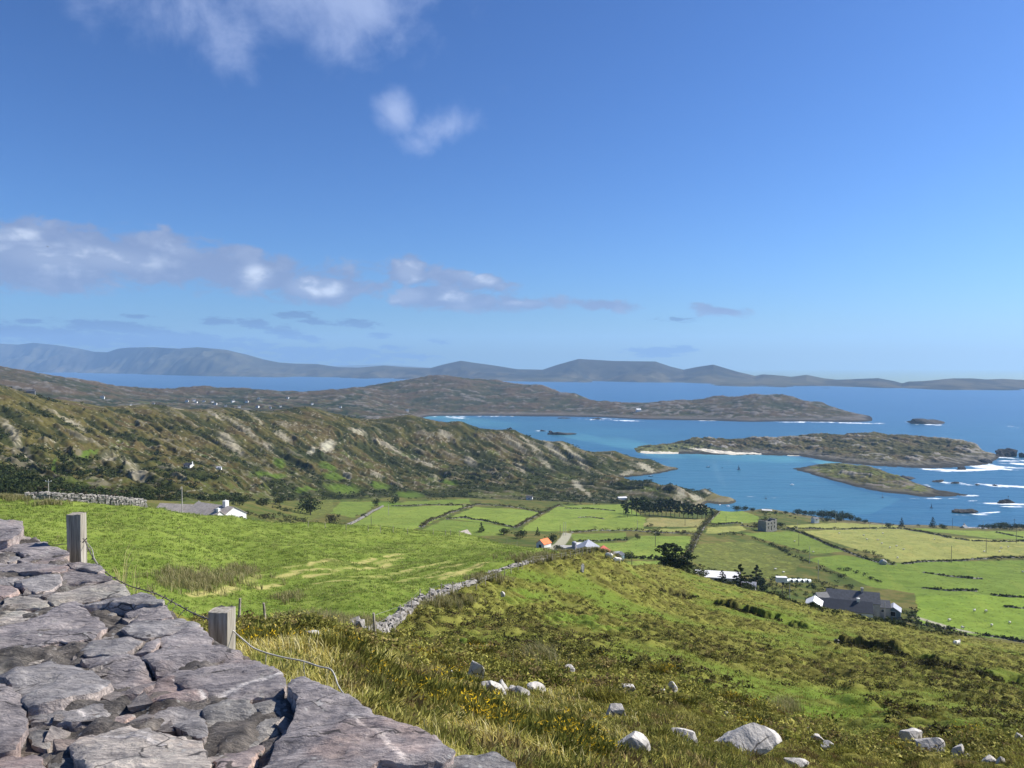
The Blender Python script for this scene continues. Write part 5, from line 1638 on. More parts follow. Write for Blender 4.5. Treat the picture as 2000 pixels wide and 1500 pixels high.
LAWNM = spots(PX0, PY0, [(1600, 1385, 130, 42, 8), (1330, 1340, 60, 14, 5), (1690, 1440, 80, 26, 10), (1900, 1450, 70, 20, 5), (1450, 1365, 60, 16, 0), (920, 1280, 60, 26, 0), (1150, 1225, 110, 26, 5), (1480, 1150, 60, 10, 12), (1020, 1170, 60, 16, 0)])
protoS0 = [leaf_cloud(34, 1, 1, .6, .20, rng, 4, .5) for _ in range(4)]
PAL_H = [(.165, .165, .040), (.235, .230, .052), (.31, .29, .070), (.19, .14, .058), (.235, .185, .070), (.38, .34, .10)]
t1, c1 = clumps(12000, 20, 235, protoH, .24, .46, .58, PAL_H, [3, 4, 4, 2, 2, 2], .9, 0)
PAL_HD = [(.058, .058, .020), (.082, .076, .025), (.115, .112, .032), (.070, .052, .026)]
t3, c3 = clumps(17000, 32, 230, protoS0, .15, .36, .18, PAL_HD, [3, 3, 3, 2], .9, 0)
t2, c2 = clumps(9500, 6, 34, protoN, .12, .26, -.05, PAL_H, [3, 4, 4, 2, 2, 3], .85, 0)
heather = soup('heather', np.concatenate([t1, t2, t3]), np.concatenate([c1, c2, c3]), M_LEAF)
tag(heather, 'olive and brown heather tussocks covering the moor slope', 'heather', kind='stuff')
# --- gorse with yellow flowers near the bank and among the boulders
gpos = land_sample(7000, -.5, .72, 4.5, 34, rng, lambda x, y, px, py: (beyond_wall(x, y) > .8) & mask_at(m_moor, x, y) & (px > 380) & (px < 2080) & (py < 1560))
gm = fbm(gpos[:, 0] / 2.2, gpos[:, 1] / 2.2, 611, 3) - sstep(to_px(*gpos.T)[0], 1300, 1800) * .25
gpos = gpos[gm + rng.uniform(-.12, .12, len(gpos)) > .50]
gpos = gpos[clear_of_boulders(gpos, 1.2)]
T, C = [], []
for pr in protoN:
    p = gpos[rng.uniform(0, 1, len(gpos)) < .30]
    s = rng.uniform(.12, .30, len(p)) * np.clip(.6 + p[:, 1] / 14, .6, 1.5)
    t, c = scatter(pr, p, np.column_stack([s, s, s * 1.0]), rng.uniform(0, 6.28, len(p)), tone(len(p), rng, [(.125, .130, .026), (.185, .170, .036)], [1, 1]), .4, rng)
    T.append(t)
    C.append(c)
    # flowers on the upper twigs
    sel = (pr[:, 2, 2] > np.quantile(pr[:, 2, 2], .6))
    fl = pr[sel][::2]
    cen = fl.mean(1, keepdims=True)
    fl = fl[:, 2:3] + (fl - cen) * np.array([.8, .8, .16])
    f = p[rng.uniform(0, 1, len(p)) < .30]
    s2 = rng.uniform(.12, .30, len(f)) * np.clip(.6 + f[:, 1] / 14, .6, 1.5)
    t, c = scatter(fl, f, np.column_stack([s2, s2, s2 * 1.05]), rng.uniform(0, 6.28, len(f)), tone(len(f), rng, [(.62, .42, .02), (.50, .33, .03)], [2, 1]), .3, rng)
    T.append(t)
    C.append(c)
gorse = soup('gorse', np.concatenate(T), np.concatenate(C), M_LEAF)
tag(gorse, 'low gorse in yellow flower on the bank and between the boulders', 'gorse', kind='stuff')
# --- rushes
ru = []
def rush_patch(px, py, rx, ry, n, d0, d1):
    for _ in range(n):
        ru.append(tuple(LAND.hit(px + rng.normal(0, rx * .5), py + rng.normal(0, ry * .5), d0, d1)))
rush_patch(395, 1138, 80, 20, 150, 30, 120)
rush_patch(345, 1128, 40, 12, 50, 30, 120)
rush_patch(470, 1118, 30, 12, 60, 30, 120)
rush_patch(420, 1128, 130, 26, 60, 30, 120)
rush_patch(640, 1232, 90, 9, 150, 25, 70)
rush_patch(700, 1222, 50, 8, 80, 25, 70)
rush_patch(560, 1170, 30, 8, 26, 30, 90)
rush_patch(1045, 1292, 36, 10, 40, 15, 60)
rush_patch(1535, 1388, 24, 8, 34, 15, 60)
rush_patch(20, 975, 34, 6, 40, 70, 110)
rush_patch(95, 985, 30, 3, 30, 70, 110)
rush_patch(1150, 1072, 70, 8, 120, 90, 140)
rush_patch(1050, 1092, 60, 9, 120, 80, 130)
rush_patch(950, 1132, 50, 8, 60, 60, 110)
rush_patch(880, 1180, 60, 14, 60, 40, 110)
ru = np.array(ru)
rp = np.repeat(ru, 16, 0) + np.column_stack([rng.normal(0, .16, len(ru) * 16), rng.normal(0, .16, len(ru) * 16), np.zeros(len(ru) * 16)])
rh = rng.uniform(.45, .85, len(rp))
rc = tone(len(rp), rng, [(.20, .19, .065), (.30, .26, .12), (.15, .165, .048), (.38, .33, .17)], [3, 3, 2, 2])
bt, bcx = blades(rp, rh, .004 + .00022 * rp[:, 1], rng.uniform(.2, .7, len(rp)), rc, rng)
tag(soup('rushes', bt, bcx, M_BLADE), 'brown green rushes in the damp corners of the field', 'rushes', kind='stuff')
# --- short tufts giving the near field and the moor their grain
protoG = []
for k in range(5):
    pp = np.column_stack([rng.normal(0, .16, 14), rng.normal(0, .16, 14), np.zeros(14)])
    t, _ = blades(pp, rng.uniform(.07, .18, 14), np.full(14, .018), rng.uniform(.2, .9, 14), np.ones((14, 3)), rng)
    protoG.append(t)


def tufts(pos, smin, smax, pal, wts):
    T, C = [], []
    which = rng.integers(0, 5, len(pos))
    for i, pr in enumerate(protoG):
        p = pos[which == i]
        s = rng.uniform(smin, smax, len(p)) * np.clip(p[:, 1] / 60, .35, 2.2)
        t, c = scatter(pr, p, np.column_stack([s, s, np.clip(s, .5, 1.3)]), rng.uniform(0, 6.28, len(p)), tone(len(p), rng, pal, wts), .25, rng)
        T.append(t)
        C.append(c)
    return np.concatenate(T), np.concatenate(C)


fp = land_sample(26000, -.75, .08, 34, 172, rng, lambda x, y, px, py: mask_at(m_field, x, y) & (py < 1260) & (px > -60))
fn = fbm(fp[:, 0] / 6, fp[:, 1] / 6, 651, 3)
keepf = mask_at(straw_l, fp[:, 0], fp[:, 1]) < .15
fp, fn = fp[keepf], fn[keepf]
a1 = tufts(fp[fn > -.05], .6, 1.3, [(.185, .245, .046), (.250, .300, .070), (.130, .180, .034), (.35, .35, .12)], [4, 4, 3, 1.8])
a2 = tufts(fp[fn <= -.05], .6, 1.2, [(.215, .275, .056), (.30, .33, .095)], [3, 2])
mp_ = land_sample(30000, -.35, .75, 8, 230, rng, heath_test)
mp_ = mp_[clear_of_boulders(mp_, 1.05)]
a3 = tufts(mp_, .6, 1.5, [(.185, .185, .038), (.25, .23, .052), (.34, .30, .085), (.155, .195, .036), (.13, .115, .035)], [4, 4, 2.5, 3, 1.5])
pp_ = land_sample(16000, -.35, .72, 230, 720, rng, lambda x, y, px, py: mask_at(pm, x, y))
a4 = tufts(pp_, .5, 1.1, [(.15, .19, .045), (.22, .26, .065), (.105, .135, .034), (.27, .27, .10)], [3, 3, 2, 1])
tag(soup('grass', np.concatenate([a1[0], a2[0], a3[0], a4[0]]), np.concatenate([a1[1], a2[1], a3[1], a4[1]]), M_BLADE), 'short tufted grass over the fields and the moor', 'grass', kind='stuff')
# --- dark scrub over the ridge, the valley and the far low land
protoS = [leaf_cloud(34, 1, 1, .75, .24, rng, 5, .6) for _ in range(4)]


def scrub(n, u0, u1, d0, d1, test, smin, smax, pal, wts):
    pos = land_sample(n, u0, u1, d0, d1, rng, test)
    T, C = [], []
    which = rng.integers(0, 4, len(pos))
    for i, pr in enumerate(protoS):
        p = pos[which == i]
        s = rng.uniform(smin, smax, len(p)) * rng.uniform(.6, 1.3, len(p))
        t, c = scatter(pr, p - np.array([0, 0, .2]), np.column_stack([s, s, s * .8]), rng.uniform(0, 6.28, len(p)), tone(len(p), rng, pal, wts), .35, rng)
        T.append(t)
        C.append(c)
    return np.concatenate(T), np.concatenate(C)


def ridge_scrub(x, y, px, py):
    dark = mask_at(m_ridge, x, y) & (mask_at(pm, x, y) == 0)
    w = .9 * (.40 - mask_at(hgt, x, y)) - mask_at(rn, x, y) + rng.uniform(-.25, .25, len(x)) - .45 * mask_at(rib2, x, y) - 2 * np.clip(mask_at(oc, x, y), 0, 1) + .55 * fbm(x / 38, y / 38, 641, 3) - .06 - 3 * mask_at(LAWN_R, x, y)
    return dark & (w > .10) & (mask_at(LAND.Z, x, y) > 2)


LAWN_R = spots(PX0, PY0, LAWNS)
PAL_S = [(.030, .044, .016), (.046, .060, .020), (.070, .080, .028), (.060, .052, .026)]
a1 = scrub(26000, -.72, .30, 260, 1120, ridge_scrub, .9, 2.5, PAL_S, [4, 4, 2, 1])
a2 = scrub(7000, -.35, .72, 240, 780, lambda x, y, px, py: mask_at(m_valley, x, y) & ~mask_at(m_ridge, x, y) & ~mask_at(pm, x, y) & (mask_at(LAND.Z, x, y) > 3) & (mask_at(LAWN_R, x, y) < .1)
           & (fbm(x / 24, y / 24, 631, 3) > .16) & (fbm(x / 90, y / 90, 633, 2) > -.35), .8, 1.9, PAL_S + [(.11, .105, .038)], [3, 4, 3, 2, 3])
tag(soup('scrub', np.concatenate([a1[0], a2[0]]), np.concatenate([a1[1], a2[1]]), M_LEAF), 'dark green scrub over the foot of the ridge and the valley', 'scrub', kind='stuff')
# ---------------------------------------------------------------- boulders, walls, hedges, trees
def mat_rock(name, c1, c2, dark, scale=1.6):
    m = bpy.data.materials.new(name)
    m.use_nodes = True
    m.node_tree.nodes.clear()
    N = Nodes(m.node_tree)
    co = N.n('ShaderNodeTexCoord').outputs['Object']
    n1 = N.noise(co, scale, 6., .65, .4)
    n2 = N.noise(co, scale * 7, 5., .65)
    c = N.ramp(N.math('ADD', N.math('MULTIPLY', n1, .6), N.math('MULTIPLY', n2, .4)), [(.34, dark), (.46, c1), (.66, c2)])
    c = N.mix(N.math('MULTIPLY', N.smooth(N.noise(co, scale * 2.6, 5., .65), .52, .62), .55), c, tuple(.55 * x for x in c1))
    wp = N.mix(.25, co, N.n('ShaderNodeTexNoise', {'Vector': co, 'Scale': scale * 1.5, 'Detail': 3.0}).outputs['Color'])
    vo = N.n('ShaderNodeTexVoronoi', {'Vector': wp, 'Scale': scale * 1.1}, feature='DISTANCE_TO_EDGE').outputs[0]
    c = N.mix(N.math('MULTIPLY', N.math('MULTIPLY', N.smooth(vo, .030, .008), N.smooth(N.noise(co, scale * .8, 2., .5), .45, .55)), .8), c, tuple(x * .35 for x in dark))
    b = N.n('ShaderNodeBump', {'Height': N.math('ADD', n1, N.math('MULTIPLY', n2, .4)), 'Strength': .8, 'Distance': .06}).outputs[0]
    p = N.n('ShaderNodeBsdfPrincipled', {'Base Color': c, 'Roughness': .9, 'Specular IOR Level': .15, 'Normal': b})
    N.n('ShaderNodeOutputMaterial', {0: p.outputs[0]})
    return m


M_PALE = mat_rock('pale_rock', (.50, .465, .42), (.64, .605, .555), (.15, .135, .12))
M_DARKROCK = mat_rock('wet_rock', (.055, .050, .046), (.12, .105, .09), (.020, .019, .018), .4)
M_STONES = mat_rock('wall_stone', (.30, .275, .245), (.46, .425, .38), (.10, .092, .08), 2.5)


def rock_mesh(sx, sy, sz, seed, cuts=9, sub=4, rough=.10):
    """a block broken along flat planes"""
    rg = np.random.default_rng(seed)
    bm = bmesh.new()
    bmesh.ops.create_icosphere(bm, subdivisions=sub, radius=1)
    v = np.array([tuple(x.co) for x in bm.verts])
    for _ in range(cuts):
        n = rg.normal(0, 1, 3) * np.array([1, 1, .8])
        n /= np.linalg.norm(n)
        d = rg.uniform(.42, .80)
        over = np.maximum(v @ n - d, 0)
        v -= over[:, None] * n * .92
    v *= 1 + rough * fbm(v[:, 0] * 2.3 + v[:, 2], v[:, 1] * 2.3 - v[:, 2], seed, 4)[:, None]
    v *= np.array([sx, sy, sz])
    for x, c in zip(bm.verts, v):
        x.co = c
    for fc in bm.faces:
        fc.smooth = False
    me = bpy.data.meshes.new('rock')
    bm.to_mesh(me)
    bm.free()
    return me


for i, (px, py, w, h, label) in enumerate(BOULDERS):
    c = LAND.hit(px, py, 4, 600)
    k = c.y / F
    sx, sz = w * k / 2, h * k * .62
    o = link('boulder', rock_mesh(sx * 1.36, sx * 1.0, sz * 1.3, 700 + i, 12 + i % 5, 5 if w > 50 else 4, .07), M_PALE)
    o.location = c + Vector((0, sx * .5, sz * .44))
    o.rotation_euler = (0, 0, 0)
    tag(o, label, 'boulder', 'pale boulders on the moor')

# a rock stack of stones for dry walls
def stone_run(path, height, width, size, seed, fall=0.0, base_drop=.1):
    """stones laid in rough courses along a path of points"""
    rg = np.random.default_rng(seed)
    mb = MB()
    for a, b in zip(path[:-1], path[1:]):
        L = (b - a).length
        ang = math.atan2(b.y - a.y, b.x - a.x)
        n = max(1, int(L / (size * .95)))
        for k in range(n):
            t = (k + rg.uniform(.2, .8)) / n
            g = a.lerp(b, t)
            hh = height * (1 - fall * (.5 + .5 * vnoise(np.array([t * L / 3 + seed]), np.array([seed * 1.7]))[0]))
            courses = max(1, int(hh / (size * .62)))
            for c in range(courses):
                for side in (-1, 1):
                    s = size * rg.uniform(.55, 1.25)
                    off = side * width * (.28 - .12 * c / max(courses, 1)) + rg.uniform(-.06, .06) * width
                    z = c * size * .62 + rg.uniform(-.1, .1) * size - base_drop
                    M = Matrix.Translation((g.x - math.sin(ang) * off, g.y + math.cos(ang) * off, g.z + z)) @ Matrix.Rotation(ang + rg.uniform(-.5, .5), 4, 'Z') @ Matrix.Rotation(rg.uniform(-.3, .3), 4, 'X')
                    mb.box((-s * .55, -s * .42, -s * .1), (s * .55, s * .42, s * .62), M, jit=s * .20, rng=rg)
    return mb


def path_on(pts, d0, d1, n=6):
    hs = [LAND.hit(x, y, d0, d1) for x, y in pts]
    out = []
    for a, b in zip(hs[:-1], hs[1:]):
        m = max(1, min(n, int((b - a).length / 3)))
        for k in range(m):
            p = a.lerp(b, k / m)
            out.append(Vector((p.x, p.y, float(LAND.z(p.x, p.y)))))
    out.append(hs[-1])
    return out


def hedge_tris(path, h, w, leaf, seed, gaps=.2, base=(.05, .06, .02), pal=None):
    rg = np.random.default_rng(seed)
    T, C = [], []
    for a, b in zip(path[:-1], path[1:]):
        L = (b - a).length
        n = max(1, int(L / (w * .6)))
        for k in range(n):
            t = (k + rg.uniform(0, 1)) / n
            g = a.lerp(b, t)
            v = .5 + .5 * vnoise(np.array([g.x / 5.]), np.array([g.y / 5. + seed]))[0]
            if rg.uniform(0, 1) < gaps * (1.3 - v):
                continue
            s = w * rg.uniform(.4, .7)
            hh = h * (.35 + .75 * v) * rg.uniform(.7, 1.2)
            nl = 46 if leaf > .2 else 70
            t_ = leaf_cloud(nl, s, s, hh * .6, leaf, rg, 4, .5) + np.array([g.x + rg.uniform(-.2, .2) * w, g.y + rg.uniform(-.2, .2) * w, g.z - .1])
            col_ = np.array((pal or PAL_S)[rg.integers(0, len(pal or PAL_S))]) * rg.uniform(.7, 1.3)
            T.append(t_)
            C.append(col_ * rg.uniform(.65, 1.35, (nl, 1)))
    if not T:
        return np.zeros((0, 3, 3)), np.zeros((0, 3))
    return np.concatenate(T), np.concatenate(C)


def field_wall(name, pts, h, w, label, cat, stones=0.0, leaf=.28, d0=190, d1=900, seed=0, gaps=.25, pal=None, group=None, size=.6):
    """a field boundary: a core of stones and whatever grows over it"""
    path = path_on(pts, d0, d1)
    mid = path[len(path) // 2]
    root = empty(name, mid)
    if stones > 0:
        mb = stone_run([p - mid for p in path], h * stones, w * .8, size, seed + 3, .4, base_drop=.2)
        mb.build('stonework', M_STONES, root)
    if stones < 1:
        t, c = hedge_tris(path, h, w, leaf, seed + 9, gaps, pal=pal)
        if len(t):
            soup('foliage', t - np.array(mid), c, M_LEAF, root)
    tag(root, label, cat, group)
    return root


PAL_B = [(.105, .105, .036), (.135, .125, .046), (.075, .085, .026), (.10, .075, .036)]
PAL_D = [(.028, .038, .014), (.040, .050, .017), (.055, .062, .022)]
G = 'field boundaries on the valley floor'
HB = [
    ('field_wall', [(748, 989), (726, 1000), (700, 1016), (672, 1030)], 1.3, 1.6, 'pale dry stone wall climbing beside the upper left pasture', 'stone wall', 1.0, None),
    ('earth_bank', [(937, 985), (905, 992), (875, 1003), (850, 1013), (822, 1030)], 1.7, 3.0, 'wide grassy bank slanting between the two upper left pastures', 'bank', .3, PAL_B),
    ('hedge', [(872, 1014), (905, 1011), (942, 1017), (975, 1024), (1004, 1030)], 1.5, 2.0, 'dark low hedge across the middle of the left pastures', 'hedge', .4, PAL_D),
    ('hedge', [(935, 986), (980, 988), (1020, 993), (1062, 1002)], 1.8, 3.0, 'brownish hedge along the top of the left pastures', 'hedge', .3, PAL_B),
    ('earth_bank', [(1006, 1031), (1030, 1017), (1055, 1004), (1092, 987)], 1.6, 2.6, 'bank with stones left of the large lime green pasture', 'bank', .4, PAL_B),
    ('field_wall', [(764, 988), (830, 986), (918, 987)], 1.0, 1.4, 'thin wall along the top edge of the upper left pasture', 'stone wall', .8, PAL_D),
    ('field_wall', [(1104, 993), (1150, 993), (1200, 998)], 1.0, 1.2, 'short broken wall at the top of the lime green pasture', 'stone wall', .6, PAL_D),
    ('field_wall', [(1130, 1011), (1155, 1010), (1180, 1014)], .8, 1.4, 'stony strip lying inside the lime green pasture', 'stone wall', .8, PAL_B),
    ('hedge', [(1114, 1040), (1160, 1036), (1220, 1036), (1290, 1041), (1364, 1043)], 2.0, 3.4, 'thick olive hedge beside the lane end, running right', 'hedge', .25, PAL_B),
    ('hedge', [(1130, 1057), (1180, 1056), (1224, 1055)], 1.3, 1.6, 'low dark hedge inside the pasture behind the farm', 'hedge', .3, PAL_D),
    ('hedge', [(1404, 999), (1390, 1012), (1374, 1028), (1362, 1046), (1352, 1068), (1338, 1090), (1326, 1104)], 2.6, 4.0, 'tall scrubby hedge with stones running down towards the dark trees', 'hedge', .35, PAL_B),
    ('hedge', [(1392, 1024), (1440, 1022), (1450, 1022)], 1.4, 1.6, 'short hedge left of the roofless ruin', 'hedge', .3, PAL_D),
    ('hedge', [(1446, 1027), (1475, 1030), (1505, 1034), (1535, 1034)], 1.8, 2.4, 'dark hedge at the foot of the roofless ruin', 'hedge', .3, PAL_D),
    ('hedge', [(1474, 1052), (1500, 1062), (1530, 1077), (1556, 1090), (1582, 1100)], 2.6, 3.6, 'tall dark hedge slanting down the middle of the valley', 'hedge', 0, PAL_D),
    ('hedge', [(1536, 1031), (1570, 1043), (1600, 1056), (1640, 1072), (1680, 1088), (1720, 1100), (1752, 1104)], 1.7, 2.4, 'long dark hedge along the left edge of the big yellow field', 'hedge', .4, PAL_D),
    ('field_wall', [(1716, 1031), (1770, 1034), (1810, 1041), (1850, 1050), (1892, 1056)], 1.7, 2.2, 'dark wall along the upper right edge of the yellow field', 'stone wall', .5, PAL_D),
    ('field_wall', [(1900, 1057), (1950, 1058), (2010, 1058)], 1.4, 1.8, 'thin dark wall carrying on to the right of the yellow field', 'stone wall', .5, PAL_D),
    ('field_wall', [(1546, 1032), (1620, 1034), (1710, 1032)], 1.2, 1.6, 'low wall between the yellow field and the strip behind it', 'stone wall', .5, PAL_D),
    ('field_wall', [(1764, 1102), (1800, 1097), (1850, 1097), (1900, 1093), (1950, 1089), (2010, 1089)], 1.3, 2.0, 'stone wall with bushes between the yellow field and the rich green one', 'stone wall', .6, PAL_D),
    ('field_wall', [(1946, 1040), (1975, 1046), (2010, 1052)], 1.3, 1.6, 'short wall slanting near the right edge above the yellow field', 'stone wall', .6, PAL_D),
    ('earth_bank', [(1800, 1118), (1830, 1122), (1870, 1128), (1920, 1131)], 1.2, 2.0, 'dark grassy step across the rich green field', 'bank', .2, PAL_D),
    ('field_wall', [(1800, 1149), (1850, 1154), (1908, 1155)], 1.3, 1.4, 'short dark wall above the lower sheep pasture', 'stone wall', .6, PAL_D),
    ('field_wall', [(1938, 1163), (1970, 1166), (2010, 1168)], 1.4, 1.6, 'short dark wall at the right edge of the lower sheep pasture', 'stone wall', .6, PAL_D),
    ('hedge', [(1962, 1185), (2010, 1190)], 1.3, 2.0, 'scrap of hedge at the right edge below the short wall', 'hedge', .2, PAL_D),
    ('hedge', [(1600, 1112), (1630, 1122), (1664, 1138)], 2.4, 3.4, 'dark hedge above the slate farmhouse, left one of the pair', 'hedge', 0, PAL_D),
    ('hedge', [(1626, 1113), (1660, 1115), (1692, 1127), (1720, 1138)], 2.4, 3.0, 'dark hedge above the slate farmhouse, right one of the pair', 'hedge', 0, PAL_D),
    ('hedge', [(1212, 1092), (1245, 1091), (1290, 1091)], 1.6, 1.8, 'dark hedge behind the brow right of the farm', 'hedge', 0, PAL_D),
    ('hedge', [(1740, 1212), (1780, 1216), (1820, 1224), (1856, 1230)], 1.5, 1.8, 'dark lane hedge right of the slate farmhouse', 'hedge', .3, PAL_D),
    ('field_wall', [(1920, 1241), (1960, 1247), (2020, 1258)], 1.2, 1.4, 'dark wall beside the lane at the right edge', 'stone wall', .7, PAL_D),
    ('hedge', [(640, 1024), (690, 1029), (730, 1034), (765, 1036)], 1.6, 2.6, 'scrubby hedge just behind the brow of the near field', 'hedge', 0, PAL_B),
    ('hedge', [(556, 1015), (590, 1019), (625, 1023)], 1.5, 3.0, 'brown hedge right of the white cottage', 'hedge', 0, PAL_B),
]
for i, (nm, pts, h, w, label, cat, st, pal) in enumerate(HB):
    field_wall(nm, pts, h, w, label, cat, st, .30, seed=i * 11, pal=pal, group=G, gaps=.15, size=.75)

# --- hedge along the brow of the moor under the farmhouse (in front of it)
field_wall('hedge', [(1500, 1158), (1560, 1178), (1620, 1196), (1680, 1210), (1740, 1224), (1800, 1236), (1850, 1243)], .9, 2.2, 'rough dark scrub along the brow of the moor before the farmhouse', 'hedge', 0, .2, 150, 230, seed=911, gaps=.1, pal=PAL_D)

# --- dark heathery banks stepping across the moor
PAL_K = [(.026, .026, .012), (.038, .036, .015), (.055, .050, .020)]
for i, (pts, h, w, label) in enumerate([
        ([(1634, 1257), (1665, 1263), (1700, 1270), (1735, 1277), (1772, 1284)], .75, 1.3, 'dark heathery bank crossing the moor below the farmhouse'),
        ([(1790, 1297), (1830, 1303), (1870, 1310), (1910, 1318), (1950, 1329), (2000, 1340), (2060, 1348)], .75, 1.3, 'long dark bank running to the right edge of the moor'),
        ([(1398, 1181), (1440, 1190), (1480, 1200), (1530, 1214)], .75, 1.3, 'dark bank in the upper middle of the moor'),
        ([(1288, 1154), (1325, 1161), (1360, 1166)], .65, 1.1, 'short dark bank near the brow of the moor'),
        ([(1742, 1408), (1775, 1420), (1815, 1434), (1850, 1445), (1882, 1454)], .55, .7, 'dark heathery bank above the boulders in the lower right')]):
    field_wall('earth_bank', pts, h, w, label, 'bank', 0, .13, 14, 232, seed=500 + 13 * i, gaps=.22, pal=PAL_K)

# --- the stone wall with the wire fence, between the near field and the moor
run = path_on([(690, 1247), (740, 1240), (760, 1224), (785, 1203), (812, 1182), (842, 1168), (872, 1158), (900, 1146)], 30, 110)
mid = run[len(run) // 2]
o = stone_run([p - mid for p in run], .72, .75, .36, 31, .5).build('field_wall', M_STONES)
o.location = mid
tag(o, 'tumbled pale dry stone wall between the near green field and the moor', 'stone wall')
run = path_on([(904, 1144), (930, 1133), (952, 1126), (976, 1116), (1000, 1106), (1030, 1098), (1062, 1091)], 60, 135)
mid = run[len(run) // 2]
o = stone_run([p - mid for p in run], .55, .8, .40, 37, .85).build('field_wall', M_STONES)
o.location = mid
tag(o, 'low overgrown stretch of stone wall climbing to the brow of the moor', 'stone wall')
run = [P(x, y, d) for x, y, d in [(48, 985, 92), (100, 987, 93), (150, 991, 95), (200, 995, 97), (250, 1000, 99), (285, 1004, 101)]]
run = [Vector((p.x, p.y, float(LAND.z(p.x, p.y)))) for p in run]
mid = run[len(run) // 2]
o = stone_run([p - mid for p in run], 1.25, .9, .30, 41, .25).build('field_wall', M_STONES)
o.location = mid
tag(o, 'pale dry stone wall along the top left edge of the near field', 'stone wall')

M_FPOST = mat_plain('fence_post_wood', (.36, .31, .24), .85, .35, 3.0, .2)
FP = [(519, 1222, 24), (467, 1229, 20), (733, 1248, 34), (782, 1211, 31), (803, 1199, 33), (821, 1176, 26), (840, 1173, 26), (861, 1166, 26), (885, 1158, 22), (930, 1153, 14), (948, 1142, 16), (969, 1134, 18), (985, 1128, 16),
      (998, 1120, 15), (1012, 1113, 8), (1020, 1111, 15), (1041, 1101, 15), (1059, 1099, 13), (1069, 1097, 11), (1078, 1095, 11), (1096, 1093, 12), (1105, 1091, 10), (1114, 1089, 10), (1124, 1087, 10), (1131, 1085, 10), (1138, 1083, 11), (1146, 1082, 9), (1152, 1080, 9)]
bases = []
for px, py, h in FP:
    g = LAND.hit(px, py, 28, 150)
    bases.append((g, max(.9, min(1.25, h * g.y / F))))
root = empty('wire_fence', bases[4][0])
tag(root, 'line of thin wooden posts with wire along the tumbled stone wall', 'fence')
rg = np.random.default_rng(3)
tops = []
for g, h in bases:
    lean = Vector((rg.uniform(-.08, .08), rg.uniform(-.08, .08), 1)).normalized()
    mb = MB()
    mb.tube([g - lean * .2 - root.location, g + lean * h - root.location], [.055, .045], 7)
    mb.build('post', M_FPOST, root)
    tops.append(g + lean * h * .9)
mb = MB()
for fr in (.0, .35):
    pts = [t - Vector((0, 0, fr)) - root.location for t in tops[2:]]
    mb.tube(pts, .005, 4)
mb.build('wire', M_WIRE2, root)
FP2 = [(602, 1026, 8), (635, 1029, 9), (676, 1032, 9), (719, 1035, 11), (743, 1037, 10), (768, 1038, 14), (796, 1040, 11), (846, 1042, 13), (870, 1043, 10), (880, 1043, 12), (897, 1043, 8), (990, 1048, 12), (1010, 1056, 8)]
root = empty('wire_fence', LAND.hit(719, 1036, 120, 190))
tag(root, 'sparse fence posts along the far brow of the near field', 'fence')
for px, py, h in FP2:
    g = LAND.hit(px, py + 3, 110, 185)
    mb = MB()
    mb.tube([g - Vector((0, 0, .2)) - root.location, g + Vector((0, 0, max(1.0, h * g.y / F))) - root.location], [.06, .05], 6)
    mb.build('post', M_FPOST, root)

# --- trees
M_BARK = mat_plain('bark', (.10, .078, .055), .95, .3, 2.0, .1)


def crown_mesh(kind, seed):
    rg = np.random.default_rng(seed)
    if kind == 'pine':        # wind-shaped pine: bare stem, spreading ragged head
        T = []
        for k in range(16):
            z = .30 + .66 * k / 15
            r = .36 * (1 - .6 * abs(k / 15 - .35)) * rg.uniform(.6, 1.15)
            a = rg.uniform(0, 6.28)
            c = leaf_cloud(52, r * .66, r * .66, .07, .042, rg, 3, .2)
            T.append(c + np.array([math.cos(a) * r * .6, math.sin(a) * r * .6, z - .05]))
        return np.concatenate(T)
    if kind == 'spruce':      # conical
        T = []
        for k in range(16):
            f = k / 15
            r = .34 * (1 - f) ** .8 + .02
            for j in range(max(3, int(9 * (1 - f)))):
                a = rg.uniform(0, 6.28)
                c = leaf_cloud(16, r * .34, r * .34, .035, .032, rg, 2, .2)
                rr = r * rg.uniform(.35, .95)
                T.append(c + np.array([math.cos(a) * rr, math.sin(a) * rr, .08 + .88 * f - .25 * rr * .4]))
        return np.concatenate(T)
    if kind == 'bush':
        return leaf_cloud(420, .52, .52, .42, .062, rg, 11, .55)
    # round broadleaf
    return leaf_cloud(620, .50, .46, .42, .050, rg, 13, .5) + np.array([0, 0, .06])


PAL_T = {'pine': [(.024, .040, .018), (.040, .056, .024)], 'spruce': [(.020, .034, .017), (.034, .050, .022)], 'bush': [(.038, .052, .018), (.065, .076, .026)], 'round': [(.030, .045, .016), (.055, .068, .022)], 'brown': [(.072, .066, .032), (.095, .085, .040)]}
TREE_PROTO = {}


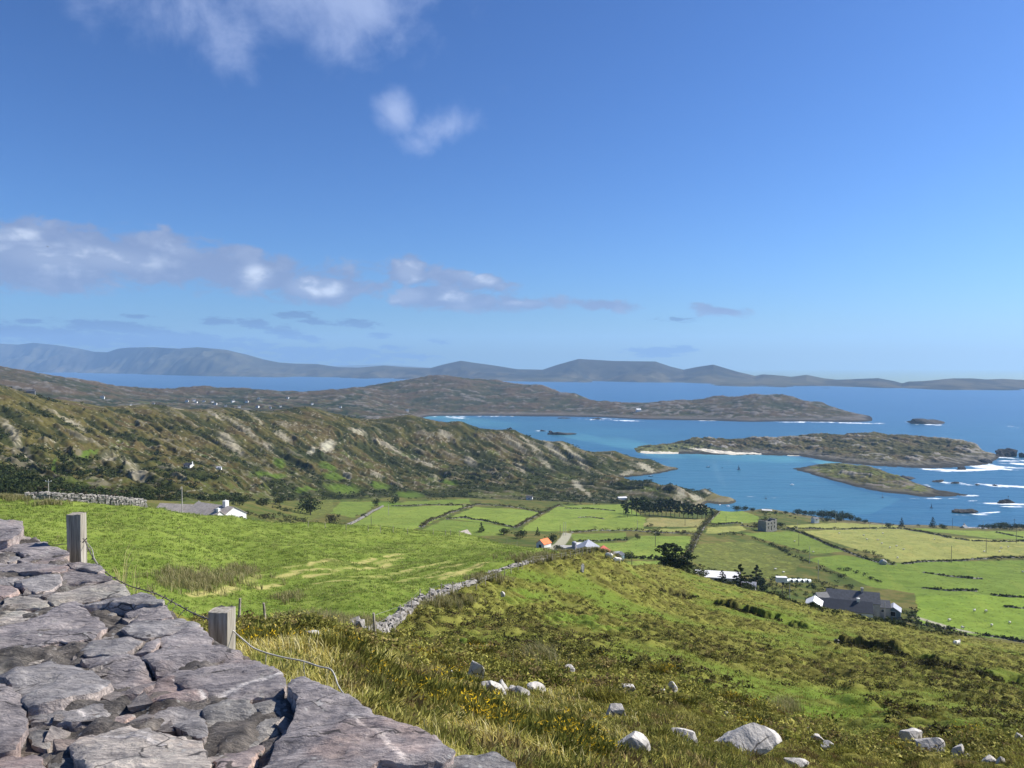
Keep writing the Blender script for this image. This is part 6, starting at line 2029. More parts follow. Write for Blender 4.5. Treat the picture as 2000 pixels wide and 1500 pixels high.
def tree(name, kind, base, h, wide, label, group, rot=0.0, pal=None, seed=0):
    key = (kind, seed % 4, pal)
    if key not in TREE_PROTO:
        rg = np.random.default_rng(seed + 1000)
        t = crown_mesh(kind, seed % 4 + 50)
        p = np.array(PAL_T[pal or kind])
        c = p[rg.integers(0, len(p), len(t))] * rg.uniform(.6, 1.4, (len(t), 1))
        cm = new_mesh('crown', t.reshape(-1, 3), np.arange(3 * len(t)).reshape(-1, 3), np.repeat(c, 3, 0), False)
        cm.materials.append(M_LEAF)
        mb = MB()
        hh = {'pine': .9, 'spruce': .95, 'bush': .35, 'round': .6}[kind]
        mb.tube([(0, 0, -.04), (.012, .006, hh * .5), (-.008, .01, hh)], [.026, .018, .006], 7)
        for k in range(5):
            a = k * 2.4 + seed
            z = hh * (.5 + .09 * k)
            mb.tube([(0, 0, z), (math.cos(a) * .16, math.sin(a) * .16, z + .10)], [.010, .004], 5)
        tm = new_mesh('trunk', np.concatenate(mb.v), [np.array(f) for f in mb.f.values() if f])
        tm.materials.append(M_BARK)
        TREE_PROTO[key] = (cm, tm)
    cm, tm = TREE_PROTO[key]
    root = empty(name, base, rot)
    root.scale = (h * wide, h * wide, h)
    for nm, me in (('crown', cm), ('trunk', tm)):
        o = bpy.data.objects.new(nm, me)
        COL.objects.link(o)
        o.parent = root
    tag(root, label, 'bush' if kind == 'bush' else 'tree', group)
    return root


pines = [(1218, 1004, 24), (1226, 1010, 24), (1234, 1004, 30), (1243, 1008, 34), (1251, 1006, 32), (1260, 1007, 34), (1268, 1009, 28), (1276, 1006, 22), (1285, 1008, 30), (1293, 1010, 34), (1301, 1008, 32), (1310, 1009, 33), (1318, 1010, 31),
         (1327, 1010, 30), (1335, 1012, 28), (1344, 1012, 27), (1353, 1013, 27), (1362, 1013, 28), (1371, 1014, 28), (1378, 1014, 26), (1390, 1012, 18)]
rr = random.Random(4)
for i, (px, py, h) in enumerate(pines):
    g = LAND.hit(px, py, 560, 700)
    tree('pine_tree', 'pine', g, h * g.y / F * 1.05, .82, 'dark pine with a bare trunk in the row along the valley pasture', 'pines in a row before the headland', rr.uniform(0, 6.28), seed=i)
ONE = [
    ('pine_tree', 'pine', 1296, 1124, 44, 1.5, 200, 340, 'spreading dark pine at the left of the clump above the white roof', None),
    ('pine_tree', 'pine', 1320, 1126, 50, 1.5, 200, 340, 'tallest spreading pine of the clump above the white roof', None),
    ('pine_tree', 'pine', 1343, 1130, 42, 1.4, 200, 340, 'right hand pine of the clump, touching the white roof', None),
    ('bush', 'bush', 1308, 1128, 26, 1.7, 200, 340, 'dense dark bush filling the foot of the pine clump', None),
    ('bush', 'bush', 1334, 1132, 26, 1.7, 200, 340, 'dense dark bush between the pine clump and the white roof', None),
    ('bush', 'bush', 1366, 1136, 22, 1.6, 200, 300, 'dark spreading bush in front of the white roof', None),
    ('spruce_tree', 'spruce', 1411, 1141, 28, 1.35, 200, 300, 'small conical spruce standing before the white roof', None),
    ('spruce_tree', 'spruce', 1446, 1152, 48, 1.5, 200, 300, 'dark spruce at the right end of the white roof', None),
    ('spruce_tree', 'spruce', 1477, 1156, 52, 1.45, 200, 300, 'tall dark spruce between the white roof and the silage bales', None),
    ('bush', 'bush', 1462, 1158, 18, 1.4, 190, 300, 'low dark bush between the two tall spruces', None),
    ('bush', 'bush', 1428, 1146, 14, 1.4, 190, 300, 'small dark bush by the small conical spruce', None),
    ('round_tree', 'round', 606, 1006, 40, 1.15, 330, 520, 'broad dark tree standing right of the white cottage', None),
    ('round_tree', 'round', 648, 1025, 26, .8, 250, 460, 'brownish tree beside the end of the pale stone wall', 'brown'),
    ('bush', 'bush', 792, 1039, 17, 1.9, 170, 300, 'wide dark bush behind the near field brow', None),
    ('bush', 'bush', 852, 1042, 12, 1.3, 170, 300, 'spiky bush left of the small pink gable', None),
    ('spruce_tree', 'spruce', 940, 1038, 20, 1.1, 220, 420, 'dark conifer standing alone right of the pink gable', None),
    ('bush', 'bush', 984, 1044, 16, 1.4, 200, 420, 'round bush left of the dark lane end trees', None),
    ('round_tree', 'round', 1016, 1052, 22, 1.0, 220, 420, 'round tree left of the orange roofed shed', None),
    ('spruce_tree', 'spruce', 1050, 1047, 18, .9, 250, 460, 'small ragged conifer above the orange roofed shed', None),
    ('round_tree', 'round', 1079, 1062, 22, 1.1, 250, 420, 'dark round tree beside the orange roofed shed', None),
    ('bush', 'bush', 1088, 1074, 12, 1.6, 200, 400, 'dark bush below the lane near the silo', None),
    ('bush', 'bush', 1226, 1090, 16, 1.2, 220, 420, 'pale green bush at the right end of the farm', None),
    ('round_tree', 'round', 735, 988, 16, 1.0, 420, 700, 'dark tree at the top of the pale stone wall', None),
    ('round_tree', 'round', 772, 984, 16, 1.2, 420, 760, 'tree in the copse above the upper left pasture', None),
    ('round_tree', 'round', 468, 988, 24, 1.2, 300, 560, 'round tree behind the gable of the white cottage', None),
    ('round_tree', 'round', 513, 988, 20, 1.2, 300, 560, 'left tree of the copse right of the white cottage', None),
    ('round_tree', 'round', 546, 987, 20, 1.3, 300, 560, 'right tree of the copse right of the white cottage', None),
    ('spruce_tree', 'spruce', 1761, 1030, 19, .9, 560, 760, 'dark conifer at the shore behind the yellow field, left one', None),
    ('spruce_tree', 'spruce', 1822, 1031, 21, 1.05, 560, 760, 'broad dark conifer at the shore, right one', None),
    ('bush', 'bush', 1842, 1033, 12, 1.3, 560, 760, 'bush leaning on the broad shore conifer', None),
    ('bush', 'bush', 1735, 1031, 12, 1.3, 560, 760, 'green grey bush left of the shore conifers', None),
    ('bush', 'bush', 1478, 1030, 10, 1.5, 440, 640, 'dark bush at the left foot of the ruin', None),
    ('bush', 'bush', 1524, 1030, 13, 1.3, 440, 640, 'grey bush at the right foot of the ruin', None),
    ('round_tree', 'round', 1245, 1054, 14, .9, 330, 560, 'small tree among stones at the end of the farm pasture', 'brown'),
    ('bush', 'bush', 1960, 1379, 14, 1.3, 40, 120, 'single dark bush casting a shadow on the right of the moor', None),
    ('bush', 'bush', 1650, 1452, 20, 1.4, 12, 60, 'mossy green bush in the hollow right of the boulders', None),
    ('bush', 'bush', 1675, 1462, 18, 1.3, 12, 60, 'second mossy bush in the hollow right of the boulders', None),
]
for i, (nm, kind, px, py, h, wide, d0, d1, label, pal) in enumerate(ONE):
    g = LAND.hit(px, py, d0, d1)
    tree(nm, kind, g, h * g.y / F, wide, label, None, i * 1.7, pal, i)
# the dark woods along the shore
SH = [(1440, 996, 14), (1455, 996, 12), (1470, 1000, 10), (1558, 1006, 14), (1570, 1008, 15), (1585, 1008, 13), (1600, 1010, 12), (1606, 1012, 18), (1620, 1014, 20), (1634, 1016, 22), (1648, 1017, 20), (1662, 1018, 16), (1676, 1020, 12),
      (1690, 1022, 10), (1640, 1020, 12), (1615, 1020, 10), (1918, 1033, 11), (1930, 1033, 12), (1942, 1034, 13), (1953, 1034, 15), (1962, 1034, 18), (1972, 1034, 13), (1985, 1034, 13), (1998, 1034, 12), (1535, 1004, 8), (1515, 1003, 7), (1490, 1003, 6)]
for i, (px, py, h) in enumerate(SH):
    g = LAND.hit(px, py, 560, 775)
    tree('shore_tree', 'round', g, h * g.y / F, 1.25, 'dark wind clipped tree in the woods along the shore', 'dark trees along the shore', i * 2.1, None, i)

# --- rocks in the sea
REEF = [(1095, 850, 58, 8, 'rocky skerry in the bay strip behind the ridge'), (1076, 845, 10, 4, 'small black rock above the skerry in the bay strip'), (1060, 842.5, 12, 3, 'wave washed rock in the bay strip'), (996, 838, 16, 3, 'flat dark rock close to the ridge shore'),
        (1815, 828.5, 78, 9, 'long low islet off the tip of the headland'), (1968, 893, 54, 16, 'jagged dark rock off the right end of the island'), (2006, 894, 30, 10, 'dark rock cut by the right edge of the picture'),
        (1890, 1003.5, 56, 7, 'flat reddish black rock nearest the shore'), (1966, 984, 40, 8, 'dark rock with a beacon pole on it'), (1836, 942, 26, 4, 'left black rock in the long line of surf'), (1870, 945, 18, 3, 'second black rock in the long line of surf'),
        (1912, 948, 14, 2.5, 'third black rock in the long line of surf'), (1950, 950, 12, 2.5, 'last black rock in the long line of surf'), (1735, 934, 34, 8, 'dark rock ridge behind the grassy islet'), (1768, 937, 50, 8, 'longer dark rock ridge behind the grassy islet'),
        (1880, 918, 26, 6, 'black ledge at the foot of the island among surf'), (1930, 905, 34, 8, 'black ledge running off the end of the island'), (1165, 819, 24, 2.5, 'black ledge awash below the headland'), (1100, 817.5, 30, 2.5, 'thin black ledge left of the white cottage shore')]
for i, (px, py, w, h, label) in enumerate(REEF):
    d = sea_d(py)
    c = P(px, py, d)
    k = d / F
    n = max(1, int(w / 14))
    o = link('sea_rock', rock_mesh(w * k * .55, max(w * k * .22, 4), h * k * .95, 900 + i, 12, 5, .30), M_DARKROCK)
    o.location = (c.x, c.y + max(w * k * .2, 4), 0)
    tag(o, label, 'rock', 'rocks awash in the bay')
# ---------------------------------------------------------------- buildings
M_WHITE = mat_plain('white_render', (.80, .79, .75), .85, .06, .8, .2)
M_GREYW = mat_plain('grey_render', (.40, .385, .36), .9, .15, .6, .2)
M_RUBW = mat_plain('rubble_masonry', (.27, .25, .225), .95, .35, 1.6, .1, .6)
M_TILE = mat_plain('brown_roof', (.37, .325, .285), .85, .2, 1.2, .2)
M_SLATER = mat_plain('slate_roof', (.075, .078, .090), .55, .25, 1.5, .35)
M_NAVY = mat_plain('navy_slate_roof', (.032, .037, .052), .6, .2, 1.5, .3)
M_TIN = mat_plain('tin_roof', (.33, .33, .36), .5, .15, .8, .4)
M_TIND = mat_plain('dull_tin_roof', (.16, .165, .18), .6, .2, .8, .3)
M_RED = mat_plain('red_tin_roof', (.42, .085, .045), .6, .18, 1., .3)
M_ORANGE = mat_plain('orange_tin_roof', (.78, .17, .035), .6, .12, 1., .3)
M_PINK = mat_plain('pink_render', (.62, .42, .33), .85, .08, 1., .2)
M_SHEET = mat_plain('white_sheet_roof', (.80, .78, .76), .6, .08, .4, .3)
M_GLASS = mat_plain('window_glass', (.03, .035, .045), .15, .1, 1., .5)
M_FRAMEW = mat_plain('white_frame', (.75, .75, .73), .6, .05, 1., .3)
M_GAP = mat_plain('dark_doorway', (.018, .018, .020), .9, .2, 1., .1)
M_BLUEW = mat_plain('blue_grey_panel', (.14, .20, .24), .6, .12, 1., .3)


def house(name, center, yaw, L, W, eave, ridge, label, cat, wall, roof, windows=(), chimneys=(), group=None, hip=False, over=.25, doors=()):
    """gabled building, long side along its own x; windows (side, along, up, w, h), side of f b l r"""
    root = empty(name, center, yaw)
    l, w = L / 2, W / 2
    mb = MB()
    v = [(-l, -w, -1.6), (l, -w, -1.6), (l, w, -1.6), (-l, w, -1.6), (-l, -w, eave), (l, -w, eave), (l, w, eave), (-l, w, eave), (-l, 0, ridge - .12), (l, 0, ridge - .12)]
    mb.add(v, [(0, 1, 5, 4), (2, 3, 7, 6), (1, 2, 6, 9, 5), (3, 0, 4, 8, 7), (4, 5, 9, 8), (6, 7, 8, 9)])
    mb.build('wall', wall, root)
    mb = MB()
    sl = (ridge - eave) / w
    for s in (-1, 1):
        e = -s * 0
        a = [(-l - over, s * (w + over), eave - over * sl), (l + over, s * (w + over), eave - over * sl), (l + over, 0, ridge), (-l - over, 0, ridge)]
        b = [(x, y, z + .14) for x, y, z in a]
        f = [(0, 1, 2, 3), (4, 5, 6, 7), (0, 1, 5, 4), (1, 2, 6, 5), (3, 0, 4, 7)]
        mb.add(a + b, f)
    ro = mb.build('roof', roof, root)
    for (cx_, s, h_) in chimneys:
        mb = MB()
        mb.box((cx_ - s / 2, -s / 2, ridge - .6), (cx_ + s / 2, s / 2, ridge + h_))
        mb.box((cx_ - s / 2 - .06, -s / 2 - .06, ridge + h_), (cx_ + s / 2 + .06, s / 2 + .06, ridge + h_ + .12))
        mb.tube([(cx_, 0, ridge + h_ + .12), (cx_, 0, ridge + h_ + .45)], .13, 8)
        mb.build('chimney', wall if wall is not M_RUBW else M_GREYW, ro)
    for kind, items in (('window', windows), ('door', doors)):
        for side, a, u, ww, hh in items:
            fr, gl = MB(), MB()
            for mbx, g, t in ((fr, .10, .05), (gl, 0, .08)):
                if side in 'fb':
                    y = -w if side == 'f' else w
                    d_ = -1 if side == 'f' else 1
                    mbx.box((a - ww / 2 - g, min(y, y + d_ * t), u - g), (a + ww / 2 + g, max(y, y + d_ * t), u + hh + g))
                else:
                    x = -l if side == 'l' else l
                    d_ = -1 if side == 'l' else 1
                    mbx.box((min(x, x + d_ * t), a - ww / 2 - g, u - g), (max(x, x + d_ * t), a + ww / 2 + g, u + hh + g))
            f_ = fr.build(kind, M_FRAMEW, root)
            gl.build('pane' if kind == 'window' else 'panel', M_GLASS if kind == 'window' else M_GAP, f_)
    tag(root, label, cat, group)
    return root


def at_row(px, py_top, d, h):
    """base point of something h metres tall whose top shows at px, py_top"""
    p = P(px, py_top, d)
    return Vector((p.x, p.y, p.z - h))


# white cottage behind the near field
house('cottage', at_row(421, 985.5, 236, 5.4), math.radians(-30), 16.5, 9.4, 2.9, 5.4, 'white cottage with a brown tiled roof and bright gable behind the near field', 'house', M_WHITE, M_TILE,
      [('r', 2.6, .9, 1.3, 1.3), ('f', -3, 1, 1.2, 1.3), ('f', 3, 1, 1.2, 1.3)], [(4.6, 1.3, 1.5)])
house('cottage_wing', at_row(412, 997.5, 228, 3.6), math.radians(-20), 6.4, 5.0, 1.9, 3.6, 'low brown roofed wing with a white end in front of the cottage', 'house wing', M_WHITE, M_TILE, [('f', 0, .6, 1., .8)], [(2.6, .9, .7)])
house('outbuilding', at_row(354, 982.5, 246, 4.8), math.radians(-12), 15.0, 7.0, 2.3, 4.4, 'long low brown roofed outbuilding left of the white cottage', 'outbuilding', M_GREYW, M_TILE, [('f', 0, .6, 1.2, 1.)], [(6.2, .8, .9)])
# slate farmhouse below the brow of the moor
house('farmhouse', at_row(1665, 1153.5, 279, 6.4), math.radians(-19), 17.6, 7.6, 3.4, 6.4, 'long slate roofed farmhouse, rear range of the pair below the moor', 'house', M_GREYW, M_SLATER,
      [('f', x, 1.0, 1.0, 1.3) for x in (-6, -2, 2, 6)], [(3.2, .9, 1.2)])
house('farmhouse', at_row(1647, 1171.5, 266, 5.2), math.radians(-19), 18.2, 7.0, 2.4, 5.2, 'dark navy roofed front range of the farmhouse with a white gable', 'house', M_WHITE, M_NAVY,
      [('f', x, .8, 1.0, 1.1) for x in (-5, 0, 5)] + [('r', 0, .9, 1.0, 1.0)], [(4.8, .9, .9)])
house('lean_to', at_row(1722, 1172, 277, 4.2), math.radians(-19), 5.0, 6.0, 2.4, 4.2, 'small slate roofed extension at the right end of the rear farmhouse', 'extension', M_GREYW, M_SLATER, [('f', 0, .7, .9, 1.0)])
house('shed', at_row(1745, 1182, 276, 3.2), math.radians(62), 5.5, 4.8, 1.7, 3.2, 'pale tin roofed shed at the right of the slate farmhouse', 'shed', M_BLUEW, M_TIN, doors=[('l', 0, 0, 1.6, 1.6)])
house('shed', at_row(1590, 1169, 260, 3.4), math.radians(64), 6.5, 5.0, 1.9, 3.4, 'pale roofed shed at the left end of the farmhouse', 'shed', M_GREYW, M_SHEET, doors=[('l', 0, 0, 1.6, 1.6)])
house('outhouse', at_row(1604, 1157, 272, 3.2), math.radians(10), 4.0, 3.4, 1.9, 3.2, 'small white outhouse behind the left farmhouse shed', 'outhouse', M_WHITE, M_SLATER, doors=[('f', 0, 0, .9, 1.8)])
# sheds among the trees
house('barn', at_row(1402, 1115.5, 262, 3.6), math.radians(-13), 15.0, 8.5, 2.4, 3.6, 'long barn under a bright white roof among dark conifers', 'barn', M_GREYW, M_SHEET, doors=[('f', 0, 0, 2.6, 2.2)], over=.1)
house('shed', at_row(1463, 1136, 240, 2.8), math.radians(-20), 4.0, 3.6, 1.8, 2.8, 'small grey shed half hidden between the two spruces', 'shed', M_GREYW, M_TIN, doors=[('f', 0, 0, 1.2, 1.6)])
# farm cluster behind the brow
house('barn', at_row(1146, 1060.5, 330, 6.2), math.radians(78), 12.0, 9.5, 3.6, 6.2, 'tall grey tin barn next to the silo', 'barn', M_TIND, M_TIN, doors=[('l', 0, 0, 3.2, 3.0)])
house('shed', at_row(1107, 1066.5, 333, 3.0), math.radians(-8), 7.5, 5.0, 2.6, 3.0, 'low concrete shed with a flat grey roof left of the silo', 'shed', M_GREYW, M_GREYW, doors=[('f', 1, 0, 1.6, 1.8)], over=.05)
house('shed', at_row(1175, 1069, 322, 4.0), math.radians(70), 6.5, 6.0, 2.2, 4.0, 'red tin roofed shed at the right of the grey barn', 'shed', M_RUBW, M_RED, doors=[('l', 0, 0, 1.8, 1.8)])
house('shed', at_row(1181, 1079.5, 318, 2.2), math.radians(-4), 5.5, 2.4, 1.8, 2.2, 'thin white roofed lean shed in front of the red one', 'shed', M_GREYW, M_SHEET)
house('shed', at_row(1199, 1078, 322, 2.6), math.radians(20), 5.0, 4.0, 1.9, 2.6, 'small pale shed at the right end of the farm', 'shed', M_WHITE, M_TIN, doors=[('f', 0, 0, 1.8, 1.7)])
house('shed', at_row(1210, 1079, 320, 2.8), math.radians(60), 3.2, 3.0, 2.0, 2.8, 'dark blue shed behind the farm bush', 'shed', M_BLUEW, M_SLATER)
house('shed', at_row(1134, 1060, 342, 2.8), math.radians(0), 4.5, 3.5, 2.3, 2.8, 'white shed showing behind the silo', 'shed', M_WHITE, M_SHEET)
house('shed', at_row(1062, 1052.5, 352, 3.8), math.radians(48), 5.2, 4.6, 2.0, 3.8, 'shed with a bright orange roof beside the dark round tree', 'shed', M_WHITE, M_ORANGE, doors=[('l', 0, 0, 1.4, 1.6)])
house('hut', at_row(905, 1037, 232, 2.6), math.radians(55), 3.4, 3.0, 1.4, 2.6, 'hut with a small pink gable behind the near field', 'hut', M_PINK, M_TILE)
# silo
c = at_row(1121.5, 1057, 331, 6.0)
root = empty('silo', c)
mb = MB()
mb.tube([(0, 0, -1.5), (0, 0, 5.4)], 1.0, 24)
for z in (.8, 2.2, 3.6, 5.0):
    mb.tube([(0, 0, z), (0, 0, z + .08)], 1.035, 24)
mb.build('tank', M_TIN, root)
mb = MB()
mb.tube([(0, 0, 5.4), (0, 0, 5.75), (0, 0, 5.95), (0, 0, 6.0)], [1.05, .8, .4, .1], 24)
mb.build('dome', M_TIN, root)
mb = MB()
for s in (-.2, .2):
    mb.tube([(s, -1.1, -1), (s, -1.1, 5.4)], .03, 5)
for k in range(14):
    mb.tube([(-.2, -1.1, -.8 + .45 * k), (.2, -1.1, -.8 + .45 * k)], .02, 4)
mb.build('ladder', M_TIND, root)
tag(root, 'blue grey farm silo with a domed top beside the tin barn', 'silo')

# the roofless ruin
c = at_row(1499, 1015, 545, 6.2)
root = empty('ruin', c, math.radians(36))
mb = MB()
l, w, h, t = 6.3, 3.4, 6.2, .6
holes = {'f': [(-3.4, 3.6), (0, 3.6), (3.4, 3.6), (-3.4, .9), (3.4, .9), (0, .3)]}
# front wall in piers round the openings
xs = [-l, -4.0, -2.8, -.6, .6, 2.8, 4.0, l]
for k in range(7):
    x0, x1 = xs[k], xs[k + 1]
    top = h - (.5 if k in (2, 5) else .15 * k % .4)
    if k % 2 == 0:
        mb.box((x0, -w, -2), (x1, -w + t, top))
    else:
        mb.box((x0 + .002, -w + .01, -2), (x1 - .002, -w + t - .01, 0.5 if k != 3 else -1))
        mb.box((x0 + .002, -w + .01, 2.4), (x1 - .002, -w + t - .01, 3.4))
        mb.box((x0 + .002, -w + .01, 4.9), (x1 - .002, -w + t - .01, top - .2))
mb.box((-l, w - t, -2), (l, w, h - .8))
for s in (-1, 1):
    x0, x1 = (-l + .01, -l + t) if s < 0 else (l - t, l - .01)
    mb.box((x0, -w + t + .002, -2), (x1, w - t - .002, h + (.3 if s > 0 else .1)))
mb.build('wall', M_RUBW, root)
mb = MB()
rgx = np.random.default_rng(2)
t_ = leaf_cloud(260, 5.2, 1.8, .9, .3, rgx, 9, .3) + np.array([0, w - .6, h - 1.4])
soup('ivy', t_, tone(260, rgx, [(.045, .052, .020), (.07, .07, .03)], [1, 1]), M_LEAF, root)
tag(root, 'roofless two storey stone ruin standing among the valley pastures', 'ruin')

# house at the shore on the right
house('shore_house', at_row(1913, 1029, 668, 5.2), math.radians(-6), 20, 8, 3.0, 4.8, 'long grey bungalow at the shore on the right', 'house', M_GREYW, M_TIN, [('f', x, 1., 1.6, 1.2) for x in (-7, -3, 2, 6)])
house('shore_house', at_row(1882, 1025.5, 662, 7.0), math.radians(48), 9, 8.0, 3.4, 7.0, 'taller house with a dark pointed roof beside the grey bungalow', 'house', M_GREYW, M_SLATER, [('l', 0, 1., 1.2, 1.2)], [(2., .9, .8)])
house('shore_house', at_row(1984, 1029, 690, 3.6), math.radians(8), 7, 5, 2.4, 3.6, 'white house among dark trees at the right edge', 'house', M_WHITE, M_SLATER, [('f', 0, 1., 1., 1.)])
house('shore_house', at_row(1498, 995, 735, 3.8), math.radians(-18), 9, 6, 2.4, 3.8, 'white roofed house by the shore above the ruin', 'house', M_WHITE, M_SHEET, [('f', -2, 1., 1., 1.)])
house('shore_house', at_row(1592, 1010, 645, 3.2), math.radians(20), 5, 4, 2.2, 3.2, 'little white house left of the shore woods', 'house', M_WHITE, M_SLATER, [('f', 0, .9, .9, .9)])
# on the ridge
g = LAND.hit(369, 914, 420, 720)
house('ridge_house', g, math.radians(-20), 6.0, 4.4, 2.2, 3.8, 'small white house among scrub on the ridge slope', 'house', M_WHITE, M_SLATER, [('f', -2, 1, .9, 1.1), ('f', 2, 1, .9, 1.1)], [(3.2, .7, .8)])
g = LAND.hit(428, 917, 420, 720)
house('ridge_house', g, math.radians(10), 3.6, 3, 1.5, 2.4, 'pale hut to the right of the white ridge house', 'hut', M_WHITE, M_TIN, [('f', 0, 1, .9, .9)])
g = LAND.hit(1034, 976, 560, 800)
house('ridge_house', g, math.radians(-10), 6, 4.5, 2.4, 3.8, 'tiny white house under the ridge above the lime green pasture', 'house', M_WHITE, M_SLATER, [('f', 0, 1, .9, .9)])
g = LAND.hit(1215, 975, 560, 880)
house('ridge_house', g, math.radians(12), 9, 5, 1.8, 2.6, 'long low white shed in scrub above the pine row', 'shed', M_WHITE, M_SHEET)
g = LAND.hit(60, 753.5, 560, 720)
house('hut', Vector((g.x, g.y, g.z)), math.radians(25), 7, 5, 2.0, 3.6, 'dark hut on the skyline of the ridge at the left', 'hut', M_TIND, M_SLATER, [], [(2, .8, .9)])
# village far behind the ridge
VIL = [(200, 778, 5), (365, 785, 4), (379, 784, 4), (383, 787, 3.4), (398, 785, 3.6), (415, 786, 3), (421, 790, 3.6), (441, 794, 3.4), (455, 785, 4), (482, 786, 4), (467, 796, 3.6), (503, 796, 4), (528, 797, 3), (548, 795, 3),
       (562, 778, 3), (505, 779, 3), (610, 790, 3), (665, 796, 3), (795, 803, 4), (255, 792, 3), (300, 790, 3)]
vp = None
GV = 'white houses of the village behind the ridge'
for i, (px, py, w) in enumerate(VIL):
    g = HEAD.hit(px, py, 1500, 2600)
    L = w * g.y / F * 1.5
    if vp is None:
        vp = house('village_house', g, .3, 8, 5.5, 3.0, 5.2, 'tiny white house of the village behind the ridge', 'house', M_WHITE, M_SLATER, [('f', -2, 1, .9, 1.1), ('f', 2, 1, .9, 1.1)], [(2.6, .8, .7)], group=GV)
        vp.scale = [L / 8] * 3
    else:
        def cp(o, par=None):
            c_ = o.copy()
            COL.objects.link(c_)
            if par is not None:
                c_.parent = par
            for ch in o.children:
                cp(ch, c_)
            return c_
        o = cp(vp)
        o.location = g
        o.rotation_euler = (0, 0, .3 + (i * 37 % 11 - 5) * .12)
        o.scale = [L / 8] * 3
g = HEAD.hit(1247, 803, 2050, 2400)
o = house('headland_cottage', g, .2, 13, 7.5, 4.0, 7.5, 'lone white cottage on the low neck of the headland', 'house', M_WHITE, M_SHEET, [('f', -3, 1.2, 1.2, 1.4), ('f', 3, 1.2, 1.2, 1.4)], [(4, 1., 1.)])
# ---------------------------------------------------------------- poles, bales, sheep, boats, a bird
M_POLE = mat_plain('pole_wood', (.15, .125, .10), .9, .25, 2., .1)
M_POLEP = mat_plain('pale_pole_wood', (.50, .46, .40), .9, .2, 2., .1)
M_INS = mat_plain('insulator', (.6, .6, .58), .4, .1, 2., .4)
POLES = [
    (356, 951, 1016, 120, 260, 0, 1, 'tall pale pole in front of the white cottage'), (95, 941, 972, 200, 420, 1, 1, 'pale pole with crossarm above the stone wall'), (1858, 1058, 1099, 300, 520, 0, 0, 'dark pole on the wall below the yellow field'),
    (1926, 1047, 1080, 330, 600, 0, 0, 'dark pole in the yellow field, right one'), (1985, 1034, 1061, 420, 720, 0, 0, 'pole at the right edge beyond the yellow field'), (1280, 1038, 1068, 330, 620, 0, 0, 'dark pole alone in the pasture behind the farm'),
    (1234, 1080, 1108, 280, 480, 0, 0, 'pole behind the brow right of the farm'), (1418, 1008, 1023, 420, 800, 0, 0, 'pole in the pasture left of the ruin'), (1338, 1012, 1027, 430, 800, 0, 0, 'pole in the tan strip under the pine row'),
    (759, 985, 1006, 380, 700, 0, 1, 'pole in the upper left pasture'), (725, 1015, 1029, 300, 600, 0, 0, 'short dark pole at the lower edge of the upper left pasture'), (1560, 1042, 1066, 350, 640, 0, 0, 'pole beside the white dot in the middle pasture'),
    (1581, 1068, 1101, 300, 560, 0, 1, 'pole at the foot of the tall dark hedge'), (1598, 1094, 1132, 240, 480, 0, 1, 'pole above the silage bales'), (1632, 1001, 1021, 480, 760, 1, 1, 'pole with crossarm against the shore woods'),
    (1728, 1176, 1214, 215, 330, 0, 1, 'pole standing in front of the slate farmhouse'), (1528, 1138, 1172, 205, 330, 0, 0, 'green grey pole below the bales, left one'), (1542, 1148, 1172, 205, 330, 0, 1, 'thin pole below the bales, right one'),
    (1094, 1024, 1050, 330, 560, 0, 0, 'left pole of the three beside the lane'), (1101, 1020, 1046, 350, 600, 0, 1, 'middle pole of the three beside the lane'), (1105, 1020, 1046, 370, 600, 0, 1, 'right pole of the three beside the lane'),
    (1860, 1011, 1032, 560, 760, 0, 0, 'pole against the water left of the dark roofed house'), (1920, 1017, 1035, 560, 760, 0, 1, 'pole beside the grey shore bungalow'), (1981, 1013, 1034, 560, 760, 1, 0, 'pole with crossarm at the right among shore trees'),
    (1723, 1014, 1030, 540, 760, 0, 1, 'pole right of the shore woods'), (1698, 1017, 1031, 540, 760, 0, 1, 'thin pole before the end of the shore woods'), (1557, 1021, 1036, 480, 720, 0, 1, 'pole in the pale strip right of the ruin'),
    (1245, 1020, 1034, 420, 760, 0, 1, 'pole by the stones near the tan strip'), (1160, 979, 988, 560, 820, 0, 1, 'small pole under the rocky end of the ridge')]
for px, pt, pb, d0, d1, arm, pale, label in POLES:
    g = LAND.hit(px, pb, d0, d1)
    if px == 356:
        g = P(px, 1016, 216)
    h = max(6.0, min(9.5, (pb - pt) * g.y / F))
    root = empty('utility_pole', g)
    mb = MB()
    mb.tube([(0, 0, -1), (0, 0, h * .5), (0, 0, h)], [.15, .135, .105], 8)
    mb.build('pole', M_POLEP if pale else M_POLE, root)
    if arm:
        mb = MB()
        mb.box((-1.0, -.07, h - .75), (1.0, .07, h - .60))
        mb.build('crossarm', M_POLEP if pale else M_POLE, root)
        for s in (-.9, -.0, .9):
            mb = MB()
            mb.tube([(s, 0, h - .60), (s, 0, h - .45), (s, 0, h - .25)], [.05, .12, .08], 8)
            mb.build('insulator', M_INS, root)
    else:
        mb = MB()
        mb.tube([(0, 0, h), (0, 0, h + .12), (0, 0, h + .22)], [.05, .08, .05], 8)
        mb.build('insulator', M_INS, root)
    tag(root, label, 'utility pole', 'utility poles of the valley')

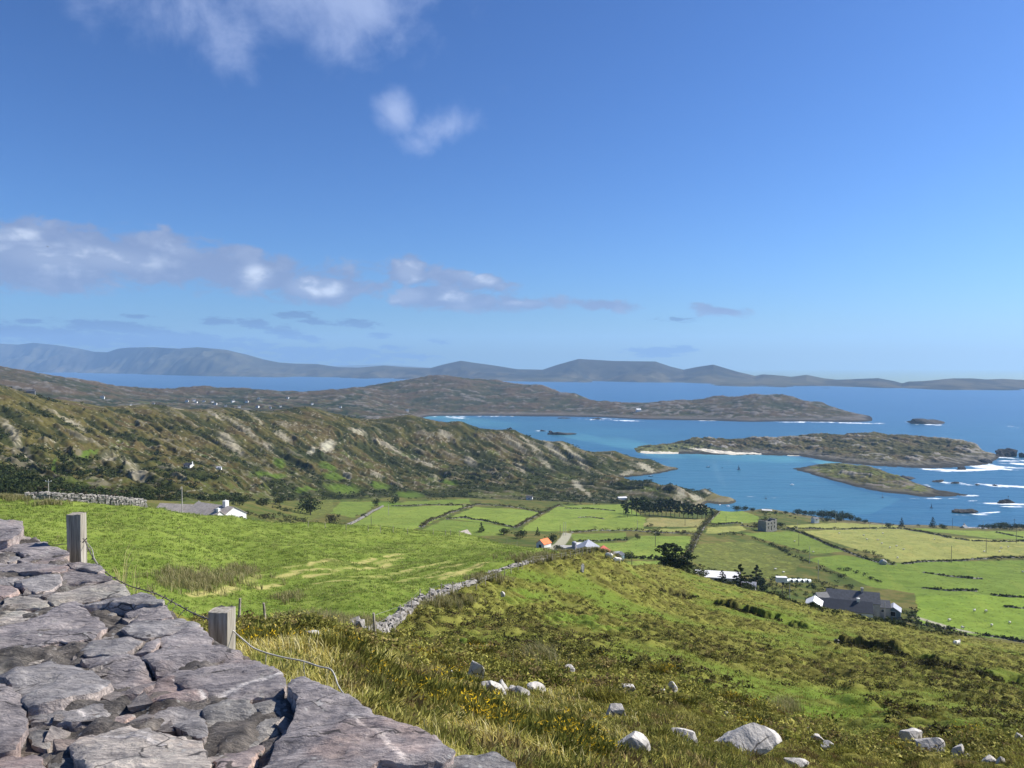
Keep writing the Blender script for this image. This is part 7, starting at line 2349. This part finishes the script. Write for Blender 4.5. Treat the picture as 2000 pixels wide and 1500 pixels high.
# silage bales in a row, and a crate trailer at its left
M_BALE = mat_plain('bale_wrap', (.70, .74, .70), .35, .10, 2., .4)
M_NET = mat_plain('bale_end', (.10, .11, .12), .5, .2, 3., .3)
b0 = LAND.hit(1537, 1139, 230, 330)
b1 = LAND.hit(1580, 1137, 230, 330)
BD = 252.0
for k in range(9):
    px = 1538 + k * 5.2
    p = P(px, 1138 + .1 * k, BD)
    root = empty('silage_bale', (p.x, p.y + (k % 2) * .4, p.z), math.radians(28 + (k * 7 % 5) * 3))
    mb = MB()
    n = 20
    pts = [(-.62, 0, .62), (-.58, 0, .62), (.58, 0, .62), (.62, 0, .62)]
    mb.tube(pts, [.54, .62, .62, .54], n)
    mb.build('wrap', M_BALE, root, smooth=False)
    for s in (-1, 1):
        mb = MB()
        mb.tube([(s * .625, 0, .62), (s * .64, 0, .62)], .46, n)
        mb.build('bale_end', M_NET, root)
    tag(root, 'white wrapped round silage bale in the row right of the spruces', 'bale', 'row of silage bales')
p = P(1526, 1140, BD)
root = empty('livestock_trailer', p, math.radians(-6))
mb = MB()
mb.box((-1.7, -.9, .6), (1.7, .9, 2.2))
mb.box((-1.75, -.95, 2.202), (1.75, .95, 2.28))
for k in range(7):
    mb.box((-1.6 + k * .5, -.93, .65), (-1.48 + k * .5, -.902, 2.15))
mb.build('body', M_SHEET, root)
for s in (-1, 1):
    mb = MB()
    mb.tube([(.3, s * .95, .4), (.3, s * 1.1, .4)], .4, 16)
    mb.build('wheel', M_GAP, root)
tag(root, 'white slatted livestock trailer at the left end of the silage bales', 'trailer')

# sheep
M_WOOL = mat_plain('sheep_wool', (.72, .68, .58), .95, .12, 6., .05)
M_FACE = mat_plain('sheep_face', (.10, .085, .07), .9, .2, 6., .1)


def sheep_mesh(graze):
    me = bpy.data.meshes.new('sheep')
    o = bpy.data.objects.new('sheep', me)
    COL.objects.link(o)
    hz_ = .30 if graze else .78
    V = [(0, 0, .62), (-.30, 0, .63), (.30, 0, .62), (-.46, 0, .60), (.48, 0, .68), (.60, 0, .60 if graze else .80), (.72, 0, .42 if graze else .90), (.80, 0, .22 if graze else .86), (-.52, 0, .45)]
    E = [(0, 1), (0, 2), (1, 3), (2, 4), (4, 5), (5, 6), (6, 7), (3, 8)]
    Rr = [.29, .28, .27, .20, .20, .13, .09, .06, .06]
    for sx, sy in ((-.34, -.14), (-.34, .14), (.34, -.14), (.34, .14)):
        i = len(V)
        V += [(sx, sy, .42), (sx + (.04 if sx < 0 else -.01), sy, .22), (sx, sy, .02)]
        E += [(1 if sx < 0 else 2, i), (i, i + 1), (i + 1, i + 2)]
        Rr += [.10, .05, .045]
    # ears
    i = len(V)
    V += [(.68, -.13, V[6][2] + .03), (.68, .13, V[6][2] + .03)]
    E += [(6, i), (6, i + 1)]
    Rr += [.035, .035]
    me.from_pydata(V, E, [])
    m = o.modifiers.new('skin', 'SKIN')
    sv = me.skin_vertices[0].data
    for k, r in enumerate(Rr):
        sv[k].radius = (r, r)
    sv[0].use_root = True
    o.modifiers.new('sub', 'SUBSURF').levels = 1
    dg = bpy.context.evaluated_depsgraph_get()
    ev = bpy.data.meshes.new_from_object(o.evaluated_get(dg))
    bpy.data.objects.remove(o)
    ev.name = 'sheep'
    ev.materials.clear()
    ev.materials.append(M_WOOL)
    ev.materials.append(M_FACE)
    mi = np.zeros(len(ev.polygons), np.int32)
    for p_ in ev.polygons:
        c_ = p_.center
        if c_.x > .64 or c_.z < .26:
            mi[p_.index] = 1
    ev.polygons.foreach_set('material_index', mi)
    ev.polygons.foreach_set('use_smooth', np.ones(len(ev.polygons), bool))
    return ev


SH_M = [sheep_mesh(True), sheep_mesh(False)]
GS = 'sheep grazing on the moor and in the valley'
SHEEP = [(1205, 1137, 120, 240, 'sheep on the moor near the brow, right one of two'), (1190, 1132, 120, 240, 'sheep on the moor near the brow, left one of two'), (1868, 1265, 120, 230, 'sheep alone on the moor below the lane bushes'),
         (1972, 1219, 230, 420, 'white sheep nearest the right edge in the lower sheep pasture'), (1937, 1224, 230, 420, 'sheep left of the rightmost one in the lower sheep pasture'), (1880, 1229, 230, 420, 'sheep close to the lane in the lower sheep pasture'),
         (1854, 1214, 230, 420, 'dark faced sheep leftmost in the lower sheep pasture'), (1926, 1196, 230, 420, 'sheep higher up in the lower sheep pasture, right of a pair'), (1903, 1195, 230, 420, 'sheep higher up in the lower sheep pasture, left of a pair'),
         (1998, 1119, 280, 560, 'sheep at the right edge of the rich green field'), (1588, 1080, 300, 560, 'sheep beside the tall dark hedge'), (1514, 1114, 250, 500, 'sheep low in the rough field, left one'), (1530, 1120, 250, 500, 'sheep low in the rough field, right one'),
         (1552, 1059, 350, 600, 'bright white sheep beside a pole in the middle pasture')]
YF = [(1639, 1043), (1687, 1047), (1724, 1043), (1712, 1036), (1693, 1055), (1714, 1056), (1722, 1063), (1738, 1071), (1751, 1068), (1765, 1075), (1753, 1091), (1825, 1055), (1922, 1079), (1955, 1072), (1952, 1079), (1969, 1070)]
SHEEP += [(x, y, 330, 660, 'small pale sheep scattered over the big yellow field') for x, y in YF]
for i, (px, py, d0, d1, label) in enumerate(SHEEP):
    g = LAND.hit(px, py, d0, d1)
    o = bpy.data.objects.new('sheep', SH_M[i % 3 // 2])
    COL.objects.link(o)
    o.location = g + Vector((0, 0, .05))
    o.rotation_euler = (0, 0, (i * 2.3) % 6.28 if i % 2 else .2 + (i % 5) * .1)
    o.scale = [1.15] * 3
    tag(o, label, 'sheep', 'sheep in the big yellow field' if i >= 14 else GS)

# boats and sails
M_HULL = mat_plain('white_hull', (.80, .81, .82), .4, .05, 1., .4)
M_HULLD = mat_plain('dark_hull', (.045, .055, .075), .5, .1, 1., .4)
M_SAILD = mat_plain('dark_sail', (.030, .038, .055), .8, .1, 1., .1)
M_SAILP = mat_plain('pink_sail', (.55, .33, .33), .8, .1, 1., .1)
M_MAST = mat_plain('mast', (.35, .34, .33), .4, .1, 1., .4)


def boat(px, py, length, yaw, label, hull, sail=None, sail2=None, cabin=False, mast=0.0):
    d = sea_d(py)
    c_ = P(px, py, d)
    root = empty('sailing_boat' if sail else 'boat', (c_.x, c_.y, 0), yaw)
    L, B = length / 2, length * .17
    bm = bmesh.new()
    secs = []
    for k in range(9):
        t = -1 + 2 * k / 8
        b = B * (1 - max(0, t) ** 2.2) * (1 if t > -.9 else .85)
        x = t * L
        zt = .5 + .25 * max(0, t) ** 2
        row = [bm.verts.new((x, -b, zt)), bm.verts.new((x, -b * .8, .05)), bm.verts.new((x, 0, -.3)), bm.verts.new((x, b * .8, .05)), bm.verts.new((x, b, zt))]
        secs.append(row)
    for a, b in zip(secs[:-1], secs[1:]):
        for j in range(4):
            bm.faces.new((a[j], a[j + 1], b[j + 1], b[j]))
        bm.faces.new((a[4], a[0], b[0], b[4]))
    bm.faces.new(secs[0])
    bmesh.ops.recalc_face_normals(bm, faces=bm.faces)
    me = bpy.data.meshes.new('hull')
    for fc in bm.faces:
        fc.smooth = False
    bm.to_mesh(me)
    bm.free()
    link('hull', me, hull, root)
    if cabin:
        mb = MB()
        mb.box((-L * .25, -B * .6, .5), (L * .3, B * .6, 1.3))
        mb.build('cabin', M_HULL, root)
    if mast or sail:
        mb = MB()
        mh = mast or length * 1.25
        mb.tube([(L * .15, 0, .3), (L * .15, 0, mh)], [.06, .04], 6)
        mb.build('mast', M_MAST, root)
        for nm, mt, pts in (('mainsail', sail, [(L * .12, .02, .9), (-L * .85, .25, 1.0), (L * .12, .02, mh * .97)]), ('jib', sail2, [(L * .18, .02, .9), (L * .95, .1, .8), (L * .18, .02, mh * .8)])):
            if mt is None:
                continue
            mb = MB()
            v = np.array(pts)
            mb.add(np.concatenate([v, v + np.array([0, .04, 0])]), [(0, 1, 2), (5, 4, 3), (0, 1, 4, 3), (1, 2, 5, 4), (2, 0, 3, 5)])
            mb.build(nm, mt, root)
    tag(root, label, 'boat')


boat(1383, 912.5, 6, .2, 'dark small boat moored in the inner bay, leftmost of the open water', M_HULLD, cabin=True)
boat(1411, 914, 3.6, 1.0, 'tiny dark boat in the middle of the inner bay', M_HULLD)
boat(1443, 917.5, 6, 1.9, 'dark sailed dinghy in the inner bay with a pale jib', M_HULLD, M_SAILD, M_HULL)
boat(1271, 930.5, 6.5, .1, 'dark boat in the cove between the rocky points', M_HULLD, cabin=True)
boat(1547, 947, 5.5, .3, 'white motor boat in the open inner bay', M_HULL, cabin=True)
boat(1496, 974, 4.4, 1.3, 'small boat with an all dark sail nearest the ruin', M_HULLD, M_SAILD)
boat(1406, 986.5, 3.6, .9, 'little white boat moored under the point, left one', M_HULL)
boat(1422, 989, 4.4, .4, 'white boat moored under the point, right one', M_HULL, cabin=True)
boat(1724, 972, 4.6, 1.2, 'dark boat with one pink sail off the grassy islet', M_HULLD, M_SAILD, M_SAILP)
boat(1819, 992, 4.0, 1.6, 'small dark sail on the water in front of the surf', M_HULLD, M_SAILD)
# beacon pole on the rock
d = sea_d(984)
c = P(1975, 984, d)
root = empty('beacon', (c.x, c.y + 5, 1.0))
mb = MB()
mb.tube([(0, 0, -1), (0, 0, 6.2)], [.18, .12], 8)
mb.build('pole', M_POLE, root)
mb = MB()
mb.tube([(0, 0, 5.6), (0, 0, 6.6)], [.35, .35], 10)
mb.build('topmark', M_POLE, root)
mb = MB()
mb.tube([(0, 0, -.6), (0, 0, .6)], [.6, .45], 10)
mb.build('base', M_GREYW, root)
tag(root, 'thin beacon pole standing on the dark rock in the surf', 'beacon')
# farm gate by the lane
g = LAND.hit(1990, 1250, 225, 330)
root = empty('field_gate', g, math.radians(-10))
mb = MB()
for z in (.3, .6, .9, 1.2):
    mb.tube([(-1.5, 0, z), (1.5, 0, z)], .03, 6)
mb.build('bars', M_TIND, root)
for s in (-1.6, 1.6):
    mb = MB()
    mb.tube([(s, 0, -.3), (s, 0, 1.4)], .09, 8)
    mb.build('post', M_FPOST, root)
tag(root, 'metal bar gate at the right edge of the lower sheep pasture', 'gate')
# a bird high over the left cloud bank
p = P(93, 482, 160)
bm = bmesh.new()
V = [(0, .28, 0), (0, .12, .03), (0, -.18, .02), (0, -.32, 0), (-.12, .06, .03), (-.30, .02, .14), (-.55, -.10, .05), (-.28, -.10, .12), (-.10, -.10, .03), (.12, .06, .03), (.30, .02, .14), (.55, -.10, .05), (.28, -.10, .12), (.10, -.10, .03), (0, .05, -.05), (-.06, -.36, 0), (.06, -.36, 0)]
bv_ = [bm.verts.new(v) for v in V]
for f in [(0, 4, 1), (0, 1, 9), (1, 4, 8, 2), (1, 2, 13, 9), (4, 5, 7, 8), (5, 6, 7), (9, 13, 12, 10), (10, 12, 11), (2, 8, 3), (2, 3, 13), (3, 15, 16), (0, 14, 4), (0, 9, 14), (4, 14, 8), (9, 13, 14), (8, 14, 3), (13, 3, 14)]:
    try:
        bm.faces.new([bv_[i] for i in f])
    except ValueError:
        pass
me = bpy.data.meshes.new('bird')
for fc in bm.faces:
    fc.smooth = False
bm.to_mesh(me)
bm.free()
o = link('bird', me, M_HULLD)
o.location = p
o.rotation_euler = (.2, .1, 1.2)
tag(o, 'tiny dark bird flying before the grey cloud bank', 'bird')
